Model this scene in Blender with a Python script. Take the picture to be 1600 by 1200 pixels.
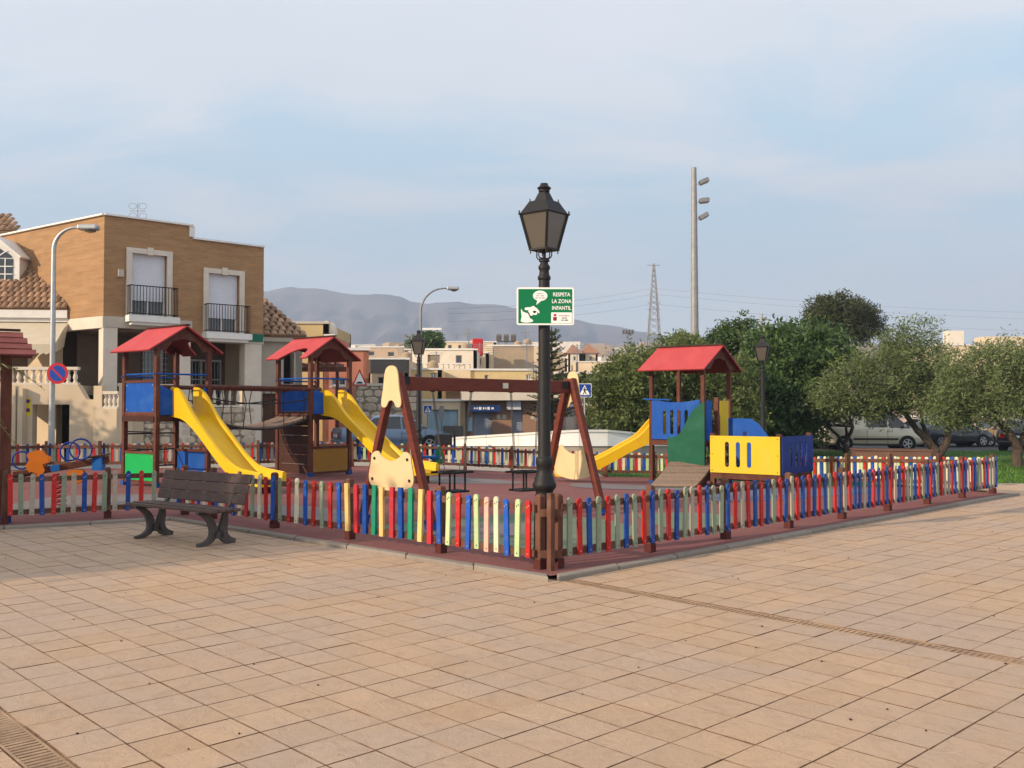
import bpy, math, random
import numpy as np
from mathutils import Vector, Matrix, noise as mnoise

for o in list(bpy.data.objects):
    bpy.data.objects.remove(o, do_unlink=True)
random.seed(7)
RNG = np.random.default_rng(11)
sc = bpy.context.scene
COL = sc.collection
V = Vector

HAZE = 0.00044
# ------------------------------------------------------------------ camera
F = 1490.0; EYE = 1.65; PITCH = math.atan(37.0 / F)
cam_d = bpy.data.cameras.new('camera')
cam_d.sensor_width = 36.0
cam_d.lens = F / 1600.0 * 36.0
cam_d.clip_end = 9000
cam_d.clip_start = 0.05
cam = bpy.data.objects.new('camera', cam_d)
cam.location = (0, 0, EYE)
cam.rotation_euler = (math.pi / 2 + PITCH, 0, 0)
COL.objects.link(cam)
sc.camera = cam

# ------------------------------------------------------------------ sky and sun
SUN_EL = math.radians(21)
SUN_AZ = (-0.84, -0.54)
world = bpy.data.worlds.new('World')
sc.world = world
world.use_nodes = True
wt = world.node_tree
for n in list(wt.nodes):
    wt.nodes.remove(n)
w_out = wt.nodes.new('ShaderNodeOutputWorld')
w_bg = wt.nodes.new('ShaderNodeBackground')
w_bg.inputs[1].default_value = 0.14
w_sky = wt.nodes.new('ShaderNodeTexSky')
w_sky.sky_type = 'NISHITA'
w_sky.sun_disc = False
w_sky.sun_elevation = SUN_EL
w_sky.sun_rotation = math.atan2(SUN_AZ[0], SUN_AZ[1])
w_sky.dust_density = 2.5
w_sky.air_density = 1.0
w_sky.ozone_density = 1.5
def wn(t, **k):
    n = wt.nodes.new(t)
    for a, b in k.items():
        setattr(n, a, b)
    return n
w_tc = wn('ShaderNodeTexCoord')
w_sep = wn('ShaderNodeSeparateXYZ')
wt.links.new(w_tc.outputs['Generated'], w_sep.inputs[0])
w_z = wn('ShaderNodeMath', operation='MAXIMUM'); w_z.inputs[1].default_value = 0.0
wt.links.new(w_sep.outputs[2], w_z.inputs[0])
w_za = wn('ShaderNodeMath', operation='ADD'); w_za.inputs[1].default_value = 0.16
wt.links.new(w_z.outputs[0], w_za.inputs[0])
w_dx = wn('ShaderNodeMath', operation='DIVIDE'); w_dy = wn('ShaderNodeMath', operation='DIVIDE')
wt.links.new(w_sep.outputs[0], w_dx.inputs[0]); wt.links.new(w_za.outputs[0], w_dx.inputs[1])
wt.links.new(w_sep.outputs[1], w_dy.inputs[0]); wt.links.new(w_za.outputs[0], w_dy.inputs[1])
w_cmb = wn('ShaderNodeCombineXYZ')
wt.links.new(w_dx.outputs[0], w_cmb.inputs[0]); wt.links.new(w_dy.outputs[0], w_cmb.inputs[1])
w_n1 = wn('ShaderNodeTexNoise'); w_n1.inputs['Scale'].default_value = 1.15
w_n1.inputs['Detail'].default_value = 7; w_n1.inputs['Roughness'].default_value = 0.55
w_n1.inputs['Distortion'].default_value = 0.5
w_map = wn('ShaderNodeMapping'); w_map.inputs['Location'].default_value = (3.1, 1.35, 0.0)
w_map.inputs['Scale'].default_value = (1.0, 1.5, 1)
wt.links.new(w_cmb.outputs[0], w_map.inputs[0]); wt.links.new(w_map.outputs[0], w_n1.inputs['Vector'])
w_cr = wn('ShaderNodeValToRGB')
w_cr.color_ramp.elements[0].position = 0.45; w_cr.color_ramp.elements[0].color = (0.0, 0.0, 0.0, 1)
w_cr.color_ramp.elements[1].position = 0.62; w_cr.color_ramp.elements[1].color = (1, 1, 1, 1)
# cloud grows denser with height, as the high veil does overhead
w_el = wn('ShaderNodeMapRange', interpolation_type='SMOOTHSTEP')
w_el.inputs['From Min'].default_value = 0.23; w_el.inputs['From Max'].default_value = 0.40; w_el.inputs['To Max'].default_value = 0.17
wt.links.new(w_sep.outputs[2], w_el.inputs[0])
w_ad = wn('ShaderNodeMath', operation='ADD')
wt.links.new(w_n1.outputs[0], w_ad.inputs[0]); wt.links.new(w_el.outputs[0], w_ad.inputs[1])
wt.links.new(w_ad.outputs[0], w_cr.inputs[0])
# second, finer noise changes the brightness within the cloud
w_n2 = wn('ShaderNodeTexNoise'); w_n2.inputs['Scale'].default_value = 1.7; w_n2.inputs['Detail'].default_value = 6
wt.links.new(w_map.outputs[0], w_n2.inputs['Vector'])
w_cc = wn('ShaderNodeMix', data_type='RGBA')
w_cc.inputs[6].default_value = (4.45, 4.75, 5.25, 1)
w_cc.inputs[7].default_value = (5.5, 5.65, 5.95, 1)
wt.links.new(w_n2.outputs[0], w_cc.inputs[0])
# thin even veil over the sky (its own pale blue) and then the clouds
w_veil = wn('ShaderNodeMix', data_type='RGBA'); w_veil.inputs[0].default_value = 0.82
w_veil.inputs[7].default_value = (3.85, 5.15, 6.05, 1)
wt.links.new(w_sky.outputs[0], w_veil.inputs[6])
w_mix = wn('ShaderNodeMix', data_type='RGBA')
wt.links.new(w_cr.outputs[0], w_mix.inputs[0])
wt.links.new(w_veil.outputs[2], w_mix.inputs[6]); wt.links.new(w_cc.outputs[2], w_mix.inputs[7])
# pale band of thick air low over the horizon, all the way round
w_hz = wn('ShaderNodeMapRange', interpolation_type='SMOOTHSTEP')
w_hz.inputs['From Min'].default_value = 0.21; w_hz.inputs['From Max'].default_value = 0.02; w_hz.inputs['To Max'].default_value = 0.85
wt.links.new(w_sep.outputs[2], w_hz.inputs[0])
w_mh = wn('ShaderNodeMix', data_type='RGBA'); w_mh.inputs[7].default_value = (8.3, 8.3, 8.5, 1)
wt.links.new(w_hz.outputs[0], w_mh.inputs[0]); wt.links.new(w_mix.outputs[2], w_mh.inputs[6])
wt.links.new(w_mh.outputs[2], w_bg.inputs[0])
wt.links.new(w_bg.outputs[0], w_out.inputs[0])

sun_d = bpy.data.lights.new('sun', 'SUN')
sun_d.energy = 4.0
sun_d.angle = math.radians(0.6)
sun_d.color = (1.0, 0.80, 0.58)
sun = bpy.data.objects.new('sun', sun_d)
sd = V((SUN_AZ[0] * math.cos(SUN_EL), SUN_AZ[1] * math.cos(SUN_EL), math.sin(SUN_EL)))
sun.rotation_euler = sd.to_track_quat('Z', 'Y').to_euler()
COL.objects.link(sun)

sc.view_settings.view_transform = 'Standard'
sc.view_settings.look = 'None'
sc.view_settings.gamma = 1.0
sc.view_settings.use_curve_mapping = False
sc.view_settings.exposure = 0.32
sc.render.engine = 'CYCLES'

# ------------------------------------------------------------------ helpers
def P(px, py, Y):
    """point at depth Y in the direction of a photo pixel (1600x1200)"""
    up = (600.0 - py) / F
    yw = math.cos(PITCH) - up * math.sin(PITCH)
    zw = math.sin(PITCH) + up * math.cos(PITCH)
    k = Y / yw
    return V(((px - 800.0) / F * k, Y, EYE + zw * k))
def X(px, Y): return P(px, 637, Y).x
def ZZ(py, Y): return P(800, py, Y).z
def clamp(t, a=0.0, b=1.0): return max(a, min(b, t))
def zg(x, y):
    """ground height: the terrain falls gently towards the far right and rises to the hills beyond"""
    t = clamp((y - 17) / 9.0); t = t * t * (3 - 2 * t)
    return -0.32 * t * clamp((x + 4) / 7.0)

def lin(r, g, b):
    def c(v):
        v /= 255.0
        return v / 12.92 if v <= 0.04045 else ((v + 0.055) / 1.055) ** 2.4
    return (c(r), c(g), c(b))

class MB:
    def __init__(s):
        s.v = []; s.f = []; s.m = []
    def add(s, vs, fs, m=0):
        o = len(s.v)
        s.v += [tuple(q) for q in vs]
        for q in fs:
            s.f.append(tuple(i + o for i in q)); s.m.append(m)
        return s
    def obox(s, c, ax, ay, az, m=0):
        c = V(c); ax = V(ax); ay = V(ay); az = V(az)
        vs = [c + ax * i + ay * j + az * k for k in (-1, 1) for j in (-1, 1) for i in (-1, 1)]
        fs = [(0, 2, 3, 1), (4, 5, 7, 6), (0, 1, 5, 4), (2, 6, 7, 3), (0, 4, 6, 2), (1, 3, 7, 5)]
        return s.add(vs, fs, m)
    def box(s, x0, x1, y0, y1, z0, z1, m=0):
        return s.obox(((x0 + x1) / 2, (y0 + y1) / 2, (z0 + z1) / 2), ((x1 - x0) / 2, 0, 0), (0, (y1 - y0) / 2, 0), (0, 0, (z1 - z0) / 2), m)
    def bar(s, p0, p1, w, h, up=(0, 0, 1), m=0):
        p0 = V(p0); p1 = V(p1); d = (p1 - p0); L = d.length
        if L < 1e-6: return s
        d.normalize(); u = V(up)
        side = d.cross(u)
        if side.length < 1e-4:
            side = d.cross(V((1, 0, 0)))
        side.normalize(); u = side.cross(d).normalized()
        return s.obox((p0 + p1) / 2, d * L / 2, side * w / 2, u * h / 2, m)
    def cyl(s, p0, p1, r0, r1=None, n=12, cap=True, m=0):
        return s.tube([p0, p1], [r0, r0 if r1 is None else r1], n, cap, m)
    def tube(s, pts, rad, n=8, cap=True, m=0, closed=False):
        pts = [V(p) for p in pts]; k = len(pts)
        if not hasattr(rad, '__len__'): rad = [rad] * k
        vs = []; prev = None
        for i, p in enumerate(pts):
            if closed: d = pts[(i + 1) % k] - pts[i - 1]
            else: d = pts[min(i + 1, k - 1)] - pts[max(i - 1, 0)]
            d.normalize()
            if prev is None:
                a = d.cross(V((0, 0, 1)))
                if a.length < 1e-3: a = d.cross(V((1, 0, 0)))
            else:
                a = prev - d * prev.dot(d)
            a.normalize(); prev = a; b = d.cross(a)
            for j in range(n):
                t = 2 * math.pi * j / n
                vs.append(p + (a * math.cos(t) + b * math.sin(t)) * rad[i])
        fs = []
        rng = k if closed else k - 1
        for i in range(rng):
            for j in range(n):
                i2 = (i + 1) % k
                fs.append((i * n + j, i * n + (j + 1) % n, i2 * n + (j + 1) % n, i2 * n + j))
        if cap and not closed:
            fs.append(tuple(range(n))[::-1]); fs.append(tuple((k - 1) * n + j for j in range(n)))
        return s.add(vs, fs, m)
    def lathe(s, prof, c=(0, 0, 0), n=16, m=0, rot=0.0, cap=True):
        c = V(c); vs = []
        for r, z in prof:
            for j in range(n):
                t = rot + 2 * math.pi * j / n
                vs.append(c + V((r * math.cos(t), r * math.sin(t), z)))
        fs = []
        for i in range(len(prof) - 1):
            for j in range(n):
                fs.append((i * n + j, i * n + (j + 1) % n, (i + 1) * n + (j + 1) % n, (i + 1) * n + j))
        if cap:
            fs.append(tuple(range(n))[::-1]); fs.append(tuple((len(prof) - 1) * n + j for j in range(n)))
        return s.add(vs, fs, m)
    def prism(s, pts, vec, m=0):
        """polygon pts (3D, planar) thickened by vec"""
        vec = V(vec); pts = [V(p) for p in pts]; n = len(pts)
        nrm = V((0, 0, 0))
        for i in range(n):
            nrm += pts[i].cross(pts[(i + 1) % n])
        vs = pts + [p + vec for p in pts]
        f0 = tuple(range(n)); f1 = tuple(n + i for i in range(n))
        fs = [f0[::-1], f1] if nrm.dot(vec) > 0 else [f0, f1[::-1]]
        for i in range(n):
            j = (i + 1) % n
            q = (i, j, n + j, n + i)
            fs.append(q if nrm.dot(vec) > 0 else q[::-1])
        return s.add(vs, fs, m)
    def holed(s, w, h, holes, O, eu, ev, vec, m=0, n=7):
        """rectangle w x h with vertical slot holes (u0,u1,v0,v1), rounded ends, thickened by vec"""
        O = V(O); eu = V(eu); ev = V(ev)
        us = 0.0
        for (u0, u1, v0, v1) in sorted(holes) + [(w, w, 0, 0)]:
            if u0 > us + 1e-6:
                s.prism([O + eu * a + ev * b for a, b in ((us, 0), (u0, 0), (u0, h), (us, h))], vec, m)
            if u0 < w - 1e-6:
                r = (u1 - u0) / 2; cu = (u0 + u1) / 2
                lo = [(u0, 0), (u1, 0)] + [(cu + r * math.cos(t), v0 + r - r * math.sin(t)) for t in [math.pi * i / n for i in range(n + 1)]]
                hi = [(u1, h), (u0, h)] + [(cu - r * math.cos(t), v1 - r + r * math.sin(t)) for t in [math.pi * i / n for i in range(n + 1)]]
                s.prism([O + eu * a + ev * b for a, b in lo], vec, m)
                s.prism([O + eu * a + ev * b for a, b in hi], vec, m)
            us = u1
        return s
    def mesh(s, name, mats):
        me = bpy.data.meshes.new(name)
        me.from_pydata(s.v, [], s.f)
        if not isinstance(mats, (list, tuple)): mats = [mats]
        for q in mats: me.materials.append(q)
        if any(s.m):
            me.polygons.foreach_set('material_index', s.m)
        me.update()
        return me
    def build(s, name, mats, parent=None, smooth=False, bevel=0.0, local=False, ang=35):
        """link as one mesh object; world coordinates unless local"""
        if parent is not None and not local:
            r = root_of(parent).location
            s.v = [(a - r.x, b - r.y, c - r.z) for a, b, c in s.v]
        me = s.mesh(name, mats)
        o = bpy.data.objects.new(name, me); COL.objects.link(o)
        if parent is not None: o.parent = parent
        if smooth: smooth_me(me, ang)
        if bevel:
            b = o.modifiers.new('bevel', 'BEVEL'); b.width = bevel; b.segments = 2; b.limit_method = 'ANGLE'; b.angle_limit = math.radians(40)
        return o
def smooth_me(me, ang=35):
    me.polygons.foreach_set('use_smooth', [True] * len(me.polygons))
    if ang:
        try: me.set_sharp_from_angle(angle=math.radians(ang))
        except Exception: pass
def root_of(o):
    while o.parent is not None: o = o.parent
    return o
def thing(name, label, cat, loc=(0, 0, 0), rz=0.0, group=None):
    o = bpy.data.objects.new(name, None); COL.objects.link(o)
    o.empty_display_size = 0.2
    o.location = loc; o.rotation_euler = (0, 0, rz)
    return tag(o, label, cat, group)
def tag(o, label=None, cat=None, group=None, kind=None):
    if label: o['label'] = label
    if cat: o['category'] = cat
    if group: o['group'] = group
    if kind: o['kind'] = kind
    return o
def copy_tree(o, parent=None):
    c = o.copy(); COL.objects.link(c)
    if parent is not None: c.parent = parent
    for ch in list(o.children): copy_tree(ch, c)
    return c
def inst(me, name, parent, loc, rot=(0, 0, 0), scale=None):
    o = bpy.data.objects.new(name, me); COL.objects.link(o)
    o.parent = parent; o.location = loc; o.rotation_euler = rot
    if scale: o.scale = scale
    return o

# ------------------------------------------------------------------ materials
def mat(name, col, rough=0.6, var=0.12, scale=6.0, bump=0.0, bscale=60.0, metal=0.0, rnd=0.0, spec=0.16, coat=0.0, dirt=None, dscale=1.5, damt=0.0, isl=0.0, stretch=None):
    m = bpy.data.materials.new(name); m.use_nodes = True
    t = m.node_tree; N = t.nodes; L = t.links
    b = N['Principled BSDF']
    b.inputs['Roughness'].default_value = rough; b.inputs['Metallic'].default_value = metal
    b.inputs['Specular IOR Level'].default_value = spec
    b.inputs['Coat Weight'].default_value = coat
    geo = N.new('ShaderNodeNewGeometry')
    vec = geo.outputs['Position']
    if stretch:
        mp = N.new('ShaderNodeMapping'); mp.inputs['Scale'].default_value = stretch
        L.new(vec, mp.inputs[0]); vec = mp.outputs[0]
    n1 = N.new('ShaderNodeTexNoise'); n1.inputs['Scale'].default_value = scale; n1.inputs['Detail'].default_value = 6; n1.inputs['Roughness'].default_value = 0.6
    L.new(vec, n1.inputs['Vector'])
    mr = N.new('ShaderNodeMapRange'); mr.inputs['From Min'].default_value = 0.25; mr.inputs['From Max'].default_value = 0.75
    mr.inputs['To Min'].default_value = 1 - var; mr.inputs['To Max'].default_value = 1 + var
    L.new(n1.outputs[0], mr.inputs[0])
    val = mr.outputs[0]
    def mul(a, outp, lo, hi):
        r = N.new('ShaderNodeMapRange'); r.inputs['To Min'].default_value = lo; r.inputs['To Max'].default_value = hi
        L.new(outp, r.inputs[0])
        q = N.new('ShaderNodeMath'); q.operation = 'MULTIPLY'; L.new(a, q.inputs[0]); L.new(r.outputs[0], q.inputs[1])
        return q.outputs[0]
    if rnd:
        oi = N.new('ShaderNodeObjectInfo'); val = mul(val, oi.outputs['Random'], 1 - rnd, 1 + rnd)
    if isl:
        val = mul(val, geo.outputs['Random Per Island'], 1 - isl, 1 + isl)
    vm = N.new('ShaderNodeVectorMath'); vm.operation = 'SCALE'
    vm.inputs[0].default_value = col; L.new(val, vm.inputs['Scale'])
    cout = vm.outputs[0]
    if damt:
        n2 = N.new('ShaderNodeTexNoise'); n2.inputs['Scale'].default_value = dscale; n2.inputs['Detail'].default_value = 8; n2.inputs['Roughness'].default_value = 0.65
        L.new(geo.outputs['Position'], n2.inputs['Vector'])
        r2 = N.new('ShaderNodeMapRange'); r2.inputs['From Min'].default_value = 0.5; r2.inputs['From Max'].default_value = 0.72
        r2.inputs['To Max'].default_value = damt
        L.new(n2.outputs[0], r2.inputs[0])
        mx = N.new('ShaderNodeMix'); mx.data_type = 'RGBA'
        L.new(r2.outputs[0], mx.inputs[0]); L.new(cout, mx.inputs[6]); mx.inputs[7].default_value = (*(dirt or (0.1, 0.08, 0.06)), 1)
        cout = mx.outputs[2]
    L.new(cout, b.inputs['Base Color'])
    if bump:
        n3 = N.new('ShaderNodeTexNoise'); n3.inputs['Scale'].default_value = bscale; n3.inputs['Detail'].default_value = 5
        L.new(vec, n3.inputs['Vector'])
        bp = N.new('ShaderNodeBump'); bp.inputs['Strength'].default_value = bump; bp.inputs['Distance'].default_value = 0.02
        L.new(n3.outputs[0], bp.inputs['Height']); L.new(bp.outputs[0], b.inputs['Normal'])
    return m

def leaf_mat(name, c0, c1, trans=0.35, rough=0.55):
    m = bpy.data.materials.new(name); m.use_nodes = True
    t = m.node_tree; N = t.nodes; L = t.links
    b = N['Principled BSDF']; b.inputs['Roughness'].default_value = rough; b.inputs['Specular IOR Level'].default_value = 0.3
    geo = N.new('ShaderNodeNewGeometry')
    mx = N.new('ShaderNodeMix'); mx.data_type = 'RGBA'
    L.new(geo.outputs['Random Per Island'], mx.inputs[0]); mx.inputs[6].default_value = (*c0, 1); mx.inputs[7].default_value = (*c1, 1)
    ns = N.new('ShaderNodeTexNoise'); ns.inputs['Scale'].default_value = 1.4; ns.inputs['Detail'].default_value = 3
    L.new(geo.outputs['Position'], ns.inputs['Vector'])
    mr = N.new('ShaderNodeMapRange'); mr.inputs['From Min'].default_value = .3; mr.inputs['From Max'].default_value = .7; mr.inputs['To Min'].default_value = .74; mr.inputs['To Max'].default_value = 1.28
    L.new(ns.outputs[0], mr.inputs[0])
    vm = N.new('ShaderNodeVectorMath'); vm.operation = 'SCALE'; L.new(mx.outputs[2], vm.inputs[0]); L.new(mr.outputs[0], vm.inputs['Scale'])
    L.new(vm.outputs[0], b.inputs['Base Color'])
    tr = N.new('ShaderNodeBsdfTranslucent'); L.new(mx.outputs[2], tr.inputs[0])
    ms = N.new('ShaderNodeMixShader'); ms.inputs[0].default_value = trans
    L.new(b.outputs[0], ms.inputs[1]); L.new(tr.outputs[0], ms.inputs[2])
    L.new(ms.outputs[0], N['Material Output'].inputs[0])
    return m

def brick_mat(name, c1, c2, mortar, scale=1.0):
    m = bpy.data.materials.new(name); m.use_nodes = True
    t = m.node_tree; N = t.nodes; L = t.links; b = N['Principled BSDF']; b.inputs['Roughness'].default_value = 0.85
    geo = N.new('ShaderNodeNewGeometry'); sp = N.new('ShaderNodeSeparateXYZ'); L.new(geo.outputs['Position'], sp.inputs[0])
    # run along the wall: use x+y projected so that both wall directions get whole bricks
    ad = N.new('ShaderNodeMath'); ad.operation = 'SUBTRACT'; L.new(sp.outputs[0], ad.inputs[0])
    my = N.new('ShaderNodeMath'); my.operation = 'MULTIPLY'; my.inputs[1].default_value = -0.85; L.new(sp.outputs[1], my.inputs[0]); L.new(my.outputs[0], ad.inputs[1])
    cb = N.new('ShaderNodeCombineXYZ'); L.new(ad.outputs[0], cb.inputs[0]); L.new(sp.outputs[2], cb.inputs[1])
    br = N.new('ShaderNodeTexBrick'); br.inputs['Scale'].default_value = scale
    br.inputs['Brick Width'].default_value = 0.26; br.inputs['Row Height'].default_value = 0.065; br.inputs['Mortar Size'].default_value = 0.006
    br.inputs['Color1'].default_value = (*c1, 1); br.inputs['Color2'].default_value = (*c2, 1); br.inputs['Mortar'].default_value = (*mortar, 1)
    L.new(cb.outputs[0], br.inputs['Vector'])
    ns = N.new('ShaderNodeTexNoise'); ns.inputs['Scale'].default_value = 1.3; ns.inputs['Detail'].default_value = 8
    mp = N.new('ShaderNodeMapping'); mp.inputs['Scale'].default_value = (1, 1, 5); L.new(geo.outputs['Position'], mp.inputs[0]); L.new(mp.outputs[0], ns.inputs['Vector'])
    mr = N.new('ShaderNodeMapRange'); mr.inputs['From Min'].default_value = 0.3; mr.inputs['From Max'].default_value = 0.7; mr.inputs['To Min'].default_value = 0.87; mr.inputs['To Max'].default_value = 1.12
    L.new(ns.outputs[0], mr.inputs[0])
    vm = N.new('ShaderNodeVectorMath'); vm.operation = 'SCALE'; L.new(br.outputs[0], vm.inputs[0]); L.new(mr.outputs[0], vm.inputs['Scale'])
    L.new(vm.outputs[0], b.inputs['Base Color'])
    bp = N.new('ShaderNodeBump'); bp.inputs['Strength'].default_value = 0.4; bp.inputs['Distance'].default_value = 0.01; bp.invert = True
    L.new(br.outputs['Fac'], bp.inputs['Height']); L.new(bp.outputs[0], b.inputs['Normal'])
    return m

def glass_mat(name, col=(0.02, 0.025, 0.03), rough=0.08):
    m = bpy.data.materials.new(name); m.use_nodes = True
    b = m.node_tree.nodes['Principled BSDF']
    b.inputs['Base Color'].default_value = (*col, 1); b.inputs['Roughness'].default_value = rough
    b.inputs['Specular IOR Level'].default_value = 0.8; b.inputs['IOR'].default_value = 1.5
    return m

M = {}
M['wood'] = mat('stained_timber', (0.10, 0.030, 0.018), 0.55, 0.30, 14, 0.25, 60, rnd=0.15, stretch=(1, 1, 0.25), dirt=(0.17, 0.09, 0.06), damt=0.5, dscale=3)
M['wood_dark'] = mat('dark_timber', (0.050, 0.019, 0.013), 0.6, 0.25, 14, 0.25, 60, rnd=0.15, stretch=(1, 1, 0.25))
M['wood_red'] = mat('red_brown_beam', (0.14, 0.032, 0.020), 0.5, 0.25, 10, 0.2, 60, dirt=(0.09, 0.035, 0.025), damt=0.6, dscale=4, stretch=(0.6, 0.6, 2))
M['wood_grey'] = mat('weathered_planks', (0.24, 0.165, 0.12), 0.8, 0.25, 16, 0.3, 60, rnd=0.18)
M['fence_wood'] = mat('fence_timber', (0.115, 0.050, 0.033), 0.7, 0.30, 12, 0.3, 60, rnd=0.22, stretch=(1, 1, 0.3), dirt=(0.25, 0.15, 0.10), damt=0.5, dscale=4)
M['blue'] = mat('blue_panel', (0.005, 0.070, 0.33), 0.55, 0.08, 3, damt=0.5, dirt=(0.045, 0.13, 0.33), dscale=3)
M['navy'] = mat('deep_blue_panel', (0.008, 0.030, 0.19), 0.5, 0.1, 3, damt=0.3, dirt=(0.04, 0.08, 0.25), dscale=5)
M['green_panel'] = mat('green_panel', (0.005, 0.33, 0.075), 0.5, 0.08, 3, damt=0.2, dirt=(0.03, 0.28, 0.09), dscale=4)
M['dark_green'] = mat('dark_green_panel', (0.006, 0.085, 0.045), 0.5, 0.12, 3, damt=0.5, dirt=(0.03, 0.11, 0.075), dscale=3)
M['yellow_panel'] = mat('yellow_panel', (0.62, 0.43, 0.02), 0.5, 0.07, 3, damt=0.5, dirt=(0.50, 0.36, 0.09), dscale=3)
M['slide'] = mat('yellow_slide_plastic', (0.74, 0.43, 0.005), 0.35, 0.06, 2, spec=0.3, damt=0.55, dirt=(0.52, 0.31, 0.035), dscale=4)
M['ochre'] = mat('ochre_panel', (0.33, 0.17, 0.03), 0.6, 0.1, 3)
M['cream_panel'] = mat('cream_panel', (0.66, 0.49, 0.27), 0.55, 0.06, 3, damt=0.25, dirt=(0.6, 0.46, 0.28), dscale=5)
M['roof_red'] = mat('red_roof_panel', (0.44, 0.060, 0.062), 0.65, 0.1, 3, damt=0.5, dirt=(0.48, 0.12, 0.115), dscale=2)
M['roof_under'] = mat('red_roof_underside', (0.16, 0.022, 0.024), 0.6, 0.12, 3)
M['black_metal'] = mat('black_cast_iron', (0.012, 0.011, 0.0115), 0.55, 0.3, 10, 0.15, 70, spec=0.3)
M['bench_iron'] = mat('bench_iron', (0.085, 0.075, 0.070), 0.6, 0.3, 10, 0.3, 70)
M['bench_wood'] = mat('bench_planks', (0.098, 0.064, 0.053), 0.6, 0.2, 18, 0.3, 60, rnd=0.1, dirt=(0.17, 0.12, 0.10), damt=0.5, dscale=6)
M['chain'] = mat('galvanised_chain', (0.10, 0.095, 0.095), 0.5, 0.3, 30, metal=0.3)
M['rope'] = mat('black_rope', (0.03, 0.026, 0.026), 0.9, 0.2, 40)
M['rubber_black'] = mat('black_rubber', (0.018, 0.018, 0.018), 0.75, 0.2, 20)
M['foot_blue'] = mat('blue_post_foot', (0.015, 0.07, 0.25), 0.5, 0.15, 8)
M['galv'] = mat('galvanised_steel', (0.38, 0.39, 0.39), 0.45, 0.15, 6, metal=0.7)
M['galv_dark'] = mat('weathered_steel', (0.24, 0.24, 0.245), 0.55, 0.2, 6, metal=0.5)
M['lamp_glass'] = glass_mat('dusty_lantern_pane', (0.078, 0.067, 0.053), 0.3)
M['white_paint'] = mat('white_paint', (0.78, 0.77, 0.74), 0.6, 0.05, 2, damt=0.3, dirt=(0.62, 0.58, 0.52), dscale=1.5)
M['brick'] = brick_mat('tan_brick', (0.345, 0.188, 0.080), (0.29, 0.155, 0.064), (0.31, 0.20, 0.115))
M['render_cream'] = mat('cream_render', (0.56, 0.45, 0.32), 0.85, 0.1, 1.2, 0.15, 80, damt=0.35, dirt=(0.40, 0.31, 0.22), dscale=0.9)
M['stone_trim'] = mat('pale_stone_trim', (0.60, 0.53, 0.44), 0.8, 0.08, 3, damt=0.3, dirt=(0.45, 0.39, 0.32), dscale=2)
M['grey_trim'] = mat('grey_beige_trim', (0.46, 0.41, 0.34), 0.8, 0.08, 3, damt=0.3, dirt=(0.36, 0.31, 0.26), dscale=2)
M['white_trim'] = mat('white_stucco', (0.70, 0.68, 0.64), 0.8, 0.06, 3, damt=0.35, dirt=(0.5, 0.46, 0.4), dscale=2)
M['iron'] = mat('black_railing', (0.015, 0.014, 0.014), 0.5, 0.2, 10)
M['iron_brown'] = mat('brown_railing', (0.04, 0.018, 0.014), 0.5, 0.2, 10)
M['shutter'] = mat('white_roller_shutter', (0.62, 0.63, 0.68), 0.5, 0.05, 3)
M['glass'] = glass_mat('window_glass', (0.020, 0.024, 0.030))
M['car_glass'] = glass_mat('car_glass', (0.012, 0.016, 0.020), 0.04)
M['interior'] = mat('interior_shade_tone', (0.030, 0.022, 0.018), 0.9, 0.2, 2)  # near-black colour stands in for the unlit depth behind openings
M['awning'] = mat('beige_awning', (0.52, 0.45, 0.34), 0.9, 0.06, 3)
M['tile'] = mat('clay_roof_tile', (0.30, 0.185, 0.115), 0.85, 0.25, 4, 0.2, 50, rnd=0.32, damt=0.4, dirt=(0.17, 0.10, 0.065), dscale=3)
M['stone'] = mat('rubble_stone', (0.50, 0.41, 0.31), 0.9, 0.2, 6, 0.4, 30, rnd=0.2)
M['mortar'] = mat('stone_mortar', (0.24, 0.20, 0.155), 0.9, 0.15, 8)
M['brown_door'] = mat('brown_door', (0.10, 0.045, 0.028), 0.6, 0.15, 4)
M['asphalt'] = mat('asphalt', (0.075, 0.075, 0.078), 0.9, 0.2, 3, 0.3, 200)
M['concrete'] = mat('pavement_concrete', (0.36, 0.31, 0.255), 0.9, 0.12, 2, 0.2, 90)
M['kerb'] = mat('kerb_concrete', (0.25, 0.215, 0.18), 0.9, 0.2, 5, 0.4, 70, rnd=0.12, damt=0.5, dirt=(0.14, 0.115, 0.09), dscale=5)
M['grass_base'] = mat('lawn', (0.040, 0.085, 0.014), 0.95, 0.3, 2, 0.4, 60)
M['joint'] = mat('sandy_joint', (0.165, 0.098, 0.062), 0.95, 0.55, 14, 0.3, 90, damt=1.0, dirt=(0.40, 0.27, 0.17), dscale=2.0)
import bmesh
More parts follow.
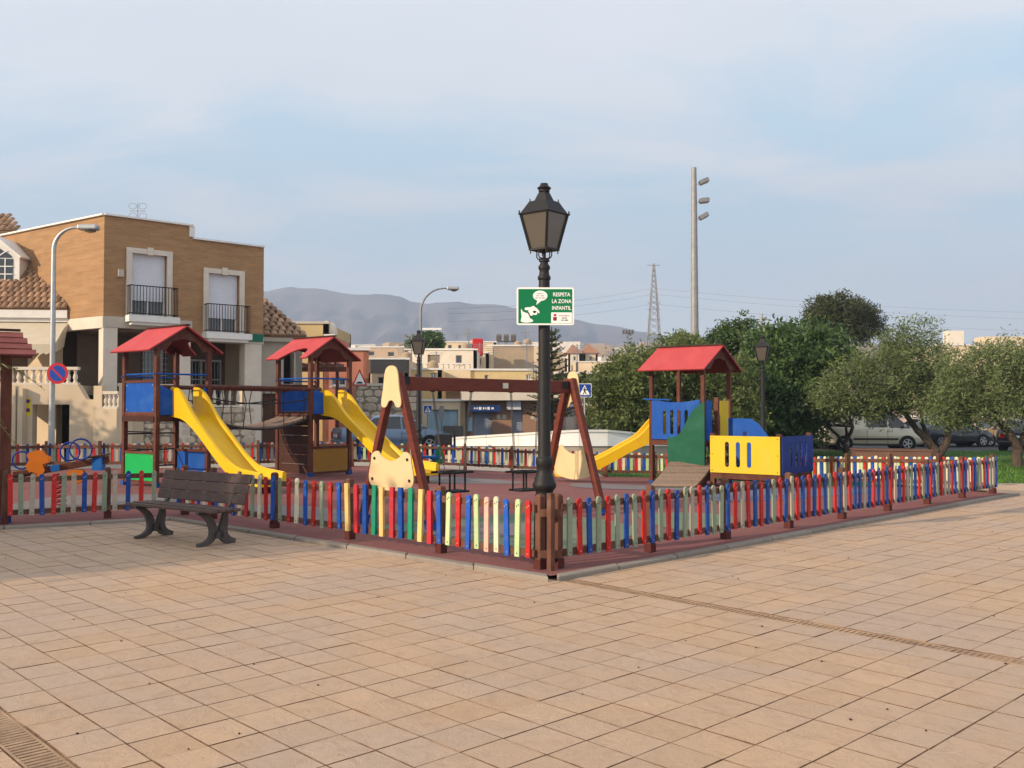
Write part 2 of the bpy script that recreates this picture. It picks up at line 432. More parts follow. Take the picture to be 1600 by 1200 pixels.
# ------------------------------------------------------------------ ground sheets
def sheet(name, poly, z, material, step=1.0, follow=True, parent=None, kind='structure'):
    bm = bmesh.new()
    vs = [bm.verts.new((x, y, 0)) for x, y in poly]
    f = bm.faces.new(vs)
    if f.normal.z < 0: f.normal_flip()
    bm.normal_update()
    x0 = min(p[0] for p in poly); x1 = max(p[0] for p in poly); y0 = min(p[1] for p in poly); y1 = max(p[1] for p in poly)
    if follow:
        for ax, a, b in ((0, x0, x1), (1, y0, y1)):
            t = a + step
            while t < b - 1e-3:
                co = (t, 0, 0) if ax == 0 else (0, t, 0); no = (1, 0, 0) if ax == 0 else (0, 1, 0)
                bmesh.ops.bisect_plane(bm, geom=bm.verts[:] + bm.edges[:] + bm.faces[:], plane_co=co, plane_no=no)
                t += step
        bmesh.ops.triangulate(bm, faces=[q for q in bm.faces if len(q.verts) > 4])
    for v in bm.verts:
        v.co.z = z + (zg(v.co.x, v.co.y) if follow else 0)
    for q in bm.faces:
        if q.normal.z < 0: q.normal_flip()
    me = bpy.data.meshes.new(name); bm.to_mesh(me); bm.free()
    me.materials.append(material)
    o = bpy.data.objects.new(name, me); COL.objects.link(o)
    if parent: o.parent = parent
    if kind: o['kind'] = kind
    return o

# the wide terrain: level here, climbing from the far side of the street to the mountains
M['terrain'] = mat('dry_plain', (0.36, 0.25, 0.185), 0.95, 0.25, 0.02, damt=0.5, dirt=(0.22, 0.17, 0.11), dscale=0.012)
def zt(x, y):
    z = zg(x, y) - 0.10
    if y > 62:
        z += (y - 62) * 0.0690 + 1.2 * mnoise.noise(V((x * 0.02, y * 0.02, 0))) * clamp((y - 62) / 100)
        z += clamp((y - 200) / 500) * 5.0 * mnoise.noise(V((x * 0.006, y * 0.004, 3)))
    return z
ys = [-30, -5, 5, 10, 15] + [17 + i for i in range(0, 13)] + [34, 40, 46, 54, 62]
y = 62
while y < 3000:
    y *= 1.06; ys.append(y)
mb = MB(); NX = 61
for yy in ys:
    hw = 90 + max(0, yy) * 0.9
    for i in range(NX):
        x = -hw + 2 * hw * i / (NX - 1)
        mb.v.append((x, yy, zt(x, yy)))
for j in range(len(ys) - 1):
    for i in range(NX - 1):
        mb.f.append((j * NX + i, j * NX + i + 1, (j + 1) * NX + i + 1, (j + 1) * NX + i)); mb.m.append(0)
tag(mb.build('terrain', M['terrain'], smooth=True, ang=0), 'dry tan plain rising towards the mountains', kind='structure')

# mountains
M['rock'] = mat('mountain_rock', (0.22, 0.175, 0.165), 0.95, 0.4, 0.008, damt=0.7, dirt=(0.11, 0.095, 0.095), dscale=0.01)
ridge = [(-500, 505), (-200, 480), (100, 462), (300, 452), (415, 452), (455, 444), (500, 449), (545, 457), (590, 459), (628, 462), (642, 469), (665, 471), (715, 468), (745, 473), (790, 476), (800, 478), (860, 484), (898, 497), (915, 500), (940, 503), (965, 508), (1000, 517), (1060, 527), (1150, 532), (1400, 536), (2100, 540)]
def ridge_y(px):
    for (a, b), (c, d) in zip(ridge, ridge[1:]):
        if a <= px <= c: return b + (d - b) * (px - a) / (c - a)
    return 540
mb = MB(); cols = 420; rows = 30
for r in range(rows):
    t = r / (rows - 1)
    for i in range(cols):
        px = -500 + 2600 * i / (cols - 1)
        Y = 2350 + 900 * t
        xx = (px - 800) / F * 2950
        top = ZZ(ridge_y(px), 2950)
        base = zt(xx, 2350) - 6
        u = t / (600 / 900.0)
        if u <= 1: h = base + (top - base) * (u ** 1.25)
        else: h = top - (u - 1) * 220
        nz = mnoise.fractal(V((xx * 0.0065, Y * 0.004, 1.7)), 1.0, 2.1, 6)
        gully = abs(mnoise.noise(V((xx * 0.011 + 0.5 * nz, Y * 0.0022, 5.0))))
        env = max(0.0, 4 * clamp(u, 0, 1) * (1 - clamp(u, 0, 1)))
        h += env * (nz * 34 - gully * 105) + (nz * 5.0 if u > 0.85 else 0)
        mb.v.append((xx, Y, h))
for r in range(rows - 1):
    for i in range(cols - 1):
        a = r * cols + i
        mb.f.append((a, a + 1, a + cols + 1, a + cols)); mb.m.append(0)
tag(mb.build('mountain_range', M['rock'], smooth=True, ang=0), 'bare mountain range fading blue on the horizon', kind='structure')

# ------------------------------------------------------------------ plaza
def plaza_mat():
    m = bpy.data.materials.new('plaza_slabs'); m.use_nodes = True
    t = m.node_tree; N = t.nodes; L = t.links; b = N['Principled BSDF']; b.inputs['Roughness'].default_value = 0.82; b.inputs['Specular IOR Level'].default_value = 0.3
    g = N.new('ShaderNodeNewGeometry'); oi = N.new('ShaderNodeObjectInfo')
    def noise(s, d=6, r=0.6, dist=0.0):
        n = N.new('ShaderNodeTexNoise'); n.inputs['Scale'].default_value = s; n.inputs['Detail'].default_value = d; n.inputs['Roughness'].default_value = r; n.inputs['Distortion'].default_value = dist
        L.new(g.outputs['Position'], n.inputs['Vector']); return n.outputs[0]
    def rng(o, a, b2, lo, hi):
        r = N.new('ShaderNodeMapRange'); r.inputs['From Min'].default_value = a; r.inputs['From Max'].default_value = b2; r.inputs['To Min'].default_value = lo; r.inputs['To Max'].default_value = hi
        L.new(o, r.inputs[0]); return r.outputs[0]
    def math2(op, a, b2):
        q = N.new('ShaderNodeMath'); q.operation = op; L.new(a, q.inputs[0])
        if isinstance(b2, float): q.inputs[1].default_value = b2
        else: L.new(b2, q.inputs[1])
        return q.outputs[0]
    rnd = math2('FRACT', math2('ADD', oi.outputs['Random'], g.outputs['Random Per Island']), 0.0)
    def mix(f, a, c):
        x = N.new('ShaderNodeMix'); x.data_type = 'RGBA'; L.new(f, x.inputs[0])
        if isinstance(a, tuple): x.inputs[6].default_value = (*a, 1)
        else: L.new(a, x.inputs[6])
        if isinstance(c, tuple): x.inputs[7].default_value = (*c, 1)
        else: L.new(c, x.inputs[7])
        return x.outputs[2]
    base = mix(rng(rnd, 0, 1, 0, 1), (0.458, 0.302, 0.184), (0.512, 0.345, 0.220))
    base = mix(rng(noise(0.45, 6, 0.65, 0.6), 0.40, 0.62, 0, 0.9), base, (0.425, 0.315, 0.240))
    base = mix(rng(noise(4.2, 8, 0.68, 1.6), 0.48, 0.72, 0, 0.48), base, (0.32, 0.212, 0.135))
    base = mix(rng(noise(0.9, 8, 0.7, 0.6), 0.56, 0.70, 0, 0.5), base, (0.52, 0.385, 0.285))
    base = mix(rng(noise(95.0, 3, 0.6), 0.58, 0.72, 0, 0.35), base, (0.22, 0.14, 0.09))
    base = mix(rng(noise(48.0, 2, 0.5), 0.70, 0.76, 0, 0.7), base, (0.10, 0.06, 0.04))
    L.new(base, b.inputs['Base Color'])
    bp = N.new('ShaderNodeBump'); bp.inputs['Strength'].default_value = 0.5; bp.inputs['Distance'].default_value = 0.012
    hh = math2('ADD', math2('MULTIPLY', noise(9.0, 8, 0.65, 1.5), 2.2), noise(160.0, 3, 0.6))
    L.new(hh, bp.inputs['Height']); L.new(bp.outputs[0], b.inputs['Normal'])
    return m
M['slab'] = plaza_mat()
UA = V((0.726, 0.688, 0)); UB = V((0.688, -0.726, 0)); O0 = V((0.122, 4.537, 0))
TA = 5.01 / 18; TB = 0.305
plaza = sheet('plaza', [(-22, -8), (20, -8), (22, 24.2), (9.8, 24.2), (9.8, 19.2), (5, 17), (0, 22), (-14, 22), (-22, 20)], -0.0045, M['joint'], 1.5)
tag(plaza, 'wide square paved with sandy concrete slabs')
def proj(p):
    d = p - V((0, 0, EYE)); c = math.cos(PITCH); s = math.sin(PITCH)
    fw = d.y * c + d.z * s; up = -d.y * s + d.z * c
    if fw < 0.3: return None
    return (800 + F * d.x / fw, 600 - F * up / fw)
def in_poly(x, y, poly):
    r = False; n = len(poly); j = n - 1
    for i in range(n):
        xi, yi = poly[i]; xj, yj = poly[j]
        if (yi > y) != (yj > y) and x < (xj - xi) * (y - yi) / (yj - yi) + xi: r = not r
        j = i
    return r
def offset_poly(poly, d):
    n = len(poly); out = []
    for i in range(n):
        p0 = V((*poly[i - 1], 0)); p1 = V((*poly[i], 0)); p2 = V((*poly[(i + 1) % n], 0))
        a = (p1 - p0).normalized(); b = (p2 - p1).normalized()
        na = V((a.y, -a.x, 0)); nb = V((b.y, -b.x, 0)); m = (na + nb).normalized()
        k = d / max(0.35, m.dot(na)); out.append((p1.x + m.x * k, p1.y + m.y * k))
    return out
# fence line (counter-clockwise, so outward is to the right of the walk)
C_L = (0.28, 9.60); C_R = (0.46, 9.66); TURN = (-4.95, 14.47); FARL = (-7.05, 13.28); REND = (9.15, 18.2)
POLY = [(-9.6, 12.0), FARL, TURN, (0.37, 9.58), REND, (7.5, 21.4), (6.6, 24.2), (3.9, 26.3), (-1.3, 26.5), (-4.4, 26.3), (-6.8, 25.6), (-12.2, 25.0), (-15.5, 22.5)]
RUB = offset_poly(POLY, 0.27)
KRB = offset_poly(POLY, 0.39)
slabs = []
def slab_row(u0, i):
    for j in range(-110, 90):
        v0 = j * TB + (random.random() - 0.5) * 0.004
        c = O0 + UA * (u0 + TA / 2) + UB * (v0 + TB / 2)
        if not (-20 < c.x < 20 and 1.0 < c.y < 24.0): continue
        if in_poly(c.x, c.y, POLY): continue
        if c.y > 19.5 and c.x < 9.9: continue
        if not in_poly(c.x, c.y, [(-22, -8), (20, -8), (22, 24.2), (9.8, 24.2), (9.8, 19.2), (5, 17), (0, 22), (-14, 22), (-22, 20)]): continue
        q = [proj(c + UA * (a * TA / 2) + UB * (b * TB / 2)) for a, b in ((-1, -1), (1, -1), (1, 1), (-1, 1))]
        area = 0; vis = False
        if all(q):
            area = abs(sum(q[k][0] * q[(k + 1) % 4][1] - q[(k + 1) % 4][0] * q[k][1] for k in range(4))) / 2
            vis = any(-20 < a < 1620 and 600 < b < 1225 for a, b in q)
        slabs.append((area if vis else 0, c))
for i in range(18): slab_row(-1.61 + i * TA, i)
for i in range(75): slab_row(3.56 + i * TA, i)
for i in range(40): slab_row(-1.61 - 0.19 - (i + 1) * TA, i)
slabs.sort(key=lambda t: -t[0])
def slab_verts(w, h):
    e = 0.0010; t = 0.0030
    o = [(-w, -h), (w, -h), (w, h), (-w, h)]
    i = [(-w + t, -h + t), (w - t, -h + t), (w - t, h - t), (-w + t, h - t)]
    vs = [(a, b, -0.02) for a, b in o] + [(a, b, -e) for a, b in o] + [(a, b, 0.0) for a, b in i]
    fs = [(8, 9, 10, 11)]
    for k in range(4):
        n = (k + 1) % 4
        fs += [(k, n, 4 + n, 4 + k), (4 + k, 4 + n, 8 + n, 8 + k)]
    return vs, fs
hw, hh = TA / 2 - 0.0020, TB / 2 - 0.0020
sv, sf = slab_verts(hw, hh)
slab_b = MB().add(sv, sf); slab_b.m = [0] + [1] * (len(sf) - 1)
slab_me = slab_b.mesh('paving_slab', [M['slab'], M['joint']])
ang = math.atan2(UA.y, UA.x)
for k, (a, c) in enumerate(slabs[:300]):
    r = random.uniform
    o = inst(slab_me, 'paving_slab', plaza, (c.x + r(-.001, .001), c.y + r(-.001, .001), zg(c.x, c.y) + r(-.0015, .0015)), (r(-.004, .004), r(-.004, .004), ang + r(-.006, .006)), (1, -1, 1))
    o.scale = (1, 1, 1)
big = MB()
ca, sa = math.cos(ang), math.sin(ang)
for k, (a, c) in enumerate(slabs[300:]):
    dz = zg(c.x, c.y) + random.uniform(-.0015, .0015); t1 = random.uniform(-.005, .005); t2 = random.uniform(-.005, .005)
    o = len(big.v)
    for x, y, z in sv:
        big.v.append((c.x + ca * x - sa * y, c.y + sa * x + ca * y, z + dz + x * t1 + y * t2))
    for q in sf:
        big.f.append(tuple(i + o for i in q)); big.m.append(0 if q is sf[0] else 1)
tag(big.build('paving_slabs', [M['slab'], M['joint']], plaza), kind='stuff')
# slotted drain strips between the slabs
M['grate'] = mat('drain_bars', (0.36, 0.24, 0.15), 0.85, 0.25, 9, 0.3, 90, rnd=0.12, damt=0.5, dirt=(0.16, 0.10, 0.065), dscale=6)
def grate_mesh(w):
    g = MB()
    for s in (-1, 1):
        g.box(s * (w / 2 - 0.006) - 0.006, s * (w / 2 - 0.006) + 0.006, -0.148, 0.148, -0.015, -0.001)
    for k in range(7):
        yy = -0.129 + 0.043 * k
        g.box(-w / 2 + 0.013, w / 2 - 0.013, yy - 0.0125, yy + 0.0125, -0.014, -0.002)
    return g.mesh('drain_grate', M['grate'])
for u0, w, j0, j1 in ((3.475, 0.13, -14, 24), (-1.705, 0.17, -16, 4)):
    me = grate_mesh(w)
    for j in range(j0, j1):
        c = O0 + UA * u0 + UB * (j * 0.298)
        if in_poly(c.x, c.y, KRB): continue
        inst(me, 'drain_grate', plaza, (c.x, c.y, random.uniform(-.002, .001)), (0, 0, ang))

# small litter on the slabs: dry seeds and leaves
lit = MB()
for k in range(60):
    Y = 3.4 + 10 * random.random() ** 1.3; x = random.uniform(-0.56, 0.56) * Y
    if in_poly(x, Y, KRB): continue
    s = random.uniform(.002, .0055); a = random.random() * 6.28
    lit.obox((x, Y, 0.004), (s * 1.7 * math.cos(a), s * 1.7 * math.sin(a), 0), (-s * math.sin(a), s * math.cos(a), 0), (0, 0, .0025))
M['litter'] = mat('dry_seeds', (0.035, 0.022, 0.015), 0.9, 0.4, 40, isl=0.5)
tag(lit.build('litter', M['litter']), 'dark dry seeds and crumbs strewn over the slabs', 'litter', kind='stuff')

# ------------------------------------------------------------------ playground floor
def rubber(name, c, v=0.10):
    return mat(name, c, 0.9, v, 2.2, 0.35, 160, damt=0.7, dirt=(c[0] * .9 + .05, c[1] * .95 + .045, c[2] * .95 + .03), dscale=0.7)
M['rub_red'] = rubber('red_rubber_floor', (0.215, 0.085, 0.078))
M['rub_green'] = rubber('green_rubber_floor', (0.150, 0.185, 0.125))
M['rub_grey'] = rubber('grey_rubber_floor', (0.19, 0.165, 0.165))
M['rub_blue'] = rubber('blue_grey_rubber_floor', (0.11, 0.125, 0.19))
pfloor = sheet('playground_floor', RUB, 0.035, M['rub_red'], 0.8)
tag(pfloor, 'red rubber safety floor of the playground')
def blob(name, pts, m, z=0.042):
    # closed smooth outline through pts (Catmull-Rom)
    out = []; n = len(pts)
    for i in range(n):
        p0, p1, p2, p3 = [V((*pts[(i + k) % n], 0)) for k in (-1, 0, 1, 2)]
        for s in range(6):
            t = s / 6
            q = 0.5 * ((2 * p1) + (p2 - p0) * t + (2 * p0 - 5 * p1 + 4 * p2 - p3) * t * t + (3 * p1 - p0 - 3 * p2 + p3) * t ** 3)
            out.append((q.x, q.y))
    o = sheet(name, out, z, m, 0.8, parent=pfloor, kind=None)
    return o
blob('rubber_patch', [(0.4, 10.6), (1.4, 11.8), (1.6, 13.2), (0.4, 14.6), (-1.0, 13.7), (-1.9, 12.9), (-1.0, 11.9)], M['rub_green'])
blob('rubber_patch', [(-0.5, 11.8), (0.4, 12.4), (0.2, 13.2), (-0.8, 13.1), (-1.4, 12.7)], M['rub_grey'], 0.047)
blob('rubber_patch', [(-3.8, 14.5), (-2.5, 13.4), (-2.2, 14.2), (-3.3, 15.6), (-4.3, 15.7)], M['rub_grey'])
blob('rubber_patch', [(-3, 21.6), (-1.2, 21), (0.3, 21.6), (-0.6, 23.2), (-2.6, 23.4)], M['rub_grey'])
blob('rubber_patch', [(1.4, 20.2), (3.2, 19.2), (4.4, 20.2), (3.2, 22.4), (1.6, 22.6)], M['rub_grey'])
blob('rubber_patch', [(3.6, 16.4), (6.0, 17.6), (7.4, 19.2), (6.2, 20.0), (4.2, 19.0)], M['rub_blue'])
blob('rubber_patch', [(2.2, 12.6), (3.2, 13.6), (3.0, 14.6), (1.9, 14.4)], M['rub_green'])
blob('rubber_patch', [(-8, 15.0), (-6, 15.6), (-6, 17.6), (-8.2, 17.4)], M['rub_grey'])

# kerb stones
kerb = thing('kerb', 'low grey concrete kerb edging the playground', 'kerb', (0.37, 9.2, 0))
def run(poly, i0, i1): return [V((*poly[i], 0)) for i in range(i0, i1 + 1)]
kin = offset_poly(POLY, 0.265); kout = offset_poly(POLY, 0.395)
for i in range(0, 4):
    a0, a1 = V((*kin[i], 0)), V((*kin[i + 1], 0)); b0, b1 = V((*kout[i], 0)), V((*kout[i + 1], 0))
    L = (a1 - a0).length; n = max(1, round(L / 1.0))
    for k in range(n):
        t0 = k / n + 0.004 / L; t1 = (k + 1) / n - 0.004 / L
        if i == 3 and k == 0: t0 += 0.006
        if i == 2 and k == n - 1: t1 -= 0.006
        p = [a0.lerp(a1, t0), a0.lerp(a1, t1), b0.lerp(b1, t1), b0.lerp(b1, t0)]
        jz = random.uniform(-.004, .004)
        g = MB(); cx = sum((q for q in p), V()) / 4
        top = [q + (cx - q) * 0.0 + V((0, 0, 0.062 + jz + zg(q.x, q.y))) for q in p]
        g.prism([q + V((0, 0, -0.05 + zg(q.x, q.y))) for q in p], (0, 0, 0.095 + jz))
        g.build('kerb_stone', M['kerb'], kerb, bevel=0.014)

# ------------------------------------------------------------------ picket fences
PC = {}
def pk(key, c, bolt):
    PC[key] = (mat('picket_' + key, c, 0.5, 0.08, 5, 0.1, 60, rnd=0.10, damt=0.6, dirt=tuple(min(1, q * .62 + .07) for q in c), dscale=13), bolt)
M['bolt_dark'] = mat('dark_bolt', (0.02, 0.018, 0.016), 0.5); M['bolt_pale'] = mat('bare_bolt', (0.42, 0.38, 0.36), 0.4, metal=0.4)
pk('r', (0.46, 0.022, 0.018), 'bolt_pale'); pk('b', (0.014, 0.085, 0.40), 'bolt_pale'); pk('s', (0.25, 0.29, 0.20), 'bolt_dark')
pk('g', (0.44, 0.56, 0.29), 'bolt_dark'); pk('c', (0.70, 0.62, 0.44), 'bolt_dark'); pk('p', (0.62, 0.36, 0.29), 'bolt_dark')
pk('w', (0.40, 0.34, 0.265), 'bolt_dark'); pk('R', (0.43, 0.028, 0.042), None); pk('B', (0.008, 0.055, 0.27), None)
pk('G', (0.010, 0.22, 0.12), None); pk('Y', (0.70, 0.48, 0.17), None); pk('n', (0.013, 0.06, 0.26), 'bolt_pale')  # n and w: blue and cream pickets, darkened for the fence runs in shade
PICKET = {}
def picket_mesh(key, L):
    k = (key, round(L, 3))
    if k in PICKET: return PICKET[k]
    g = MB(); w = 0.032; t = 0.011
    if key in 'RBGY':
        w = 0.034; t = 0.016
        g.box(-w, w, -t, t, 0, L)
    else:
        pts = [V((-w, -t, 0)), V((w, -t, 0))] + [V((w * math.cos(a), -t, L - w + w * math.sin(a))) for a in [math.pi * i / 7 for i in range(8)]]
        g.prism(pts, (0, 2 * t, 0))
        for bx, bz in ((-0.011, L - 0.075), (0.012, L - 0.058), (0.004, 0.035)):
            g.cyl((bx, -t - 0.003, bz), (bx, -t + 0.001, bz), 0.0075, n=6, m=1)
    mm = [PC[key][0]] + ([M[PC[key][1]]] if PC[key][1] else [])
    PICKET[k] = g.mesh('picket', mm)
    return PICKET[k]
POSTM = {}
def post_mesh(h):
    k = round(h, 3)
    if k not in POSTM:
        g = MB(); a = 0.037
        g.box(-a, a, -a, a, 0.0, h - 0.02)
        g.add([(-a, -a, h - .02), (a, -a, h - .02), (a, a, h - .02), (-a, a, h - .02), (-a + .015, -a + .015, h), (a - .015, -a + .015, h), (a - .015, a - .015, h), (-a + .015, a - .015, h)],
              [(0, 1, 5, 4), (1, 2, 6, 5), (2, 3, 7, 6), (3, 0, 4, 7), (4, 5, 6, 7)])
        POSTM[k] = g.mesh('post', M['fence_wood'])
    return POSTM[k]
M['post_foot'] = mat('red_brown_post_foot', (0.085, 0.022, 0.018), 0.6, 0.2, 10)
foot_me = MB().box(-0.048, 0.048, -0.048, 0.048, 0, 0.095).mesh('post_foot', M['post_foot'])
def fence(label, posts, seqs, L=0.580, z0=0.115, jitter=0.012, skip_post=(), posth=0.745, wide=1.0):
    """posts: ground points; pickets on the right-hand (outer) side of the walk; seqs: colour string per bay"""
    root = thing('picket_fence', label, 'fence', (posts[0][0], posts[0][1], 0), 0, 'coloured picket fences round the playground')
    R0 = root.location
    P3 = [V((p[0], p[1], zg(p[0], p[1]) + 0.035)) for p in posts]
    for i, p in enumerate(P3):
        if i in skip_post: continue
        d = (P3[min(i + 1, len(P3) - 1)] - P3[max(i - 1, 0)]); a = math.atan2(d.y, d.x)
        po = inst(post_mesh(posth), 'post', root, p - R0, (random.uniform(-.012, .012), random.uniform(-.012, .012), a))
        inst(foot_me, 'post_foot', po, (0, 0, 0.002))
    for i in range(len(P3) - 1):
        a, b = P3[i], P3[i + 1]; d = b - a; Lb = d.length; e = V((d.x, d.y, 0)).normalized(); n = V((e.y, -e.x, 0))
        rot = math.atan2(e.y, e.x)
        for zr in (z0 + 0.045, z0 + L - 0.085):
            g = MB(); g.bar(a + n * 0.062 + V((0, 0, zr)) + e * 0.004, b + n * 0.062 + V((0, 0, zr)) - e * 0.004, 0.034, 0.07)
            g.build('rail', M['fence_wood'], root)
        sq = seqs[i]; m = len(sq)
        for k, ch in enumerate(sq):
            if ch == ' ': continue
            t = (k + 0.5) / m + random.uniform(-.006, .006)
            q = a.lerp(b, t) + n * (0.0915 if ch not in 'RBGY' else 0.096) + V((0, 0, z0 + random.uniform(-jitter, jitter)))
            inst(picket_mesh(ch, L), 'picket', root, q - R0, (random.uniform(-.012, .012), random.gauss(0, .016), rot), (wide, 1, random.uniform(.985, 1.012)))
    return root
# the walk runs counter-clockwise: far left -> turn -> corner -> right end -> back
fence('short shade-toned picket fence run between noticeboard post and bench', [FARL, (-5.92, 14.0), TURN], ['rswnrswnrs', 'wnrswn'])
ls = [TURN, (-4.36, 13.93), (-3.19, 12.86), (-1.99, 11.76), (-0.79, 10.66), C_L]
fence('sunlit multicoloured picket fence with flat-topped boards running from bench to lamp post',
      ls, ['rcrbc', 'rbcrbcrscr', 'bsrcbrsrb', 'YRBGYRBGYR', 'bgrbgpcbgr'])
cp = thing('corner_post', 'stout timber corner post of the fence in front of the lamp post', 'post', (.385, 9.50, 0))
MB().obox((.385, 9.50, .40), V((.7, .7, 0)).normalized() * .030, V((-.7, .7, 0)).normalized() * .030, V((0, 0, .40))).build('post', M['fence_wood'], cp, bevel=.006)
for z in (.19, .60):
    MB().bar((.27, 9.545, z), (.50, 9.545, z), .03, .075).build('short_rail', M['fence_wood'], cp)
rs = [V((*C_R, 0)).lerp(V((*REND, 0)), i / 8) for i in range(9)]
fence('shaded right-hand picket fence running from lamp post corner towards the lawn', [(p.x, p.y) for p in rs],
      ['srnsrsnsrn', 'srnswrnssn', 'rwrnrnsrnw', 'rnrnrnsrnw', 'rnnwnrnrnr', 'wnrwsnrsnr', 'nsrwsrnsrn', 'wrnswrnswn'])
def chain(pts, sp=1.4):
    out = [pts[0]]
    for a, b in zip(pts, pts[1:]):
        A = V((*a, 0)); B = V((*b, 0)); n = max(1, round((B - A).length / sp))
        out += [(A.lerp(B, k / n).x, A.lerp(B, k / n).y) for k in range(1, n + 1)]
    return out
def rep(n, s='rgbc', o=0):
    q = (s * 200)[o:]; return [q[i * 12:(i + 1) * 12] for i in range(n)]
def back_fence(label, pts, o=0, pat='rgbc'):
    ps = chain([(p[0], p[1]) for p in pts]); fence(label, ps, rep(len(ps) - 1, pat, o), L=0.56, wide=1.14)
back_fence('bright picket fence along the lawn, between right fence end and yellow panel', [REND, (7.5, 21.4), (6.6, 24.2), (3.9, 26.3)], pat='crgcb')
back_fence('far picket fence behind the swings, in front of the white wall', [(3.9, 26.3), (-1.3, 26.5), (-4.4, 26.3)], 2, 'bcrg')
back_fence('far picket fence in house shade behind the slides', [(-4.4, 26.3), (-6.8, 25.6), (-12.2, 25.0), (-15.5, 22.5)], 1, 'nwrs')  # the darker picket set carries the house shade in its colours
# ------------------------------------------------------------------ playground towers
A_ = V((0.62, 0.785, 0)).normalized(); B_ = V((-A_.y, A_.x, 0))
UPZ = V((0, 0, 1))
def slide_at(root, start, dirv, L, ztop, zend, width=0.46, wall0=0.55, wall1=0.2, name='slide'):
    """chute swept along a curved profile: flat entry, steep run, flat exit"""
    d = V(dirv).normalized(); side = V((d.y, -d.x, 0))
    path = []
    n = 26
    for i in range(n + 1):
        t = i / n; s = t * L
        # smooth S: entry 12 %, exit 22 %
        a = 0.13; b = 0.76
        if t < a: z = ztop - 0.02 * (t / a) ** 2
        elif t > b: z = zend + 0.06 * (1 - (t - b) / (1 - b))
        else:
            u = (t - a) / (b - a); w = u * u * (3 - 2 * u) * 0.45 + u * 0.55
            z = ztop - 0.02 + (zend + 0.06 - ztop + 0.02) * w
        h = wall0 + (wall1 - wall0) * clamp((t - 0.10) / 0.16) ** 0.8
        path.append((s, z, h))
    # smooth z
    zs = [p[1] for p in path]
    for _ in range(3):
        zs = [zs[0]] + [(zs[i - 1] + zs[i] * 2 + zs[i + 1]) / 4 for i in range(1, n)] + [zs[-1]]
    hs = [p[2] for p in path]
    for _ in range(2):
        hs = [hs[0]] + [(hs[i - 1] + hs[i] * 2 + hs[i + 1]) / 4 for i in range(1, n)] + [hs[-1]]
    w = width / 2; t_ = 0.055
    g = MB(); K = None
    for i in range(n + 1):
        c = V(start) + d * path[i][0]; c.z = 0
        z = zs[i]; h = hs[i]
        sec = [(-w - t_ - .02, z - 0.07), (-w - t_ - .03, z + h - .03), (-w - t_ * .6, z + h), (-w + .005, z + h - .02), (-w + .02, z + .04), (-w + .07, z), (0, z - .012),
               (w - .07, z), (w - .02, z + .04), (w - .005, z + h - .02), (w + t_ * .6, z + h), (w + t_ + .03, z + h - .03), (w + t_ + .02, z - .07)]
        K = len(sec)
        g.v += [tuple(c + side * a + UPZ * zz) for a, zz in sec]
    for i in range(n):
        for k in range(K):
            k2 = (k + 1) % K
            g.f.append((i * K + k, (i + 1) * K + k, (i + 1) * K + k2, i * K + k2)); g.m.append(0)
    g.f.append(tuple(range(K))); g.m.append(0)
    g.f.append(tuple(n * K + k for k in range(K))[::-1]); g.m.append(0)
    return g.build(name, M['slide'], root, smooth=True, ang=50)

def gable_roof(root, c, hw, hl, ze, zr, notch=None, plank=False):
    """two red slabs, ridge along B_, gable boards at both ends"""
    c = V(c)
    for s in (-1, 1):
        e0 = c + A_ * s * hw; e0.z = ze
        r0 = c.copy(); r0.z = zr
        up = (r0 - e0)
        def q(u, v): return e0 + B_ * u + up * v
        pts = [(-hl, 0), (hl, 0), (hl, 1), (-hl, 1)]
        if notch == s:
            # wave-shaped hook cut into the front part of the eave
            pts = [(-hl, 0), (-hl + .22, 0)] + [(-hl + .22 + .02 + .0, .10), (-hl + .30, .34), (-hl + .42, .47), (-hl + .58, .50), (-hl + .74, .44), (-hl + .86, .30), (-hl + .95, .12), (-hl + 1.0, 0)] + [(hl, 0), (hl, 1), (-hl, 1)]
        nrm = B_.cross(up).normalized()
        if nrm.z < 0: nrm = -nrm
        g = MB(); g.prism([q(u, v) for u, v in pts], nrm * 0.022)
        sl = g.build('roof_panel', M['roof_red'], root)
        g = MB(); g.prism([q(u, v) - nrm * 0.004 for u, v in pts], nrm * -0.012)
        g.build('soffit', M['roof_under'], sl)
    g = MB(); g.bar(c - B_ * (hl + .02) + UPZ * (zr + .035 - c.z), c + B_ * (hl + .02) + UPZ * (zr + .035 - c.z), 0.11, 0.03)
    g.build('ridge_cap', M['wood_dark'], root)
    for s in (-1, 1):
        k = c + B_ * s * (hl - 0.10)
        g = MB()
        lo = 0.30
        pts = [k + A_ * (-hw * .92) + UPZ * (ze + .03 - k.z), k + A_ * (-hw * .92) * .55 + UPZ * (ze + .02 - k.z), k + A_ * (-hw * .30) + UPZ * (ze + (zr - ze) * .42 - k.z), k + UPZ * (ze + (zr - ze) * .52 - k.z), k + A_ * (hw * .30) + UPZ * (ze + (zr - ze) * .42 - k.z),
               k + A_ * (hw * .92) * .55 + UPZ * (ze + .02 - k.z), k + A_ * (hw * .92) + UPZ * (ze + .03 - k.z), k + UPZ * (zr - .035 - k.z)]
        g.prism(pts, B_ * 0.03)
        g.build('gable_board', M['wood'] if s < 0 else M['roof_under'], root)

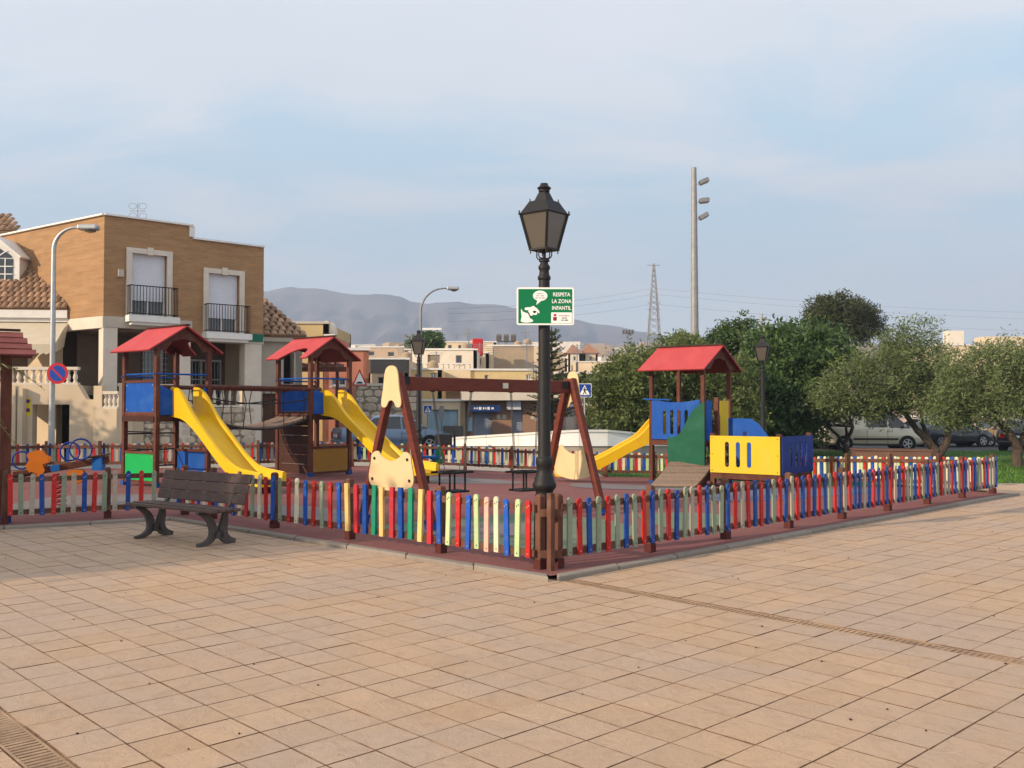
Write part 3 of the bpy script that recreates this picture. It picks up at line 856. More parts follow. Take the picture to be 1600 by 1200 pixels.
def posts4(root, F_, s, ztop, zb):
    for i, j in ((0, 0), (1, 0), (0, 1), (1, 1)):
        p = F_ + A_ * s * i + B_ * s * j
        z0 = zg(p.x, p.y) + 0.035
        g = MB(); g.obox((p.x, p.y, (z0 + .06 + ztop) / 2), A_ * .048, B_ * .048, UPZ * (ztop - z0 - .06) / 2)
        o = g.build('post', M['wood'], root, bevel=0.008)
        g = MB(); g.obox((p.x, p.y, z0 + .05), A_ * .056, B_ * .056, UPZ * .05)
        g.build('post_foot', M['foot_blue'], o)
def face_panel(root, name, a, b, z0, z1, m, off=(0, 0, 0), th=0.02, frame=True, inset=0.06):
    a = V(a); b = V(b); d = (b - a); L = d.length; d.normalize(); n = V((d.y, -d.x, 0))
    g = MB(); g.prism([a + d * inset + UPZ * z0, b - d * inset + UPZ * z0, b - d * inset + UPZ * z1, a + d * inset + UPZ * z1], n * th)
    o = g.build(name, m, root)
    if frame:
        for z in (z0 - .03, z1 + .03):
            g = MB(); g.bar(a + UPZ * z + n * .01 + d * .04, b + UPZ * z + n * .01 - d * .04, .05, .055); g.build('frame_rail', M['wood'], o)
        for u in (inset + .05, L - inset - .05):
            for z in (z0 + .05, z1 - .05):
                q = a + d * u + UPZ * z + n * th; MB().cyl(q, q + n * .008, .014, n=6).build('screw', M['bolt_pale'], o)
    return o
def tube_obj(root, name, pts, r, m, n=8, **k):
    return MB().tube(pts, r, n).build(name, m, root, smooth=True, **k)

S = 1.2
FA = V((-7.19, 19.3, 0)); FB = V((-4.72, 22.35, 0))
def slide_tower(label, F_, notch, kind):
    root = thing('slide_tower', label, 'play tower', (F_.x, F_.y, 0.035), 0, 'play towers with slides')
    L_, R_, K_ = F_ + B_ * S, F_ + A_ * S, F_ + A_ * S + B_ * S
    posts4(root, F_, S, 2.92, 0)
    gable_roof(root, F_ + A_ * S / 2 + B_ * S / 2, 0.86, 0.74, 2.80, 3.33, notch)
    g = MB(); c = F_ + A_ * S / 2 + B_ * S / 2
    for k in range(9):
        g2 = MB(); t = -0.5 + (k + .5) / 9
        q = c + B_ * (t * S * .96); q.z = 1.49
        g2.obox(q, A_ * (S / 2 + .03), B_ * (S * .96 / 18 - .004), UPZ * .018); g2.build('deck_plank', M['wood'], root)
    for a, b in ((F_, R_), (R_, K_), (K_, L_), (L_, F_)):
        d = (b - a).normalized(); n = V((d.y, -d.x, 0))
        g = MB(); g.bar(a + n * .055 + UPZ * 1.42, b + n * .055 + UPZ * 1.42, .035, .11); g.build('deck_beam', M['wood_dark'], root)
    # upper side panel towards the left and blue wings beside the slide mouth
    if kind == 'A':
        face_panel(root, 'side_panel', L_, F_, 1.56, 2.16, M['blue'])
        face_panel(root, 'lower_panel', L_, F_, 0.16, 0.70, M['green_panel'])
        face_panel(root, 'lower_panel', R_, K_, 0.12, 0.70, M['blue'])
        # ladder rungs on the far side
        for z in (0.4, 0.75, 1.1):
            tube_obj(root, 'rung', [K_ + UPZ * z, L_ + UPZ * z], .016, M['iron'])
            tube_obj(root, 'rung', [F_ + A_ * .05 + B_ * .3 + UPZ * (z + .05), F_ + A_ * .05 + B_ * S * .98 + UPZ * (z + .05)], .014, M['iron'])
    else:
        face_panel(root, 'side_panel', K_, L_, 1.56, 2.16, M['blue'])
        face_panel(root, 'lower_panel', F_, R_, 0.14, 0.68, M['ochre'])
        for k in range(6):
            z0 = 0.10 + k * 0.225
            face_panel(root, 'wall_board', L_, F_, z0, z0 + 0.217, M['wood_dark'], frame=False)
    mid = (F_ + R_) / 2; d = -B_
    for s in (-1, 1):
        a = mid + A_ * s * (S / 2 - .05); b = mid + A_ * s * .30
        g = MB(); g.prism([a + UPZ * 1.50, a + UPZ * 2.12, b + UPZ * 1.98 + d * .10, b + UPZ * 1.50 + d * .10], d * .018)
        g.build('wing_panel', M['blue'], root)
    for a, b, z in ((F_, R_, 2.34), (L_, F_, 2.34), (L_, K_, 2.30)):
        dd = (b - a).normalized(); tube_obj(root, 'grab_rail', [a - dd * .08 + UPZ * z, b + dd * .08 + UPZ * z], .019, M['blue'])
    SL = 2.95 if kind == 'A' else 3.22
    slide_at(root, mid - B_ * .02, -B_, SL, 1.53, 0.24)
    e = mid - B_ * (SL - .2)
    g = MB(); g.bar(e + A_ * -.2 + UPZ * .1, e + A_ * .2 + UPZ * .1, .08, .2); g.build('slide_support', M['wood_dark'], root)
    return root
slide_tower('left slide tower: red gable roof, blue side panel above green panel', FA, 1, 'A')
slide_tower('slide tower nearest the swings: red roof, ochre board below, bridge on its left', FB, -1, 'B')

# hanging bridge between the two towers
a0 = FA + A_ * S; a1 = a0 + B_ * S; b0 = FB; b1 = FB + B_ * S
br = thing('plank_bridge', 'sagging brown plank bridge with black ropes between the two slide towers', 'bridge', (a0.x, a0.y, 0.035))
NP = 17
def sag(t): return 1.44 - 0.30 * 4 * t * (1 - t) * 0.8
for k in range(NP):
    t = (k + .5) / NP; p = a0.lerp(b0, t); q = a1.lerp(b1, t); z = sag(t)
    dz = sag(t + .01) - sag(t - .01); dv = (b0 - a0) * .02; dv.z = dz; dv.normalize()
    g = MB(); m_ = p.lerp(q, .5) + UPZ * z; sv_ = (q - p) / 2 * .9
    g.obox(m_, dv * ((b0 - a0).length / NP / 2 - .008), sv_, dv.cross(sv_.normalized()) * .02); g.build('bridge_plank', M['wood_grey'], br)
for s_, e_ in ((a0, b0), (a1, b1)):
    tube_obj(br, 'deck_rope', [s_.lerp(e_, t / 14) + UPZ * (sag(t / 14) - .035) for t in range(15)], .022, M['rope'])
    tube_obj(br, 'hand_rope', [s_.lerp(e_, t / 14) + UPZ * (1.86 - .5 * (t / 14) * (1 - t / 14)) for t in range(15)], .014, M['rope'])
    g = MB(); g.cyl(s_ - A_ * .35 + UPZ * 2.10, e_ + A_ * .3 + UPZ * 2.08, .048, n=10); g.build('top_log', M['wood'], br, smooth=True)
    for k in range(5):
        t = (k + .6) / 5
        tube_obj(br, 'hanger_rope', [s_.lerp(e_, t) + UPZ * 2.05, s_.lerp(e_, t + random.uniform(-.03, .03)) + UPZ * 1.75, s_.lerp(e_, t) + UPZ * (sag(t) - .03)], .011, M['rope'], 5)

# ------------------------------------------------------------------ right tower
def zc(p): return zg(p.x, p.y) + .035
SC = 1.4
FC = V((4.55, 22.7, 0)); LC, RC, KC = FC + B_ * SC, FC + A_ * SC, FC + A_ * SC + B_ * SC
rt = thing('play_tower', 'large right-hand play tower with red roof, yellow slide, green panel and ramp', 'play tower', (FC.x, FC.y, zc(FC)))
posts4(rt, FC, SC, 2.70, 0)
gable_roof(rt, FC + A_ * SC / 2 + B_ * SC / 2, 1.03, 0.90, 2.55, 3.15)
for k in range(10):
    g = MB(); q = FC + A_ * SC / 2 + B_ * (SC * (k + .5) / 10); q.z = .86
    g.obox(q, A_ * (SC / 2 + .03), B_ * (SC / 20 - .004), UPZ * .02); g.build('deck_plank', M['wood'], rt)
for a, b in ((FC, RC), (RC, KC), (KC, LC), (LC, FC)):
    d = (b - a).normalized(); n = V((d.y, -d.x, 0))
    g = MB(); g.bar(a + n * .03 + UPZ * .79, b + n * .03 + UPZ * .79, .035, .11); g.build('deck_beam', M['wood'], rt)
# blue slotted panel on the left front, wavy top
d = (FC - LC).normalized(); n = V((d.y, -d.x, 0)); W = SC - .10
g = MB(); O = LC + d * .05 + n * .055 + UPZ * .88
slots = [(W * f - .045, W * f + .045, .12, .72) for f in (.27, .42, .57, .72)]
g.holed(W, .90, slots, O, d, UPZ, n * .02)
top = [(W * i / 10, .90 + .07 * (abs(i - 5) / 5.0) ** 2) for i in range(11)]
g.prism([O + UPZ * .90, O + d * W + UPZ * .90] + [O + d * u + UPZ * v for u, v in top[::-1]], n * .02)
g.build('slotted_panel', M['blue'], rt)
# dark green ramp guard with a wave edge, standing on the ramp
O = LC + d * (SC * .40) + n * .20 + UPZ * .17
gp = [(0, 0), (.98, 0), (.98, 1.62)] + [(.93, 1.60), (.80, 1.53), (.68, 1.42), (.57, 1.27), (.47, 1.08), (.38, .92), (.28, .82), (.15, .77), (0, .77)]
g = MB(); g.prism([O + d * u + UPZ * v for u, v in gp], n * .022); g.build('wave_panel', M['dark_green'], rt)
# right face: blue panel, short post, yellow panel
for u0, u1, m_ in ((.06, .36, 'blue'), (.80, 1.26, 'yellow_panel')):
    g = MB(); dd = A_; nn = -B_
    g.prism([FC + dd * u0 + nn * .03 + UPZ * .86, FC + dd * u1 + nn * .03 + UPZ * .86, FC + dd * u1 + nn * .03 + UPZ * 1.82, FC + dd * u0 + nn * .03 + UPZ * 1.82], nn * .02)
    g.build('side_panel', M[m_], rt)
g = MB(); q = FC + A_ * .62 - B_ * .05; g.obox((q.x, q.y, 1.0), A_ * .05, B_ * .05, UPZ * .90); g.build('short_post', M['wood'], rt)
g = MB(); g.prism([KC + UPZ * .86, LC + UPZ * .86, LC + UPZ * 1.3, KC + UPZ * 1.3], B_ * .02); 
tube_obj(rt, 'grab_rail', [LC - d * .18 + n * .08 + UPZ * 1.86, LC + d * .55 + n * .08 + UPZ * 1.84], .02, M['blue'])
slide_at(rt, (LC + KC) / 2 - A_ * .25 + V((.1, 0, 0)), V((-1, -.10, 0)), 2.75, .88, .02, wall0=.62, wall1=.22)
# ramp of planks
r0, r1 = V((3.00, 20.75, 0)), V((3.97, 20.6, 0)); t0, t1 = V((3.78, 22.9, 0)), V((4.82, 22.75, 0))
for k in range(15):
    a, b = (k + .04) / 15, (k + .96) / 15
    pts = []
    for t, (u, v) in ((a, (r0, t0)), (a, (r1, t1)), (b, (r1, t1)), (b, (r0, t0))):
        q = u.lerp(v, t); q.z = zg(q.x, q.y) * (1 - t) + .06 + .17 * t + .1 * t; pts.append(q)
    MB().prism(pts, (0, 0, .03)).build('ramp_plank', M['wood_grey'], rt)
for u, v in ((r0, t0), (r1, t1)):
    g = MB(); g.bar(u + UPZ * (.01 + zg(u.x, u.y)), v + UPZ * .22, .07, .13); g.build('ramp_beam', M['wood_dark'], rt)
# lower deck with yellow and deep-blue slotted panels
F2 = V((5.74, 20.5, 0)); s1, s2 = 1.55, 1.7
L2, R2, K2 = F2 + B_ * s1, F2 + A_ * s2, F2 + A_ * s2 + B_ * s1
for p, h in ((F2, 1.08), (L2, 1.08), (R2, 1.08), (K2, 1.08), (L2.lerp(F2, .18), .22), (F2.lerp(R2, .6), .2)):
    g = MB(); z0 = zc(p); g.obox((p.x, p.y, (z0 + h) / 2), A_ * .05, B_ * .05, UPZ * (h - z0) / 2); g.build('post', M['wood'], rt)
for k in range(12):
    g = MB(); q = F2 + A_ * (s2 * (k + .5) / 12) + B_ * s1 / 2; q.z = .20
    g.obox(q, A_ * (s2 / 24 - .005), B_ * (s1 / 2), UPZ * .02); g.build('deck_plank', M['wood_grey'], rt)
for a, b in ((L2, F2), (F2, R2), (R2, K2)):
    d = (b - a).normalized(); n = V((d.y, -d.x, 0))
    g = MB(); g.bar(a + n * .03 + UPZ * .13, b + n * .03 + UPZ * .13, .04, .12); g.build('deck_beam', M['wood'], rt)
def slotted(a, b, m_, fr, z0=.205, h=.82):
    d = (b - a).normalized(); n = V((d.y, -d.x, 0)); W = (b - a).length + .08
    g = MB(); O = a - d * .04 + n * .055 + UPZ * z0
    g.holed(W, h, [(W * f - .05, W * f + .05, .13, .69) for f in fr], O, d, UPZ, n * .022)
    o = g.build('slotted_panel', M[m_], rt)
    for u in (.05, W - .05):
        for v in (.05, h / 2, h - .05):
            MB().cyl(O + d * u + UPZ * v + n * .022, O + d * u + UPZ * v + n * .028, .012, n=6).build('screw', M['bolt_dark'], o)
slotted(L2, F2, 'yellow_panel', (.25, .41, .57))
slotted(F2 + A_ * .02, R2, 'navy', (.28, .45, .61, .76))
d = -B_; O = K2 + B_ * .42 - A_ * .05 + UPZ * .22; sw1 = 1.12
gp = [(0, 0), (sw1, 0), (sw1, .62), (sw1 - .16, .82), (sw1 - .36, 1.06), (sw1 - .55, 1.17), (0, 1.18)]
g = MB(); g.prism([O + d * u + UPZ * v for u, v in gp], A_ * .02); g.build('wave_panel', M['blue'], rt)
# stairs from lower deck up to the tower
for s_ in (.25, 1.15):
    a = L2 + A_ * s_ + UPZ * .2; b = FC + A_ * s_ + UPZ * .82
    g = MB(); g.bar(a, b, .05, .16); g.build('stair_string', M['wood'], rt)
for k in range(3):
    t = (k + .5) / 3; q = (L2 + A_ * .7 + UPZ * .22).lerp(FC + A_ * .7 + UPZ * .84, t)
    MB().obox(q, A_ * .43, B_ * .11, UPZ * .018).build('stair_tread', M['wood_grey'], rt)
# pale slot shapes left on the panel
tube_obj(rt, 'floor_beam', [L2 + UPZ * .06 + A_ * .3, F2 + UPZ * .06 + A_ * .3], .04, M['wood_dark'])

# ------------------------------------------------------------------ swings
sw = thing('swing_set', 'dark red timber swing frame with cream plates on its ends', 'swing', (-.3, 13.9, .035))
fl = [V((-1.05, 12.55, .035)), V((-2.08, 13.35, .035))]; fr = [V((1.36, 14.4, .035)), V((.50, 15.45, .035))]
apl = V((-1.575, 12.93, 2.12)); apr = V((.90, 14.9, 2.10))
for feet, ap in ((fl, apl), (fr, apr)):
    for k, f in enumerate(feet):
        sp = (f - ap); sp.z = 0; sp.normalize()
        top = ap + sp * .045
        bdir = (apr - apl).normalized()
        g = MB(); g.bar(f + UPZ * .09, top, .10, .10, up=bdir); o = g.build('leg', M['wood_red'], sw, bevel=.012)
        g = MB(); g.bar(f + UPZ * .0, f + (top - f) * .07, .115, .115, up=bdir); g.build('leg_foot', M['foot_blue'], o)
bd = (apr - apl).normalized(); bd2 = V((bd.x, bd.y, 0)).normalized(); bn = V((bd2.y, -bd2.x, 0))
g = MB(); g.bar(apl - UPZ * .14 + bd2 * .05, apr - UPZ * .13 + bd2 * .04, .10, .19); g.build('beam', M['wood_red'], sw, bevel=.012)
bp_ = apl.lerp(apr, .585) + bn * .052 - UPZ * .135
MB().obox(bp_, bd2 * .05, UPZ * .04, bn * .004).build('plate', M['stone_trim'], sw)
for k in (-.016, .002, .018):
    pass
for ap, s_ in ((apl, -1), (apr, 1)):
    for k in (-1, 1):
        MB().obox(ap - bd2 * s_ * .10 - UPZ * (.10) + bn * .056 * k, bd2 * .09, UPZ * .055, bn * .004).build('bracket', M['black_metal'], sw)
# cream plates on the outer sides of the frames
def frame_plate(feet, ap, outer, outline, zc_, name):
    e = (feet[0] - feet[1]); e.z = 0; e.normalize()
    n = outer
    lat = (feet[0] + feet[1]) / 2
    g = MB(); base = V((ap.x, ap.y, 0)) + n * .062
    g.prism([base + e * u + UPZ * (zc_ + v) for u, v in outline], n * .016)
    o = g.build(name, M['cream_panel'], sw)
    return o, base, e, n
def smooth_outline(pts, n=5):
    out = []; m = len(pts)
    for i in range(m):
        p0, p1, p2, p3 = [V((*pts[(i + k) % m], 0)) for k in (-1, 0, 1, 2)]
        for s in range(n):
            t = s / n
            q = .5 * ((2 * p1) + (p2 - p0) * t + (2 * p0 - 5 * p1 + 4 * p2 - p3) * t * t + (3 * p1 - p0 - 3 * p2 + p3) * t ** 3)
            out.append((q.x, q.y))
    return out
cap = smooth_outline([(0, .56), (-.085, .53), (-.125, .44), (-.15, .25), (-.185, .08), (-.17, .005), (-.10, 0), (-.05, .07), (0, .09), (.05, .07), (.10, 0), (.17, .005), (.185, .08), (.15, .25), (.125, .44), (.085, .53)])
bear = smooth_outline([(-.25, .50), (-.36, .46), (-.38, .36), (-.42, .18), (-.40, .06), (-.30, .01), (0, -.03), (.30, .01), (.40, .06), (.42, .18), (.38, .36), (.36, .46), (.25, .50), (.17, .43), (0, .37), (-.17, .43)])
for feet, ap, n in ((fl, apl, -bd2), (fr, apr, bd2)):
    frame_plate(feet, ap, n, cap, 1.66, 'cap_plate')
    o, base, e, nn = frame_plate(feet, ap, n, bear, .56, 'bear_plate')
    for u, v in ((-.31, .40), (.31, .40), (-.35, .12), (.35, .12)):
        q = base + e * u + UPZ * (.56 + v) + nn * .016
        MB().cyl(q, q + nn * .012, .02, n=10).build('bolt', M['bolt_dark'], o)
def cradle_swing(label, f0, f1, zs):
    a = apl.lerp(apr, f0); b = apl.lerp(apr, f1); a.z = b.z = 1.90
    c = (a + b) / 2; root = thing('cradle_swing', label, 'swing', (c.x, c.y, zs), 0, 'cradle swing seats')
    e = bd2; nn = bn; w, h, dp = .21, .27, .16
    # ring at the top, square base, four uprights
    ring = [c + e * (w * math.cos(t)) + nn * (dp * math.sin(t)) for t in [2 * math.pi * i / 16 for i in range(16)]]
    for q in ring: q.z = zs + h
    MB().tube(ring, .018, 8, closed=True).build('top_ring', M['rubber_black'], root, smooth=True)
    g = MB()
    for s in (-1, 1):
        q = c + nn * dp * s * .8; q.z = zs + h
        MB().bar(q - e * .27, q + e * .27, .03, .03).build('top_bar', M['rubber_black'], root)
    q = c.copy(); q.z = zs
    MB().obox(q, e * .20, nn * .15, UPZ * .014).build('seat_pad', M['rubber_black'], root, bevel=.01)
    for s in (-1, 1):
        for k in (-1, 1):
            q = c + e * w * .62 * s + nn * dp * k * .8
            MB().cyl(q + UPZ * (zs - q.z), q + UPZ * (zs + h - q.z), .014, n=8).build('upright', M['rubber_black'], root, smooth=True)
    for p, s in ((a, -1), (b, 1)):
        end = c + e * w * s; end.z = zs + h + .32
        # links: alternating short flattened rings drawn as small rods
        top = V((p.x, p.y, 1.88)); N_ = 46
        g = MB()
        for k in range(N_):
            q0 = top.lerp(end, k / N_); q1 = top.lerp(end, (k + .86) / N_)
            ax = e if k % 2 else nn
            for t in (-1, 1):
                g.bar(q0 + ax * .013 * t, q1 + ax * .013 * t, .010, .010, up=nn if k % 2 else e)
        g.build('chain', M['chain'], root)
        for k in (-1, 1):
            MB().cyl(end, c + e * w * s * .8 + nn * dp * .5 * k + UPZ * (zs + h - c.z), .006, n=5).build('chain_branch', M['chain'], root)
        MB().obox((p.x, p.y, 1.93), e * .02, nn * .03, UPZ * .06).build('hanger', M['black_metal'], root)
cradle_swing('left cradle swing seat hanging beside the cream bear plate', .19, .40, .47)
cradle_swing('right cradle swing seat hanging beside the lamp post', .63, .80, .42)

# ------------------------------------------------------------------ seesaw and spring rider
M['orange'] = mat('orange_plastic', (0.55, 0.15, 0.015), .45, .1, 5); M['ring_blue'] = mat('blue_steel', (0.012, 0.035, 0.20), .4, .1, 8)
M['spring_red'] = mat('red_spring', (0.30, 0.03, 0.03), .5, .15, 8); M['rider_green'] = mat('green_rider', (0.012, 0.16, 0.05), .45, .1, 6); M['rider_blue'] = mat('blue_rider', (0.012, 0.10, 0.33), .45, .1, 6)
ss = thing('spring_seesaw', 'orange and brown seesaw with blue hoop handles behind the left fence', 'seesaw', (-7.35, 15.6, .035))
sx, sy = -7.35, 15.6; d = V((1, .25, 0)).normalized(); n = V((d.y, -d.x, 0))
def S_(u, z, v=0.0): q = V((sx, sy, 0)) + d * u + n * v; q.z = z; return q
MB().bar(S_(-.72, .56), S_(.72, .80), .10, .11).build('beam', M['wood'], ss, bevel=.01)
MB().bar(S_(.38, .83), S_(.72, .88), .22, .03).build('seat_board', M['wood_dark'], ss, bevel=.008)
MB().bar(S_(-.72, .55), S_(-.42, .60), .22, .03).build('seat_board', M['wood_dark'], ss, bevel=.008)
for c_, r_ in ((S_(.10, .93, -.10), .15), (S_(.30, .97, .10), .17), (S_(-.60, .80, 0), .14)):
    MB().tube([c_ + d * (r_ * math.cos(t)) + UPZ * (r_ * math.sin(t)) for t in [2 * math.pi * i / 20 for i in range(20)]], .016, 6, closed=True).build('hoop_handle', M['ring_blue'], ss, smooth=True)
head = smooth_outline([(-.22, .0), (-.16, .14), (-.20, .26), (-.06, .34), (.08, .33), (.16, .24), (.24, .20), (.22, .08), (.12, .04), (.16, -.10), (.05, -.20), (-.10, -.17)])
for k in (-1, 1):
    MB().prism([S_(-.36 + u * .74, .70 + v * .74, .06 * k) for u, v in head], n * .022 * k).build('animal_panel', M['orange'], ss)
MB().bar(S_(-.15, .66, .08), S_(-.02, .68, .08), .03, .10).build('bracket', M['rider_blue'], ss)
MB().bar(S_(.56, .62, .0), S_(.56, .84, .0), .16, .16).build('stop_block', M['rider_blue'], ss)
tail = smooth_outline([(-.14, .14), (.12, .16), (.16, .0), (.02, -.14), (-.10, -.06)])
for k in (-1, 1): MB().prism([S_(.22 + u * .8, .50 + v * .8, .06 * k) for u, v in tail], n * .02 * k).build('side_panel', M['orange'], ss)
MB().tube([S_(-.02 + .085 * math.cos(t * .6), .06 + .50 * t / 70, .085 * math.sin(t * .6)) for t in range(71)], .016, 6).build('spring', M['spring_red'], ss, smooth=True)
sr = thing('spring_rider', 'small green and blue spring rider near the far picket fence', 'spring rider', (X(683, 24.4), 24.4, .035))
rx, ry = sr.location.x, sr.location.y
def R_(u, z, v=0.0): return V((rx + u, ry + v, z))
frog = smooth_outline([(-.06, .02), (-.10, .14), (-.08, .30), (-.05, .38), (0, .45), (.05, .38), (.09, .28), (.13, .14), (.10, .02)])
for k in (-1, 1): MB().prism([R_(.06 + u, .22 + v, .07 * k) for u, v in frog], (0, .02 * k, 0)).build('animal_panel', M['rider_green'], sr)
MB().box(rx - .36, rx + .10, ry - .12, ry + .12, .36, .42).build('seat', M['rider_blue'], sr, bevel=.01)
MB().box(rx - .40, rx - .36, ry - .12, ry + .12, .30, .52).build('backrest', M['rider_blue'], sr, bevel=.01)
MB().tube([R_(-.10 + .08 * math.cos(t * .6), .06 + .30 * t / 50, .08 * math.sin(t * .6)) for t in range(51)], .014, 6).build('spring', M['rubber_black'], sr, smooth=True)
MB().cyl(R_(.11, .46, -.12), R_(.11, .46, .12), .016).build('handle_bar', M['rider_blue'], sr)
MB().obox((rx + .10, ry - .095, .38), (.025, 0, 0), (0, .004, 0), (0, 0, .03)).build('eye', M['white_paint'], sr)

# ------------------------------------------------------------------ noticeboard at the left edge
M['maroon'] = mat('faded_maroon_planks', (0.21, 0.068, 0.060), .7, .2, 6, .2, 60, rnd=.12)
nb = thing('noticeboard', 'timber playground noticeboard with red plank roof at the left edge', 'noticeboard', (-7.10, 13.4, .035))
nd = V((-.86, -.5, 0)).normalized(); nn = V((nd.y, -nd.x, 0))
if nn.y > 0: nn = -nn
q0 = V((-7.12, 13.42, 0)); q1 = q0 + nd * 1.25
for q in (q0, q1):
    MB().obox((q.x, q.y, 1.24), nd * .07, nn * .07, UPZ * 1.14).build('post', M['wood'], nb, bevel=.01)
    MB().obox((q.x, q.y, .09), nd * .08, nn * .08, UPZ * .055).build('post_foot', M['foot_blue'], nb)
for s in (-1, 1):
    for k in range(4):
        z0 = 2.70 - .085 * k; o0 = .03 + .10 * k
        p0 = q0 - nd * (.20 + .05 * k) + nn * s * (o0 + .055) + UPZ * (z0 - .03); p1 = q1 + nd * .3 + nn * s * (o0 + .055) + UPZ * (z0 - .03)
        g = MB(); up_ = (nn * s * .55 + UPZ * .83)
        g.bar(p0, p1, .13, .022, up=up_); g.build('roof_plank', M['maroon'], nb)
MB().bar(q0 - nd * .17 + UPZ * 2.745, q1 + nd * .3 + UPZ * 2.745, .12, .03).build('ridge_board', M['wood_dark'], nb)
g = MB(); e0 = q0 + nd * .09; e1 = q1 - nd * .09
g.prism([e0 + UPZ * 1.95, e1 + UPZ * 1.95, e1 + UPZ * 2.22, e0 + UPZ * 2.22], nn * .02); g.build('board', M['stone_trim'], nb)
g = MB(); g.prism([e0 + UPZ * .75, e1 + UPZ * .75, e1 + UPZ * 1.05, e0 + UPZ * 1.05], nn * .02)
MB().bar(e0 + UPZ * 1.88, e1 + UPZ * 1.88, .05, .08).build('cross_rail', M['wood'], nb)
M['red_panel'] = mat('red_panel', (0.35, 0.02, 0.025), .5, .1, 4)
MB().prism([e0 + UPZ * .45, e1 + UPZ * .45, e1 + UPZ * .85, e0 + UPZ * .85], nn * .02).build('lower_board', M['red_panel'], nb)

# ------------------------------------------------------------------ bench
bx = V((-3.98, 12.0, 0)); bdv = V((.82, -.572, 0)).normalized(); bf = V((bdv.y, -bdv.x, 0))  # bf: the way a sitter faces
if bf.y > 0: bf = -bf
be = thing('park_bench', 'brown slatted park bench with iron legs facing the square', 'bench', (bx.x, bx.y, 0))
def Q(u, f, z): return bx + bdv * u + bf * f + UPZ * z
HL = .86
for k, (f, z) in enumerate(((.36, .425), (.25, .432), (.14, .428), (.03, .418))):
    MB().obox(Q(0, f, z), bdv * HL, bf * .049 + UPZ * (.004 if k < 2 else -.006), UPZ * .018).build('seat_slat', M['bench_wood'], be, bevel=.006)
bk = (bf * -.32 + UPZ * .95).normalized(); bkn = (bf * .95 + UPZ * .32).normalized()
for k in range(3):
    c = Q(0, -.06, .455) + bk * (.080 + .128 * k)
    MB().obox(c, bdv * HL, bk * .0605, bkn * .016).build('back_slat', M['bench_wood'], be, bevel=.006)
def ribbon(path, wid, thick, place):
    """flat curved strap in the (f,z) plane"""
    n = len(path); L_ = []; R_ = []
    for i, (a, b) in enumerate(path):
        a0, b0 = path[max(i - 1, 0)]; a1, b1 = path[min(i + 1, n - 1)]
        dx, dy = a1 - a0, b1 - b0; l = math.hypot(dx, dy) or 1; nx, ny = -dy / l, dx / l
        L_.append((a + nx * wid[i] / 2, b + ny * wid[i] / 2)); R_.append((a - nx * wid[i] / 2, b - ny * wid[i] / 2))
    g = MB()
    for i in range(n - 1):
        g.prism([place(*L_[i]), place(*L_[i + 1]), place(*R_[i + 1]), place(*R_[i])], bdv * thick)
    return g
def curve2(pts, n=6):
    out = []
    for i in range(len(pts) - 1):
        p0 = pts[max(i - 1, 0)]; p1 = pts[i]; p2 = pts[i + 1]; p3 = pts[min(i + 2, len(pts) - 1)]
        for s in range(n):
            t = s / n
            out.append(tuple(.5 * ((2 * p1[k]) + (p2[k] - p0[k]) * t + (2 * p0[k] - 5 * p1[k] + 4 * p2[k] - p3[k]) * t * t + (3 * p1[k] - p0[k] - 3 * p2[k] + p3[k]) * t ** 3) for k in (0, 1)))
    out.append(pts[-1]); return out
for u in (-.62, .62):
    pl = lambda f, z, u=u: Q(u - .03, f, z)
    sup = MB()
    fr_ = curve2([(.42, .402), (.33, .37), (.24, .29), (.20, .18), (.22, .09), (.30, .035), (.42, .018)])
    rr_ = curve2([(.02, .40), (.035, .28), (.06, .17), (.04, .09), (-.03, .04), (-.12, .018)])
    for pth, w0, w1 in ((fr_, .035, .05), (rr_, .06, .05)):
        n_ = len(pth); wid = [w0 + .06 * math.sin(math.pi * i / (n_ - 1)) ** 1.5 for i in range(n_)]
        q = ribbon(pth, wid, .05, pl); sup.add(q.v, q.f)
    q = ribbon([(.20, .13), (.13, .115), (.06, .13)], [.10, .09, .10], .05, pl); sup.add(q.v, q.f)
    q = ribbon([(.43, .398), (.02, .392)], [.03, .035], .05, pl); sup.add(q.v, q.f)
    q = ribbon([(.0, .39), (-.06, .47), (-.205, .86)], [.05, .04, .025], .04, pl); sup.add(q.v, q.f)
    sup.build('iron_support', M['bench_iron'], be)

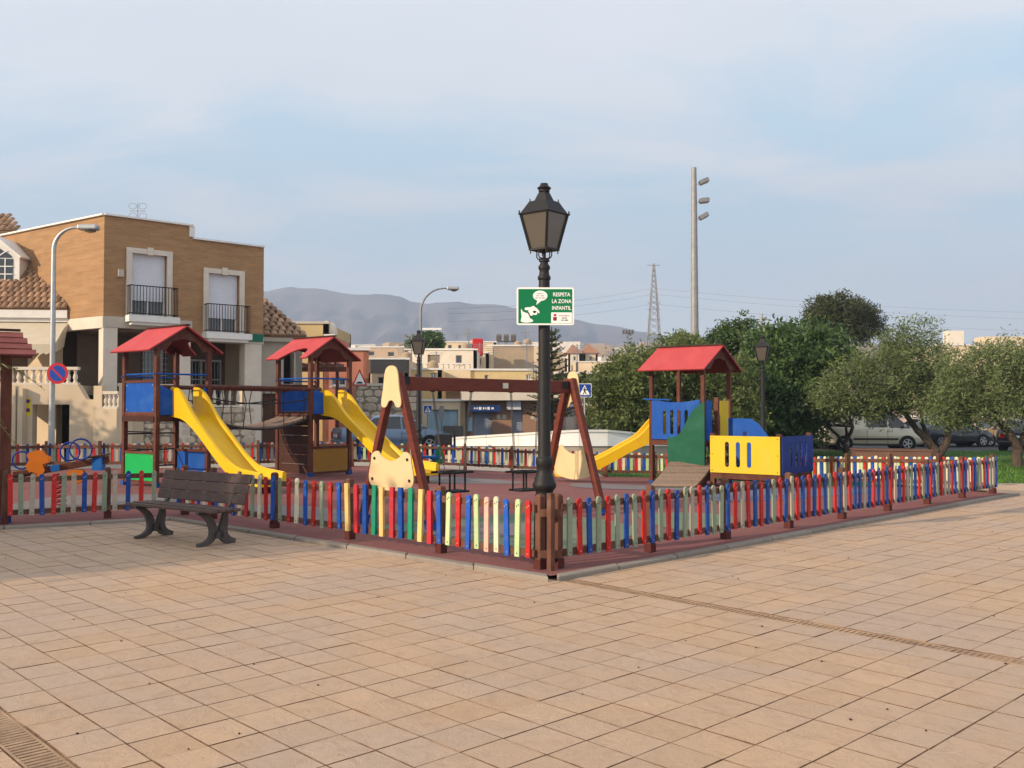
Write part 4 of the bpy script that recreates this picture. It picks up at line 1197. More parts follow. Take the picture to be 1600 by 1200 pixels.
# ------------------------------------------------------------------ lamp posts
def lamp_post():
    root = thing('lamp_post', 'tall black lantern lamp post carrying the green sign at the fence corner', 'lamp post', (0, 0, 0), 0, 'black lantern lamp posts')
    pr = [(.15, 0), (.15, .06), (.13, .08), (.115, .12), (.105, .30), (.10, .62), (.105, .66), (.092, .69), (.10, .72), (.125, .75), (.13, .79), (.112, .82), (.105, .86), (.085, .90), (.075, .95), (.088, .985), (.094, 1.01), (.094, 1.05), (.086, 1.075), (.072, 1.085), (.070, 1.10), (.066, 2.0), (.060, 3.00)]
    MB().lathe(pr, n=24).build('column', M['black_metal'], root, smooth=True, local=True, ang=50)
    g = MB()
    for i in range(16):
        t = 2 * math.pi * i / 16
        g.cyl((.108 * math.cos(t), .108 * math.sin(t), .14), (.100 * math.cos(t), .100 * math.sin(t), .60), .009, n=5)
    g.build('fluting', M['black_metal'], root, local=True)
    pr = [(.060, 3.0), (.070, 3.01), (.070, 3.04), (.056, 3.06), (.052, 3.11), (.064, 3.125), (.064, 3.15), (.045, 3.18), (.042, 3.20), (.058, 3.205), (.058, 3.225), (.02, 3.24), (.018, 3.32)]
    MB().lathe(pr, n=16).build('capital', M['black_metal'], root, smooth=True, local=True, ang=50)
    # bracket hoops under the lantern
    for a in range(4):
        t = a * math.pi / 2 + math.pi / 4 + .12
        pts = [(0.02, 3.235), (.085, 3.24), (.10, 3.26), (.10, 3.33)]
        MB().tube([(r * math.cos(t), r * math.sin(t), z) for r, z in pts], .007, 6).build('bracket', M['black_metal'], root, local=True)
    zb, zt_ = 3.335, 3.715; rb, rt_ = .15, .255
    rot0 = math.pi / 2 + .10
    cor = lambda r, k: V((r * math.cos(rot0 + k * math.pi / 2), r * math.sin(rot0 + k * math.pi / 2), 0))
    lan = MB().lathe([(rb + .02, zb - .012), (rb + .02, zb + .008), (rb * .4, zb + .008)], n=4, rot=rot0).build('lantern_frame', M['black_metal'], root, local=True)
    for k in range(4):
        MB().bar(cor(rb + .003, k) + UPZ * zb, cor(rt_ + .003, k) + UPZ * zt_, .026, .026).build('lantern_rib', M['black_metal'], lan, local=True)
        a0, a1 = cor(rb - .004, k) + UPZ * zb, cor(rb - .004, k + 1) + UPZ * zb
        b0_, b1_ = cor(rt_ - .004, k) + UPZ * zt_, cor(rt_ - .004, k + 1) + UPZ * zt_
        MB().prism([a0, a1, b1_, b0_], (0, 0, .004)).build('pane', M['lamp_glass'], lan, local=True)
    MB().lathe([(rt_ + .03, zt_), (rt_ + .034, zt_ + .010), (rt_ + .005, zt_ + .020), (.205, zt_ + .09), (.165, zt_ + .145), (.11, zt_ + .152), (.066, zt_ + .235), (.058, zt_ + .25)], n=4, rot=rot0).build('lantern_roof', M['black_metal'], root, local=True)
    MB().lathe([(.06, zt_ + .255), (.06, zt_ + .27), (.078, zt_ + .295), (.058, zt_ + .312), (.045, zt_ + .325), (.04, zt_ + .345), (.0, zt_ + .35)], n=16).build('finial', M['black_metal'], root, smooth=True, local=True)
    for k in range(4):
        MB().cyl(cor(rt_ + .018, k) + UPZ * (zt_ + .01), cor(rt_ + .018, k) + UPZ * (zt_ + .045), .009, n=6).build('roof_knob', M['black_metal'], root, local=True)
        MB().cyl(cor(.155, k) + UPZ * (zt_ + .145), cor(.155, k) + UPZ * (zt_ + .172), .007, n=6).build('roof_knob', M['black_metal'], root, local=True)
        MB().cyl(cor(rb, k) + UPZ * (zb - .045), cor(rb, k) + UPZ * (zb - .01), .007, n=6).build('roof_knob', M['black_metal'], root, local=True)
    return root
lp = lamp_post(); LY = 10.35
lp.location = (X(850.5, LY), LY, .035)
l2 = copy_tree(lp); l2.location = (X(654, 29.0), 29.0, -.05); l2.rotation_euler.z = .5
l2['label'] = 'distant black lantern lamp post left of the swings, in front of blue car'
l3 = copy_tree(lp); l3.location = (X(1192, 27.4), 27.4, -.33); l3.rotation_euler.z = .2
l3['label'] = 'black lantern lamp post before dense trees right of the red roof'

# ------------------------------------------------------------------ green sign on the lamp post
sgY = LY - .10
sp_ = P(852, 478.5, sgY)
sg = thing('notice_sign', 'green and white sign asking to respect the play zone, on lamp post', 'sign', (sp_.x, sp_.y, sp_.z), math.radians(1.5))
M['sign_green'] = mat('sign_green', (0.006, 0.165, 0.062), .4, .05, 4); M['sign_white'] = mat('sign_white', (0.82, 0.81, 0.77), .45, .03, 4)
M['sign_black'] = mat('sign_black', (0.02, 0.02, 0.02), .5); M['sign_red'] = mat('sign_red', (0.50, 0.02, 0.03), .5); M['sign_grey'] = mat('sign_grey_print', (0.22, 0.21, 0.20), .5)
def rrect(w, h, r, n=5):
    out = []
    for cx, cz, a0 in ((w - r, h - r, 0), (-w + r, h - r, 90), (-w + r, -h + r, 180), (w - r, -h + r, 270)):
        for i in range(n + 1):
            t = math.radians(a0 + 90 * i / n); out.append((cx + r * math.cos(t), cz + r * math.sin(t)))
    return out
def flat(root, name, outline, y, m, th=.001, off=(0, 0)):
    return MB().prism([(a + off[0], y, b + off[1]) for a, b in outline], (0, -th, 0)).build(name, m, root, local=True)
SW, SH = .309, .203
pl_ = flat(sg, 'plate', rrect(SW, SH, .022), 0, M['sign_white'], .004)
flat(pl_, 'print_field', rrect(SW - .018, SH - .018, .004), -.0045, M['sign_green'])
def text_mesh(txt, size, m, parent, loc, align='CENTER', bold=0.0, rot=(math.pi / 2, 0, 0), sx=1.0):
    cu = bpy.data.curves.new('lettering', 'FONT'); cu.body = txt; cu.size = size; cu.align_x = align; cu.align_y = 'CENTER'; cu.offset = bold; cu.resolution_u = 3
    o = bpy.data.objects.new('lettering_tmp', cu); COL.objects.link(o)
    dg = bpy.context.evaluated_depsgraph_get(); dg.update()
    me = bpy.data.meshes.new_from_object(o.evaluated_get(dg)); bpy.data.objects.remove(o, do_unlink=True)
    me.materials.clear(); me.materials.append(m)
    t = bpy.data.objects.new('lettering', me); COL.objects.link(t); t.parent = parent; t.location = loc; t.rotation_euler = rot; t.scale = (sx, 1, 1)
    return t
for k, t in enumerate(('RESPETA', 'LA ZONA', 'INFANTIL')):
    text_mesh(t, .058, M['sign_white'], pl_, (.175, -.0065, .125 - .073 * k), bold=.0009, sx=.84)
ell = [(.078 * math.cos(t), .056 * math.sin(t)) for t in [2 * math.pi * i / 28 for i in range(28)]]
flat(pl_, 'speech_bubble', ell, -.0062, M['sign_white'], off=(-.055, .112))
flat(pl_, 'speech_bubble', [(-.085, .072), (-.040, .060), (-.098, .012)], -.0063, M['sign_white'])
for k, wds in enumerate(((-.035, .012, .022, .034), (-.044, -.012, .002, .040), (-.055, -.025, -.015, .008, .016, .052))):
    for a, b in zip(wds[::2], wds[1::2]):
        flat(pl_, 'small_print', [(a, -.004), (b, -.004), (b, .004), (a, .004)], -.0075, M['sign_grey'], off=(-.055, .134 - .023 * k))
# cartoon dog: tail, body, head with floppy ears, dark nose and collar
body = smooth_outline([(-.262, -.165), (-.255, -.11), (-.262, -.06), (-.258, -.03), (-.245, -.055), (-.215, -.07), (-.19, -.08), (-.175, -.10), (-.165, -.13), (-.14, -.145), (-.135, -.165), (-.20, -.178)])
flat(pl_, 'dog_drawing', body, -.0062, M['sign_white'])
hd = smooth_outline([(-.185, -.06), (-.175, -.03), (-.155, -.01), (-.135, .002), (-.115, -.005), (-.11, -.025), (-.095, -.05), (-.088, -.085), (-.105, -.095), (-.13, -.092), (-.15, -.105), (-.175, -.09)])
flat(pl_, 'dog_drawing', hd, -.0064, M['sign_white'])
for e_ in ([(-.15, -.015), (-.18, -.012), (-.218, -.018), (-.222, -.035), (-.20, -.045), (-.17, -.035)], [(-.115, -.01), (-.09, -.025), (-.07, -.05), (-.062, -.068), (-.075, -.075), (-.10, -.045)]):
    flat(pl_, 'dog_drawing', smooth_outline(e_), -.0066, M['sign_white'])
flat(pl_, 'dog_nose', smooth_outline([(-.135, -.055), (-.115, -.05), (-.098, -.055), (-.11, -.075), (-.128, -.07)]), -.0078, M['sign_black'])
flat(pl_, 'dog_collar', [(-.185, -.06), (-.178, -.062), (-.165, -.10), (-.143, -.115), (-.15, -.125), (-.175, -.105)], -.0078, M['sign_black'])
lg = flat(pl_, 'logo_panel', rrect(.112, .058, .008), -.0062, M['sign_white'], off=(.175, -.125))
flat(lg, 'crest', [(.085, -.155), (.097, -.155), (.097, -.118), (.09, -.112), (.085, -.118)], -.0078, M['sign_black'])
flat(lg, 'crest', [(.110, -.155), (.122, -.155), (.122, -.118), (.117, -.112), (.110, -.118)], -.0078, M['sign_black'])
flat(lg, 'crest', [(.0975, -.157), (.1095, -.157), (.1095, -.122), (.103, -.112), (.0975, -.122)], -.0080, M['sign_red'])
flat(lg, 'crest', [(.086, -.090), (.104, -.082), (.122, -.090), (.116, -.108), (.092, -.108)], -.0078, M['sign_red'])
text_mesh('AYUNTAMIENTO', .0165, M['sign_red'], lg, (.206, -.0079, -.103), bold=.0004, sx=.95)
for a, b, z in ((.180, .205, -.127), (.210, .232, -.127), (.170, .188, -.150), (.194, .204, -.150), (.210, .246, -.150)):
    flat(lg, 'small_print', [(a, z - .005), (b, z - .005), (b, z + .005), (a, z + .005)], -.0078, M['sign_black'])
for z in (.12, -.12):
    MB().box(-.075, .075, .002, .03, z - .012, z + .012).build('clamp', M['galv_dark'], sg, local=True)
# ------------------------------------------------------------------ streets and lawn
sheet('pavement', [(-40, 24.0), (-15, 24.6), (-12.3, 25.3), (-6.8, 25.9), (-4.4, 26.6), (-1.3, 26.8), (2.6, 26.6), (2.6, 31.0), (-40, 31.0)], -.012, M['concrete'], 2.0)
sheet('pavement', [(-40, 8), (-22.05, 8), (-22.05, 20), (-14.0, 22.05), (-15.6, 22.9), (-15, 24.5), (-40, 23.9)], -.014, M['concrete'], 3.0)
sheet('road', [(-70, 31.2), (2.6, 31.2), (2.6, 44.2), (80, 44.2), (80, 58), (-70, 58)], -.05, M['asphalt'], 4.0)
LAWN = [(2.7, 27.0), (4.1, 26.8), (7.0, 24.6), (8.0, 21.6), (9.75, 24.6), (60, 25.2), (60, 44.0), (2.7, 44.0)]
sheet('lawn', LAWN, -.02, M['grass_base'], 2.0)
sheet('path', [(9.9, 24.22), (60, 24.22), (60, 25.1), (9.9, 24.6)], .0, M['concrete'], 2.0)
g = MB()
for k in range(26000):
    Y = 22 + 22 * random.random() ** 1.4; x = random.uniform(2.8, .62 * Y)
    if not in_poly(x, Y, LAWN): continue
    z = zg(x, Y) - .02; h = random.uniform(.04, .11); a = random.random() * 6.28; w = .012
    lx, ly = random.uniform(-.04, .04), random.uniform(-.04, .04)
    g.add([(x - w * math.cos(a), Y - w * math.sin(a), z), (x + w * math.cos(a), Y + w * math.sin(a), z), (x + lx, Y + ly, z + h)], [(0, 1, 2)])
M['blade'] = leaf_mat('grass_blades', (0.06, 0.17, 0.014), (0.15, 0.27, 0.035), .35)
tag(g.build('grass', M['blade']), 'short green lawn grass under the trees', 'grass', kind='stuff')

# ------------------------------------------------------------------ building helpers
def wall(g, p0, p1, z0, z1, th, openings=(), m=0):
    """wall from p0 to p1 (left to right as seen from outside), openings (s0,s1,za,zb)"""
    p0 = V((p0[0], p0[1], 0)); p1 = V((p1[0], p1[1], 0)); L = (p1 - p0).length; e = (p1 - p0) / L; n = V((e.y, -e.x, 0))
    ss = sorted({0.0, L} | {clamp(q, 0, L) for o in openings for q in o[:2]}); zs = sorted({z0, z1} | {clamp(q, z0, z1) for o in openings for q in o[2:4]})
    def open_(i, k):
        if i < 0 or k < 0 or i >= len(ss) - 1 or k >= len(zs) - 1: return True
        a = (ss[i] + ss[i + 1]) / 2; b = (zs[k] + zs[k + 1]) / 2
        return any(o[0] < a < o[1] and o[2] < b < o[3] for o in openings)
    def pt(s, z, d): return p0 + e * s - n * d + UPZ * z
    for i in range(len(ss) - 1):
        for k in range(len(zs) - 1):
            if open_(i, k): continue
            a, b, c, d = ss[i], ss[i + 1], zs[k], zs[k + 1]
            g.add([pt(a, c, 0), pt(b, c, 0), pt(b, d, 0), pt(a, d, 0)], [(0, 1, 2, 3)], m)
            g.add([pt(a, c, th), pt(b, c, th), pt(b, d, th), pt(a, d, th)], [(3, 2, 1, 0)], m)
            if open_(i - 1, k): g.add([pt(a, c, 0), pt(a, d, 0), pt(a, d, th), pt(a, c, th)], [(0, 1, 2, 3)], m)
            if open_(i + 1, k): g.add([pt(b, c, 0), pt(b, d, 0), pt(b, d, th), pt(b, c, th)], [(3, 2, 1, 0)], m)
            if open_(i, k - 1): g.add([pt(a, c, 0), pt(b, c, 0), pt(b, c, th), pt(a, c, th)], [(3, 2, 1, 0)], m)
            if open_(i, k + 1): g.add([pt(a, d, 0), pt(b, d, 0), pt(b, d, th), pt(a, d, th)], [(0, 1, 2, 3)], m)
    return g
class Face:
    """a wall plane: from a point along a direction; converts photo pixels to (s, z) on the plane"""
    def __init__(s, p, e):
        s.p = V((p[0], p[1], 0)); s.e = V((e[0], e[1], 0)).normalized(); s.n = V((s.e.y, -s.e.x, 0))
    def s_of(s, px):
        r = (px - 800.0) / F / math.cos(PITCH)   # x per unit depth near the horizon
        return (r * s.p.y - s.p.x) / (s.e.x - r * s.e.y)
    def z_of(s, px, py):
        t = s.s_of(px); return ZZ(py, (s.p + s.e * t).y)
    def at(s, t, z, out=0.0): return s.p + s.e * t + s.n * out + UPZ * z
    def rect(s, g, s0, s1, z0, z1, o0, o1, m=0):
        return g.prism([s.at(s0, z0, o0), s.at(s1, z0, o0), s.at(s1, z1, o0), s.at(s0, z1, o0)], s.n * (o1 - o0), m)
def window(fc, root, s0, s1, z0, z1, frame='white_trim', pane='glass', depth=.12, fw=.06, bars=(1, 0), name='window', sill=True):
    g = MB()
    fc.rect(g, s0, s0 + fw, z0, z1, -depth, -depth + .05); fc.rect(g, s1 - fw, s1, z0, z1, -depth, -depth + .05)
    fc.rect(g, s0 + fw, s1 - fw, z0, z0 + fw, -depth, -depth + .05); fc.rect(g, s0 + fw, s1 - fw, z1 - fw, z1, -depth, -depth + .05)
    for k in range(bars[0]):
        c = s0 + (s1 - s0) * (k + 1) / (bars[0] + 1); fc.rect(g, c - fw * .4, c + fw * .4, z0 + fw, z1 - fw, -depth, -depth + .04)
    for k in range(bars[1]):
        c = z0 + (z1 - z0) * (k + 1) / (bars[1] + 1); fc.rect(g, s0 + fw, s1 - fw, c - fw * .3, c + fw * .3, -depth + .001, -depth + .035)
    o = g.build(name, M[frame], root)
    g = MB(); fc.rect(g, s0 + fw * .5, s1 - fw * .5, z0 + fw * .5, z1 - fw * .5, -depth - .02, -depth + .008); g.build('pane', M[pane], o)
    if sill:
        g = MB(); fc.rect(g, s0 - .06, s1 + .06, z0 - .07, z0 - .002, -depth, .05); g.build('sill', M['stone_trim'], o)
    return o
BAL = MB().lathe([(.07, 0), (.07, .04), (.045, .06), (.05, .10), (.075, .20), (.06, .30), (.035, .38), (.045, .42), (.06, .45), (.06, .5)], n=8).mesh('baluster', M['stone_trim'])
smooth_me(BAL, 50)
def balustrade(root, fc, s0, s1, z0, z1, sp=.26, m='stone_trim', out=-.10):
    g = MB(); fc.rect(g, s0, s1, z1 - .09, z1, out - .09, out + .09); g.build('handrail', M[m], root)
    g = MB(); fc.rect(g, s0, s1, z0, z0 + .06, out - .09, out + .09); g.build('base_rail', M[m], root)
    n = max(1, int((s1 - s0) / sp)); h = z1 - z0 - .15
    for k in range(n):
        p = fc.at(s0 + (s1 - s0) * (k + .5) / n, z0 + .06, out)
        inst(BAL, 'baluster', root, p - root_of(root).location, (0, 0, 0), (1, 1, h / .5))
TILE = MB()
for k in range(5):
    pass
def tile_mesh(w, l):
    g = MB(); n = 5; vs = []
    for y, s, zz in ((0, 1.0, 0.02), (l, .86, 0.0)):
        for i in range(n + 1):
            t = math.pi * i / n
            vs.append((-math.cos(t) * w * .5 * s, y, math.sin(t) * w * .36 * s + zz))
    fs = [(i, n + 1 + i, n + 2 + i, i + 1) for i in range(n)]
    fs.append(tuple(range(n + 1)))
    g.add(vs, fs); return g.mesh('roof_tile', M['tile'])
def tiled_slope(root, e0, e1, t0, t1, w=.20, l=.34, part='roof_slope', lim=400):
    """clay barrel tiles from eave e0-e1 up to t0-t1 (quad), on a sheet"""
    e0, e1, t0, t1 = map(V, (e0, e1, t0, t1))
    nrm = (e1 - e0).cross(t0 - e0).normalized()
    if nrm.z < 0: nrm = -nrm
    g = MB(); g.prism([e0, e1, t1, t0], nrm * -.06); base = g.build(part, M['tile'], root)
    me = tile_mesh(w * .98, l * 1.12); R0 = root_of(root).location
    ev = (e1 - e0); upv = ((t0 + t1) / 2 - (e0 + e1) / 2); hl = upv.length
    ex = ev.normalized(); uy = (upv - ex * upv.dot(ex)).normalized(); nz = ex.cross(uy)
    if nz.z < 0: ex = -ex; nz = ex.cross(uy)
    rot = Matrix((ex, uy, nz)).transposed().to_euler()
    H_ = (t0 - e0).dot(uy); rows = max(1, int(H_ / l)); cnt = 0
    for r in range(rows):
        f = r / rows; a = e0.lerp(t0, f); b = e1.lerp(t1, f); L = (b - a).length; n = max(1, int(L / w))
        for k in range(n):
            if cnt >= lim: break
            p = a.lerp(b, (k + .5) / n) + nrm * .012
            inst(me, 'roof_tile', base, p - R0, rot); cnt += 1
    return base

# ------------------------------------------------------------------ brick house
K = V((X(160, 29.0), 29.0, 0)); fd = V((.761, .648, 0)).normalized(); ld = V((-.816, .579, 0)).normalized()
H1 = thing('brick_house', 'two-storey tan brick house with two white-framed balcony windows', 'house', (K.x, K.y, 0))
FR = Face(K, fd); sE = FR.s_of(411); sM = FR.s_of(299); DEP = 9.0
w1 = (FR.s_of(195), FR.s_of(267)); w2 = (FR.s_of(316), FR.s_of(380))
zt1, zb1 = 6.62, 4.50; zt2, zb2 = 6.22, 4.10; Z1, Z2 = 7.52, 7.10; ZB1, ZB2 = 4.45, 4.02
fwid = .17
g = MB(); wall(g, K, FR.at(sM, 0), ZB1, Z1, .3, [(w1[0] + fwid, w1[1] - fwid, zb1, zt1 - .12)])
wall(g, FR.at(sM, 0), FR.at(sE, 0), ZB2, Z2, .3, [(w2[0] + fwid - sM, w2[1] - fwid - sM, zb2, zt2 - .12)])
lf0 = K + ld * DEP
wall(g, lf0, K, ZB1, Z1, .3)
re0 = FR.at(sE, 0); re1 = re0 + ld * DEP
wall(g, re0 + ld * .31, re1, ZB2, Z2, .3)
wall(g, re1, lf0, ZB2, Z2, .3)
mid0 = FR.at(sM, 0); wall(g, mid0 + ld * .31, mid0 + ld * DEP, Z2 - .4, Z1, .29)
g.build('wall', M['brick'], H1)
g = MB(); I_ = lambda p, a, b, z: p + fd * a + ld * b + UPZ * z
g.prism([I_(K, .2, .2, Z1 - .35), I_(mid0, -.2, .2, Z1 - .35), I_(mid0, -.2, DEP - .2, Z1 - .35), I_(lf0, .2, -.2, Z1 - .35)], (0, 0, .1)); g.prism([I_(mid0, -.1, .2, Z2 - .35), I_(re0, -.2, .2, Z2 - .35), I_(re1, -.2, -.2, Z2 - .35), I_(mid0, -.1, DEP - .2, Z2 - .35)], (0, 0, .1)); g.build('roof', M['concrete'], H1)
def coping(a, b, z): 
    MB().bar(a + UPZ * (z + .04), b + UPZ * (z + .03), .37, .055).build('coping', M['white_trim'], H1)
ins = .10
coping(K + (fd + ld) * 0 - FR.n * ins, mid0 - FR.n * ins, Z1); coping(mid0 - FR.n * ins, re0 - FR.n * ins, Z2)
ln = V((ld.y, -ld.x, 0)); ln = -ln if ln.y > 0 else ln
coping(lf0 - ln * ins, K - ln * ins + V((0, 0, .004)), Z1)
g = MB(); FR.rect(g, sM - .12, sM + .06, Z2 + .08, Z1 + .0, -.30, .05); g.build('coping', M['white_trim'], H1)
for (a, b), zt_, zb_, rail in ((w1, zt1, zb1, 'iron'), (w2, zt2, zb2, 'iron_brown')):
    g = MB()
    FR.rect(g, a, a + fwid, zb_, zt_ - .16, .002, .07); FR.rect(g, b - fwid, b, zb_, zt_ - .16, .002, .07); FR.rect(g, a, b, zt_ - .16, zt_, .002, .075)
    c = (a + b) / 2; FR.rect(g, c - .09, c + .09, zt_ - .19, zt_ + .05, .076, .11)
    wf = g.build('window_surround', M['stone_trim'], H1)
    ia, ib = a + fwid, b - fwid
    o = window(FR, H1, ia, ib, zb_, zt_ - .13, 'white_trim', 'glass', .20, .07, (1, 0), sill=False)
    zsh = zb_ + .50
    nsl = 22; hh_ = (zt_ - .14 - zsh) / nsl
    for k in range(nsl):
        g = MB(); FR.rect(g, ia + .02, ib - .02, zsh + k * hh_ + .003, zsh + (k + 1) * hh_, -.14, -.12); g.build('shutter_slat', M['shutter'], o)
    bal = MB(); FR.rect(bal, a - .03, b + .12, zb_ - .20, zb_ - .004, .002, .42); FR.rect(bal, a + .08, b + .02, zb_ - .29, zb_ - .2, .002, .32)
    bo = bal.build('balcony', M['white_trim'], H1)
    zr = zb_ + .92; A0, A1 = a + .03, b + .06
    for z in (zr, zb_ + .06):
        g = MB()
        for p, q in ((FR.at(A0, z, .01), FR.at(A0, z, .36)), (FR.at(A0, z, .36), FR.at(A1, z, .36)), (FR.at(A1, z, .36), FR.at(A1, z, .01))): g.bar(p, q, .03, .03)
        g.build('rail', M[rail], bo)
    nb_ = 15
    for k in range(nb_ + 1):
        s_ = A0 + (A1 - A0) * k / nb_
        MB().bar(FR.at(s_, zb_ + .06, .36), FR.at(s_, zr, .36), .016, .016).build('railing_bar', M[rail], bo)
    for s_ in (A0, A1):
        for k in (1, 2):
            MB().bar(FR.at(s_, zb_ + .06, .36 - .12 * k), FR.at(s_, zr, .36 - .12 * k), .016, .016).build('railing_bar', M[rail], bo)
# wall lamp, green plate, beams, columns and porch
g = MB(); s_ = FR.s_of(186); z_ = FR.z_of(186, 427); FR.rect(g, s_ - .08, s_ + .08, z_ - .11, z_ + .11, .0, .10); g.build('wall_lamp', M['grey_trim'], H1)
g = MB(); FR.rect(g, -.02, sM, ZB1 - .34, ZB1 - .002, -.30, .03); FR.rect(g, sM + .002, sE, ZB2 - .22, ZB2 - .002, -.30, .03); g.build('porch_beam', M['grey_trim'], H1)
g = MB()
wall(g, lf0, K + FR.e * .0, ZB1 - .36, ZB1 - .001, .28); g.build('side_beam', M['stone_trim'], H1)
M['green_plate'] = mat('green_plate', (0.01, 0.13, 0.08), .5)
g = MB(); s_ = FR.s_of(399); z_ = FR.z_of(399, 528); FR.rect(g, s_ - .24, s_ + .24, z_ - .13, z_ + .13, .035, .06); g.build('name_plate', M['green_plate'], H1)
for a, b, zz in ((0.0, .42, ZB1), (FR.s_of(279), FR.s_of(297), ZB2 + .2), (FR.s_of(382), FR.s_of(408), ZB2)):
    g = MB(); FR.rect(g, a, b, .0, zz - .225 if a > .1 else zz - .345, -.42, .012); g.build('column', M['stone_trim'], H1)
# porch floor, back wall with window and grille, side walls
g = MB(); g.prism([FR.at(.0, 1.35, -.02), FR.at(sE, 1.35, -.02), FR.at(sE, 1.35, -2.6), FR.at(.0, 1.35, -2.6)], (0, 0, .3)); g.build('porch_floor', M['concrete'], H1)
M['porch'] = mat('porch_shade_tone', (0.15, 0.105, 0.075), .9, .15, 2)  # shade under the porch and awning is put into this wall colour
PB = Face(FR.at(0, 0, -2.6), fd)
pw = (FR.s_of(330) , FR.s_of(330) + 1.5)
gd = (FR.s_of(250) + .3, FR.s_of(250) + 1.2)
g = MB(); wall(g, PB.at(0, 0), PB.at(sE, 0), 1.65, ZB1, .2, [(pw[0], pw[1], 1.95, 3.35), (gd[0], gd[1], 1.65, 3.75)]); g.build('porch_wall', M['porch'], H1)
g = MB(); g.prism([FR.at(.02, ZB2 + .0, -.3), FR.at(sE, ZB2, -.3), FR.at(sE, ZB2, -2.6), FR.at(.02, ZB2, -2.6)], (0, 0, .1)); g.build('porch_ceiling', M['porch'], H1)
g = MB(); wall(g, FR.at(sE, 0, -.3), FR.at(sE, 0, -2.6), 0, ZB2, .2); wall(g, FR.at(sE, 0, -2.6), re1, 0, ZB2, .2); wall(g, lf0, K + ld * 2.6, 0, ZB1 - .3, .2); g.build('lower_wall', M['render_cream'], H1)
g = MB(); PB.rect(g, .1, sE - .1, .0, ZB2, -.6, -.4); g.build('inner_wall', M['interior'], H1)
o = window(PB, H1, pw[0], pw[1], 1.95, 3.35, 'white_trim', 'glass', .1, .06, (3, 1))
for k in range(13):
    s_ = pw[0] + (pw[1] - pw[0]) * (k + .5) / 13
    MB().bar(PB.at(s_, 1.95, .03), PB.at(s_, 3.35, .03), .016, .016).build('grille_bar', M['galv'], o)
o = window(PB, H1, gd[0], gd[1], 1.65, 3.75, 'brown_door', 'glass', .1, .08, (0, 0), 'door', sill=False)
for k in range(7):
    s_ = gd[0] + (gd[1] - gd[0]) * (k + .5) / 7; MB().bar(PB.at(s_, 1.7, .03), PB.at(s_, 3.7, .03), .014, .014).build('grille_bar', M['galv'], o)
for k in range(10):
    z_ = 1.75 + k * .2; MB().bar(PB.at(gd[0], z_, .045), PB.at(gd[1], z_, .045), .012, .012).build('grille_bar', M['galv'], o)
# rubble plinth of single stones below the porch
def rubble(root, fc, s0, s1, z0, z1, sz=.30, m='stone', seed=3, lim=300):
    r = random.Random(seed)
    g = MB(); fc.rect(g, s0, s1, z0, z1, -.28, -.012); base = g.build('rubble_wall', M['mortar'], root)
    z = z0; cnt = 0; R0 = root_of(root).location
    while z < z1 - .04 and cnt < lim:
        h = min(sz * r.uniform(.55, .95), z1 - z); s = s0
        while s < s1 - .03:
            w = min(sz * r.uniform(.7, 1.6), s1 - s)
            if s1 - s - w < .08: w = s1 - s
            c = (s + w / 2, z + h / 2); n = r.randint(6, 8); pts = []
            for k in range(n):
                t = 2 * math.pi * (k + r.uniform(-.25, .25)) / n
                ct, st = math.cos(t), math.sin(t); q = 1 / max(abs(ct), abs(st)) ** .75
                pts.append((clamp(c[0] + ct * q * w * .5 * r.uniform(.86, 1.0), s + .008, s + w - .008), clamp(c[1] + st * q * h * .5 * r.uniform(.86, 1.02), z + .008, z + h - .008)))
            o_ = r.uniform(.01, .04); g = MB()
            a = [fc.at(p[0], p[1], -.012) for p in pts]; b = [fc.at(c[0] + (p[0] - c[0]) * .82, c[1] + (p[1] - c[1]) * .82, o_) for p in pts]
            g.add(a + b, [tuple(range(n, 2 * n))] + [(k, (k + 1) % n, n + (k + 1) % n, n + k) for k in range(n)])
            g.build('stone', M[m], base); s += w; cnt += 1
        z += h
    return base
rubble(H1, FR, FR.s_of(225), FR.s_of(346), .0, 1.33, .30, seed=5)
rubble(H1, FR, FR.s_of(346), FR.s_of(400), .0, 1.66, .34, seed=8)
balustrade(H1, FR, .45, sE - .45, 1.67, 2.40)
g = MB(); FR.rect(g, .42, FR.s_of(225), 0, 1.66, -.25, .0); g.build('plinth', M['render_cream'], H1)
# television aerial
ae = FR.at(FR.s_of(247), 0, -2.0)
g = MB(); g.cyl(ae + UPZ * (Z1 - .3), ae + UPZ * (Z1 + .95), .014, n=6); 
for k, z in enumerate((.92, .60)):
    for s in (-1, 1):
        c_ = ae + V((s * .17, 0, Z1 + z - .08)); g.tube([c_ + V((.13 * math.cos(t), 0, .10 * math.sin(t))) for t in [2 * math.pi * i / 10 for i in range(10)]], .008, 5, closed=True)
g.bar(ae + V((-.25, 0, Z1 + .68)), ae + V((.25, 0, Z1 + .68)), .02, .02)
g.build('aerial', M['galv_dark'], H1)

# ------------------------------------------------------------------ garden wall with lattice in front of the house corner
gw = thing('garden_wall', 'cream garden wall with short balustrade at the brick house corner', 'wall', (K.x, K.y - .5, 0))
GW = Face((X(146, 28.3), 28.3), (1, -.12)); s1_ = GW.s_of(197)
g = MB(); GW.rect(g, 0, s1_, -.05, 1.62, -.22, 0); g.build('wall', M['render_cream'], gw)
g = MB(); GW.rect(g, s1_ - .2, s1_ + .06, -.05, 2.38, -.27, .04); g.build('pier', M['render_cream'], gw)
balustrade(gw, GW, .26, s1_ - .2, 1.62, 2.14, .13)
g = MB(); GW.rect(g, 0, .26, 1.62, 2.3, -.22, 0); g.build('pier', M['render_cream'], gw)

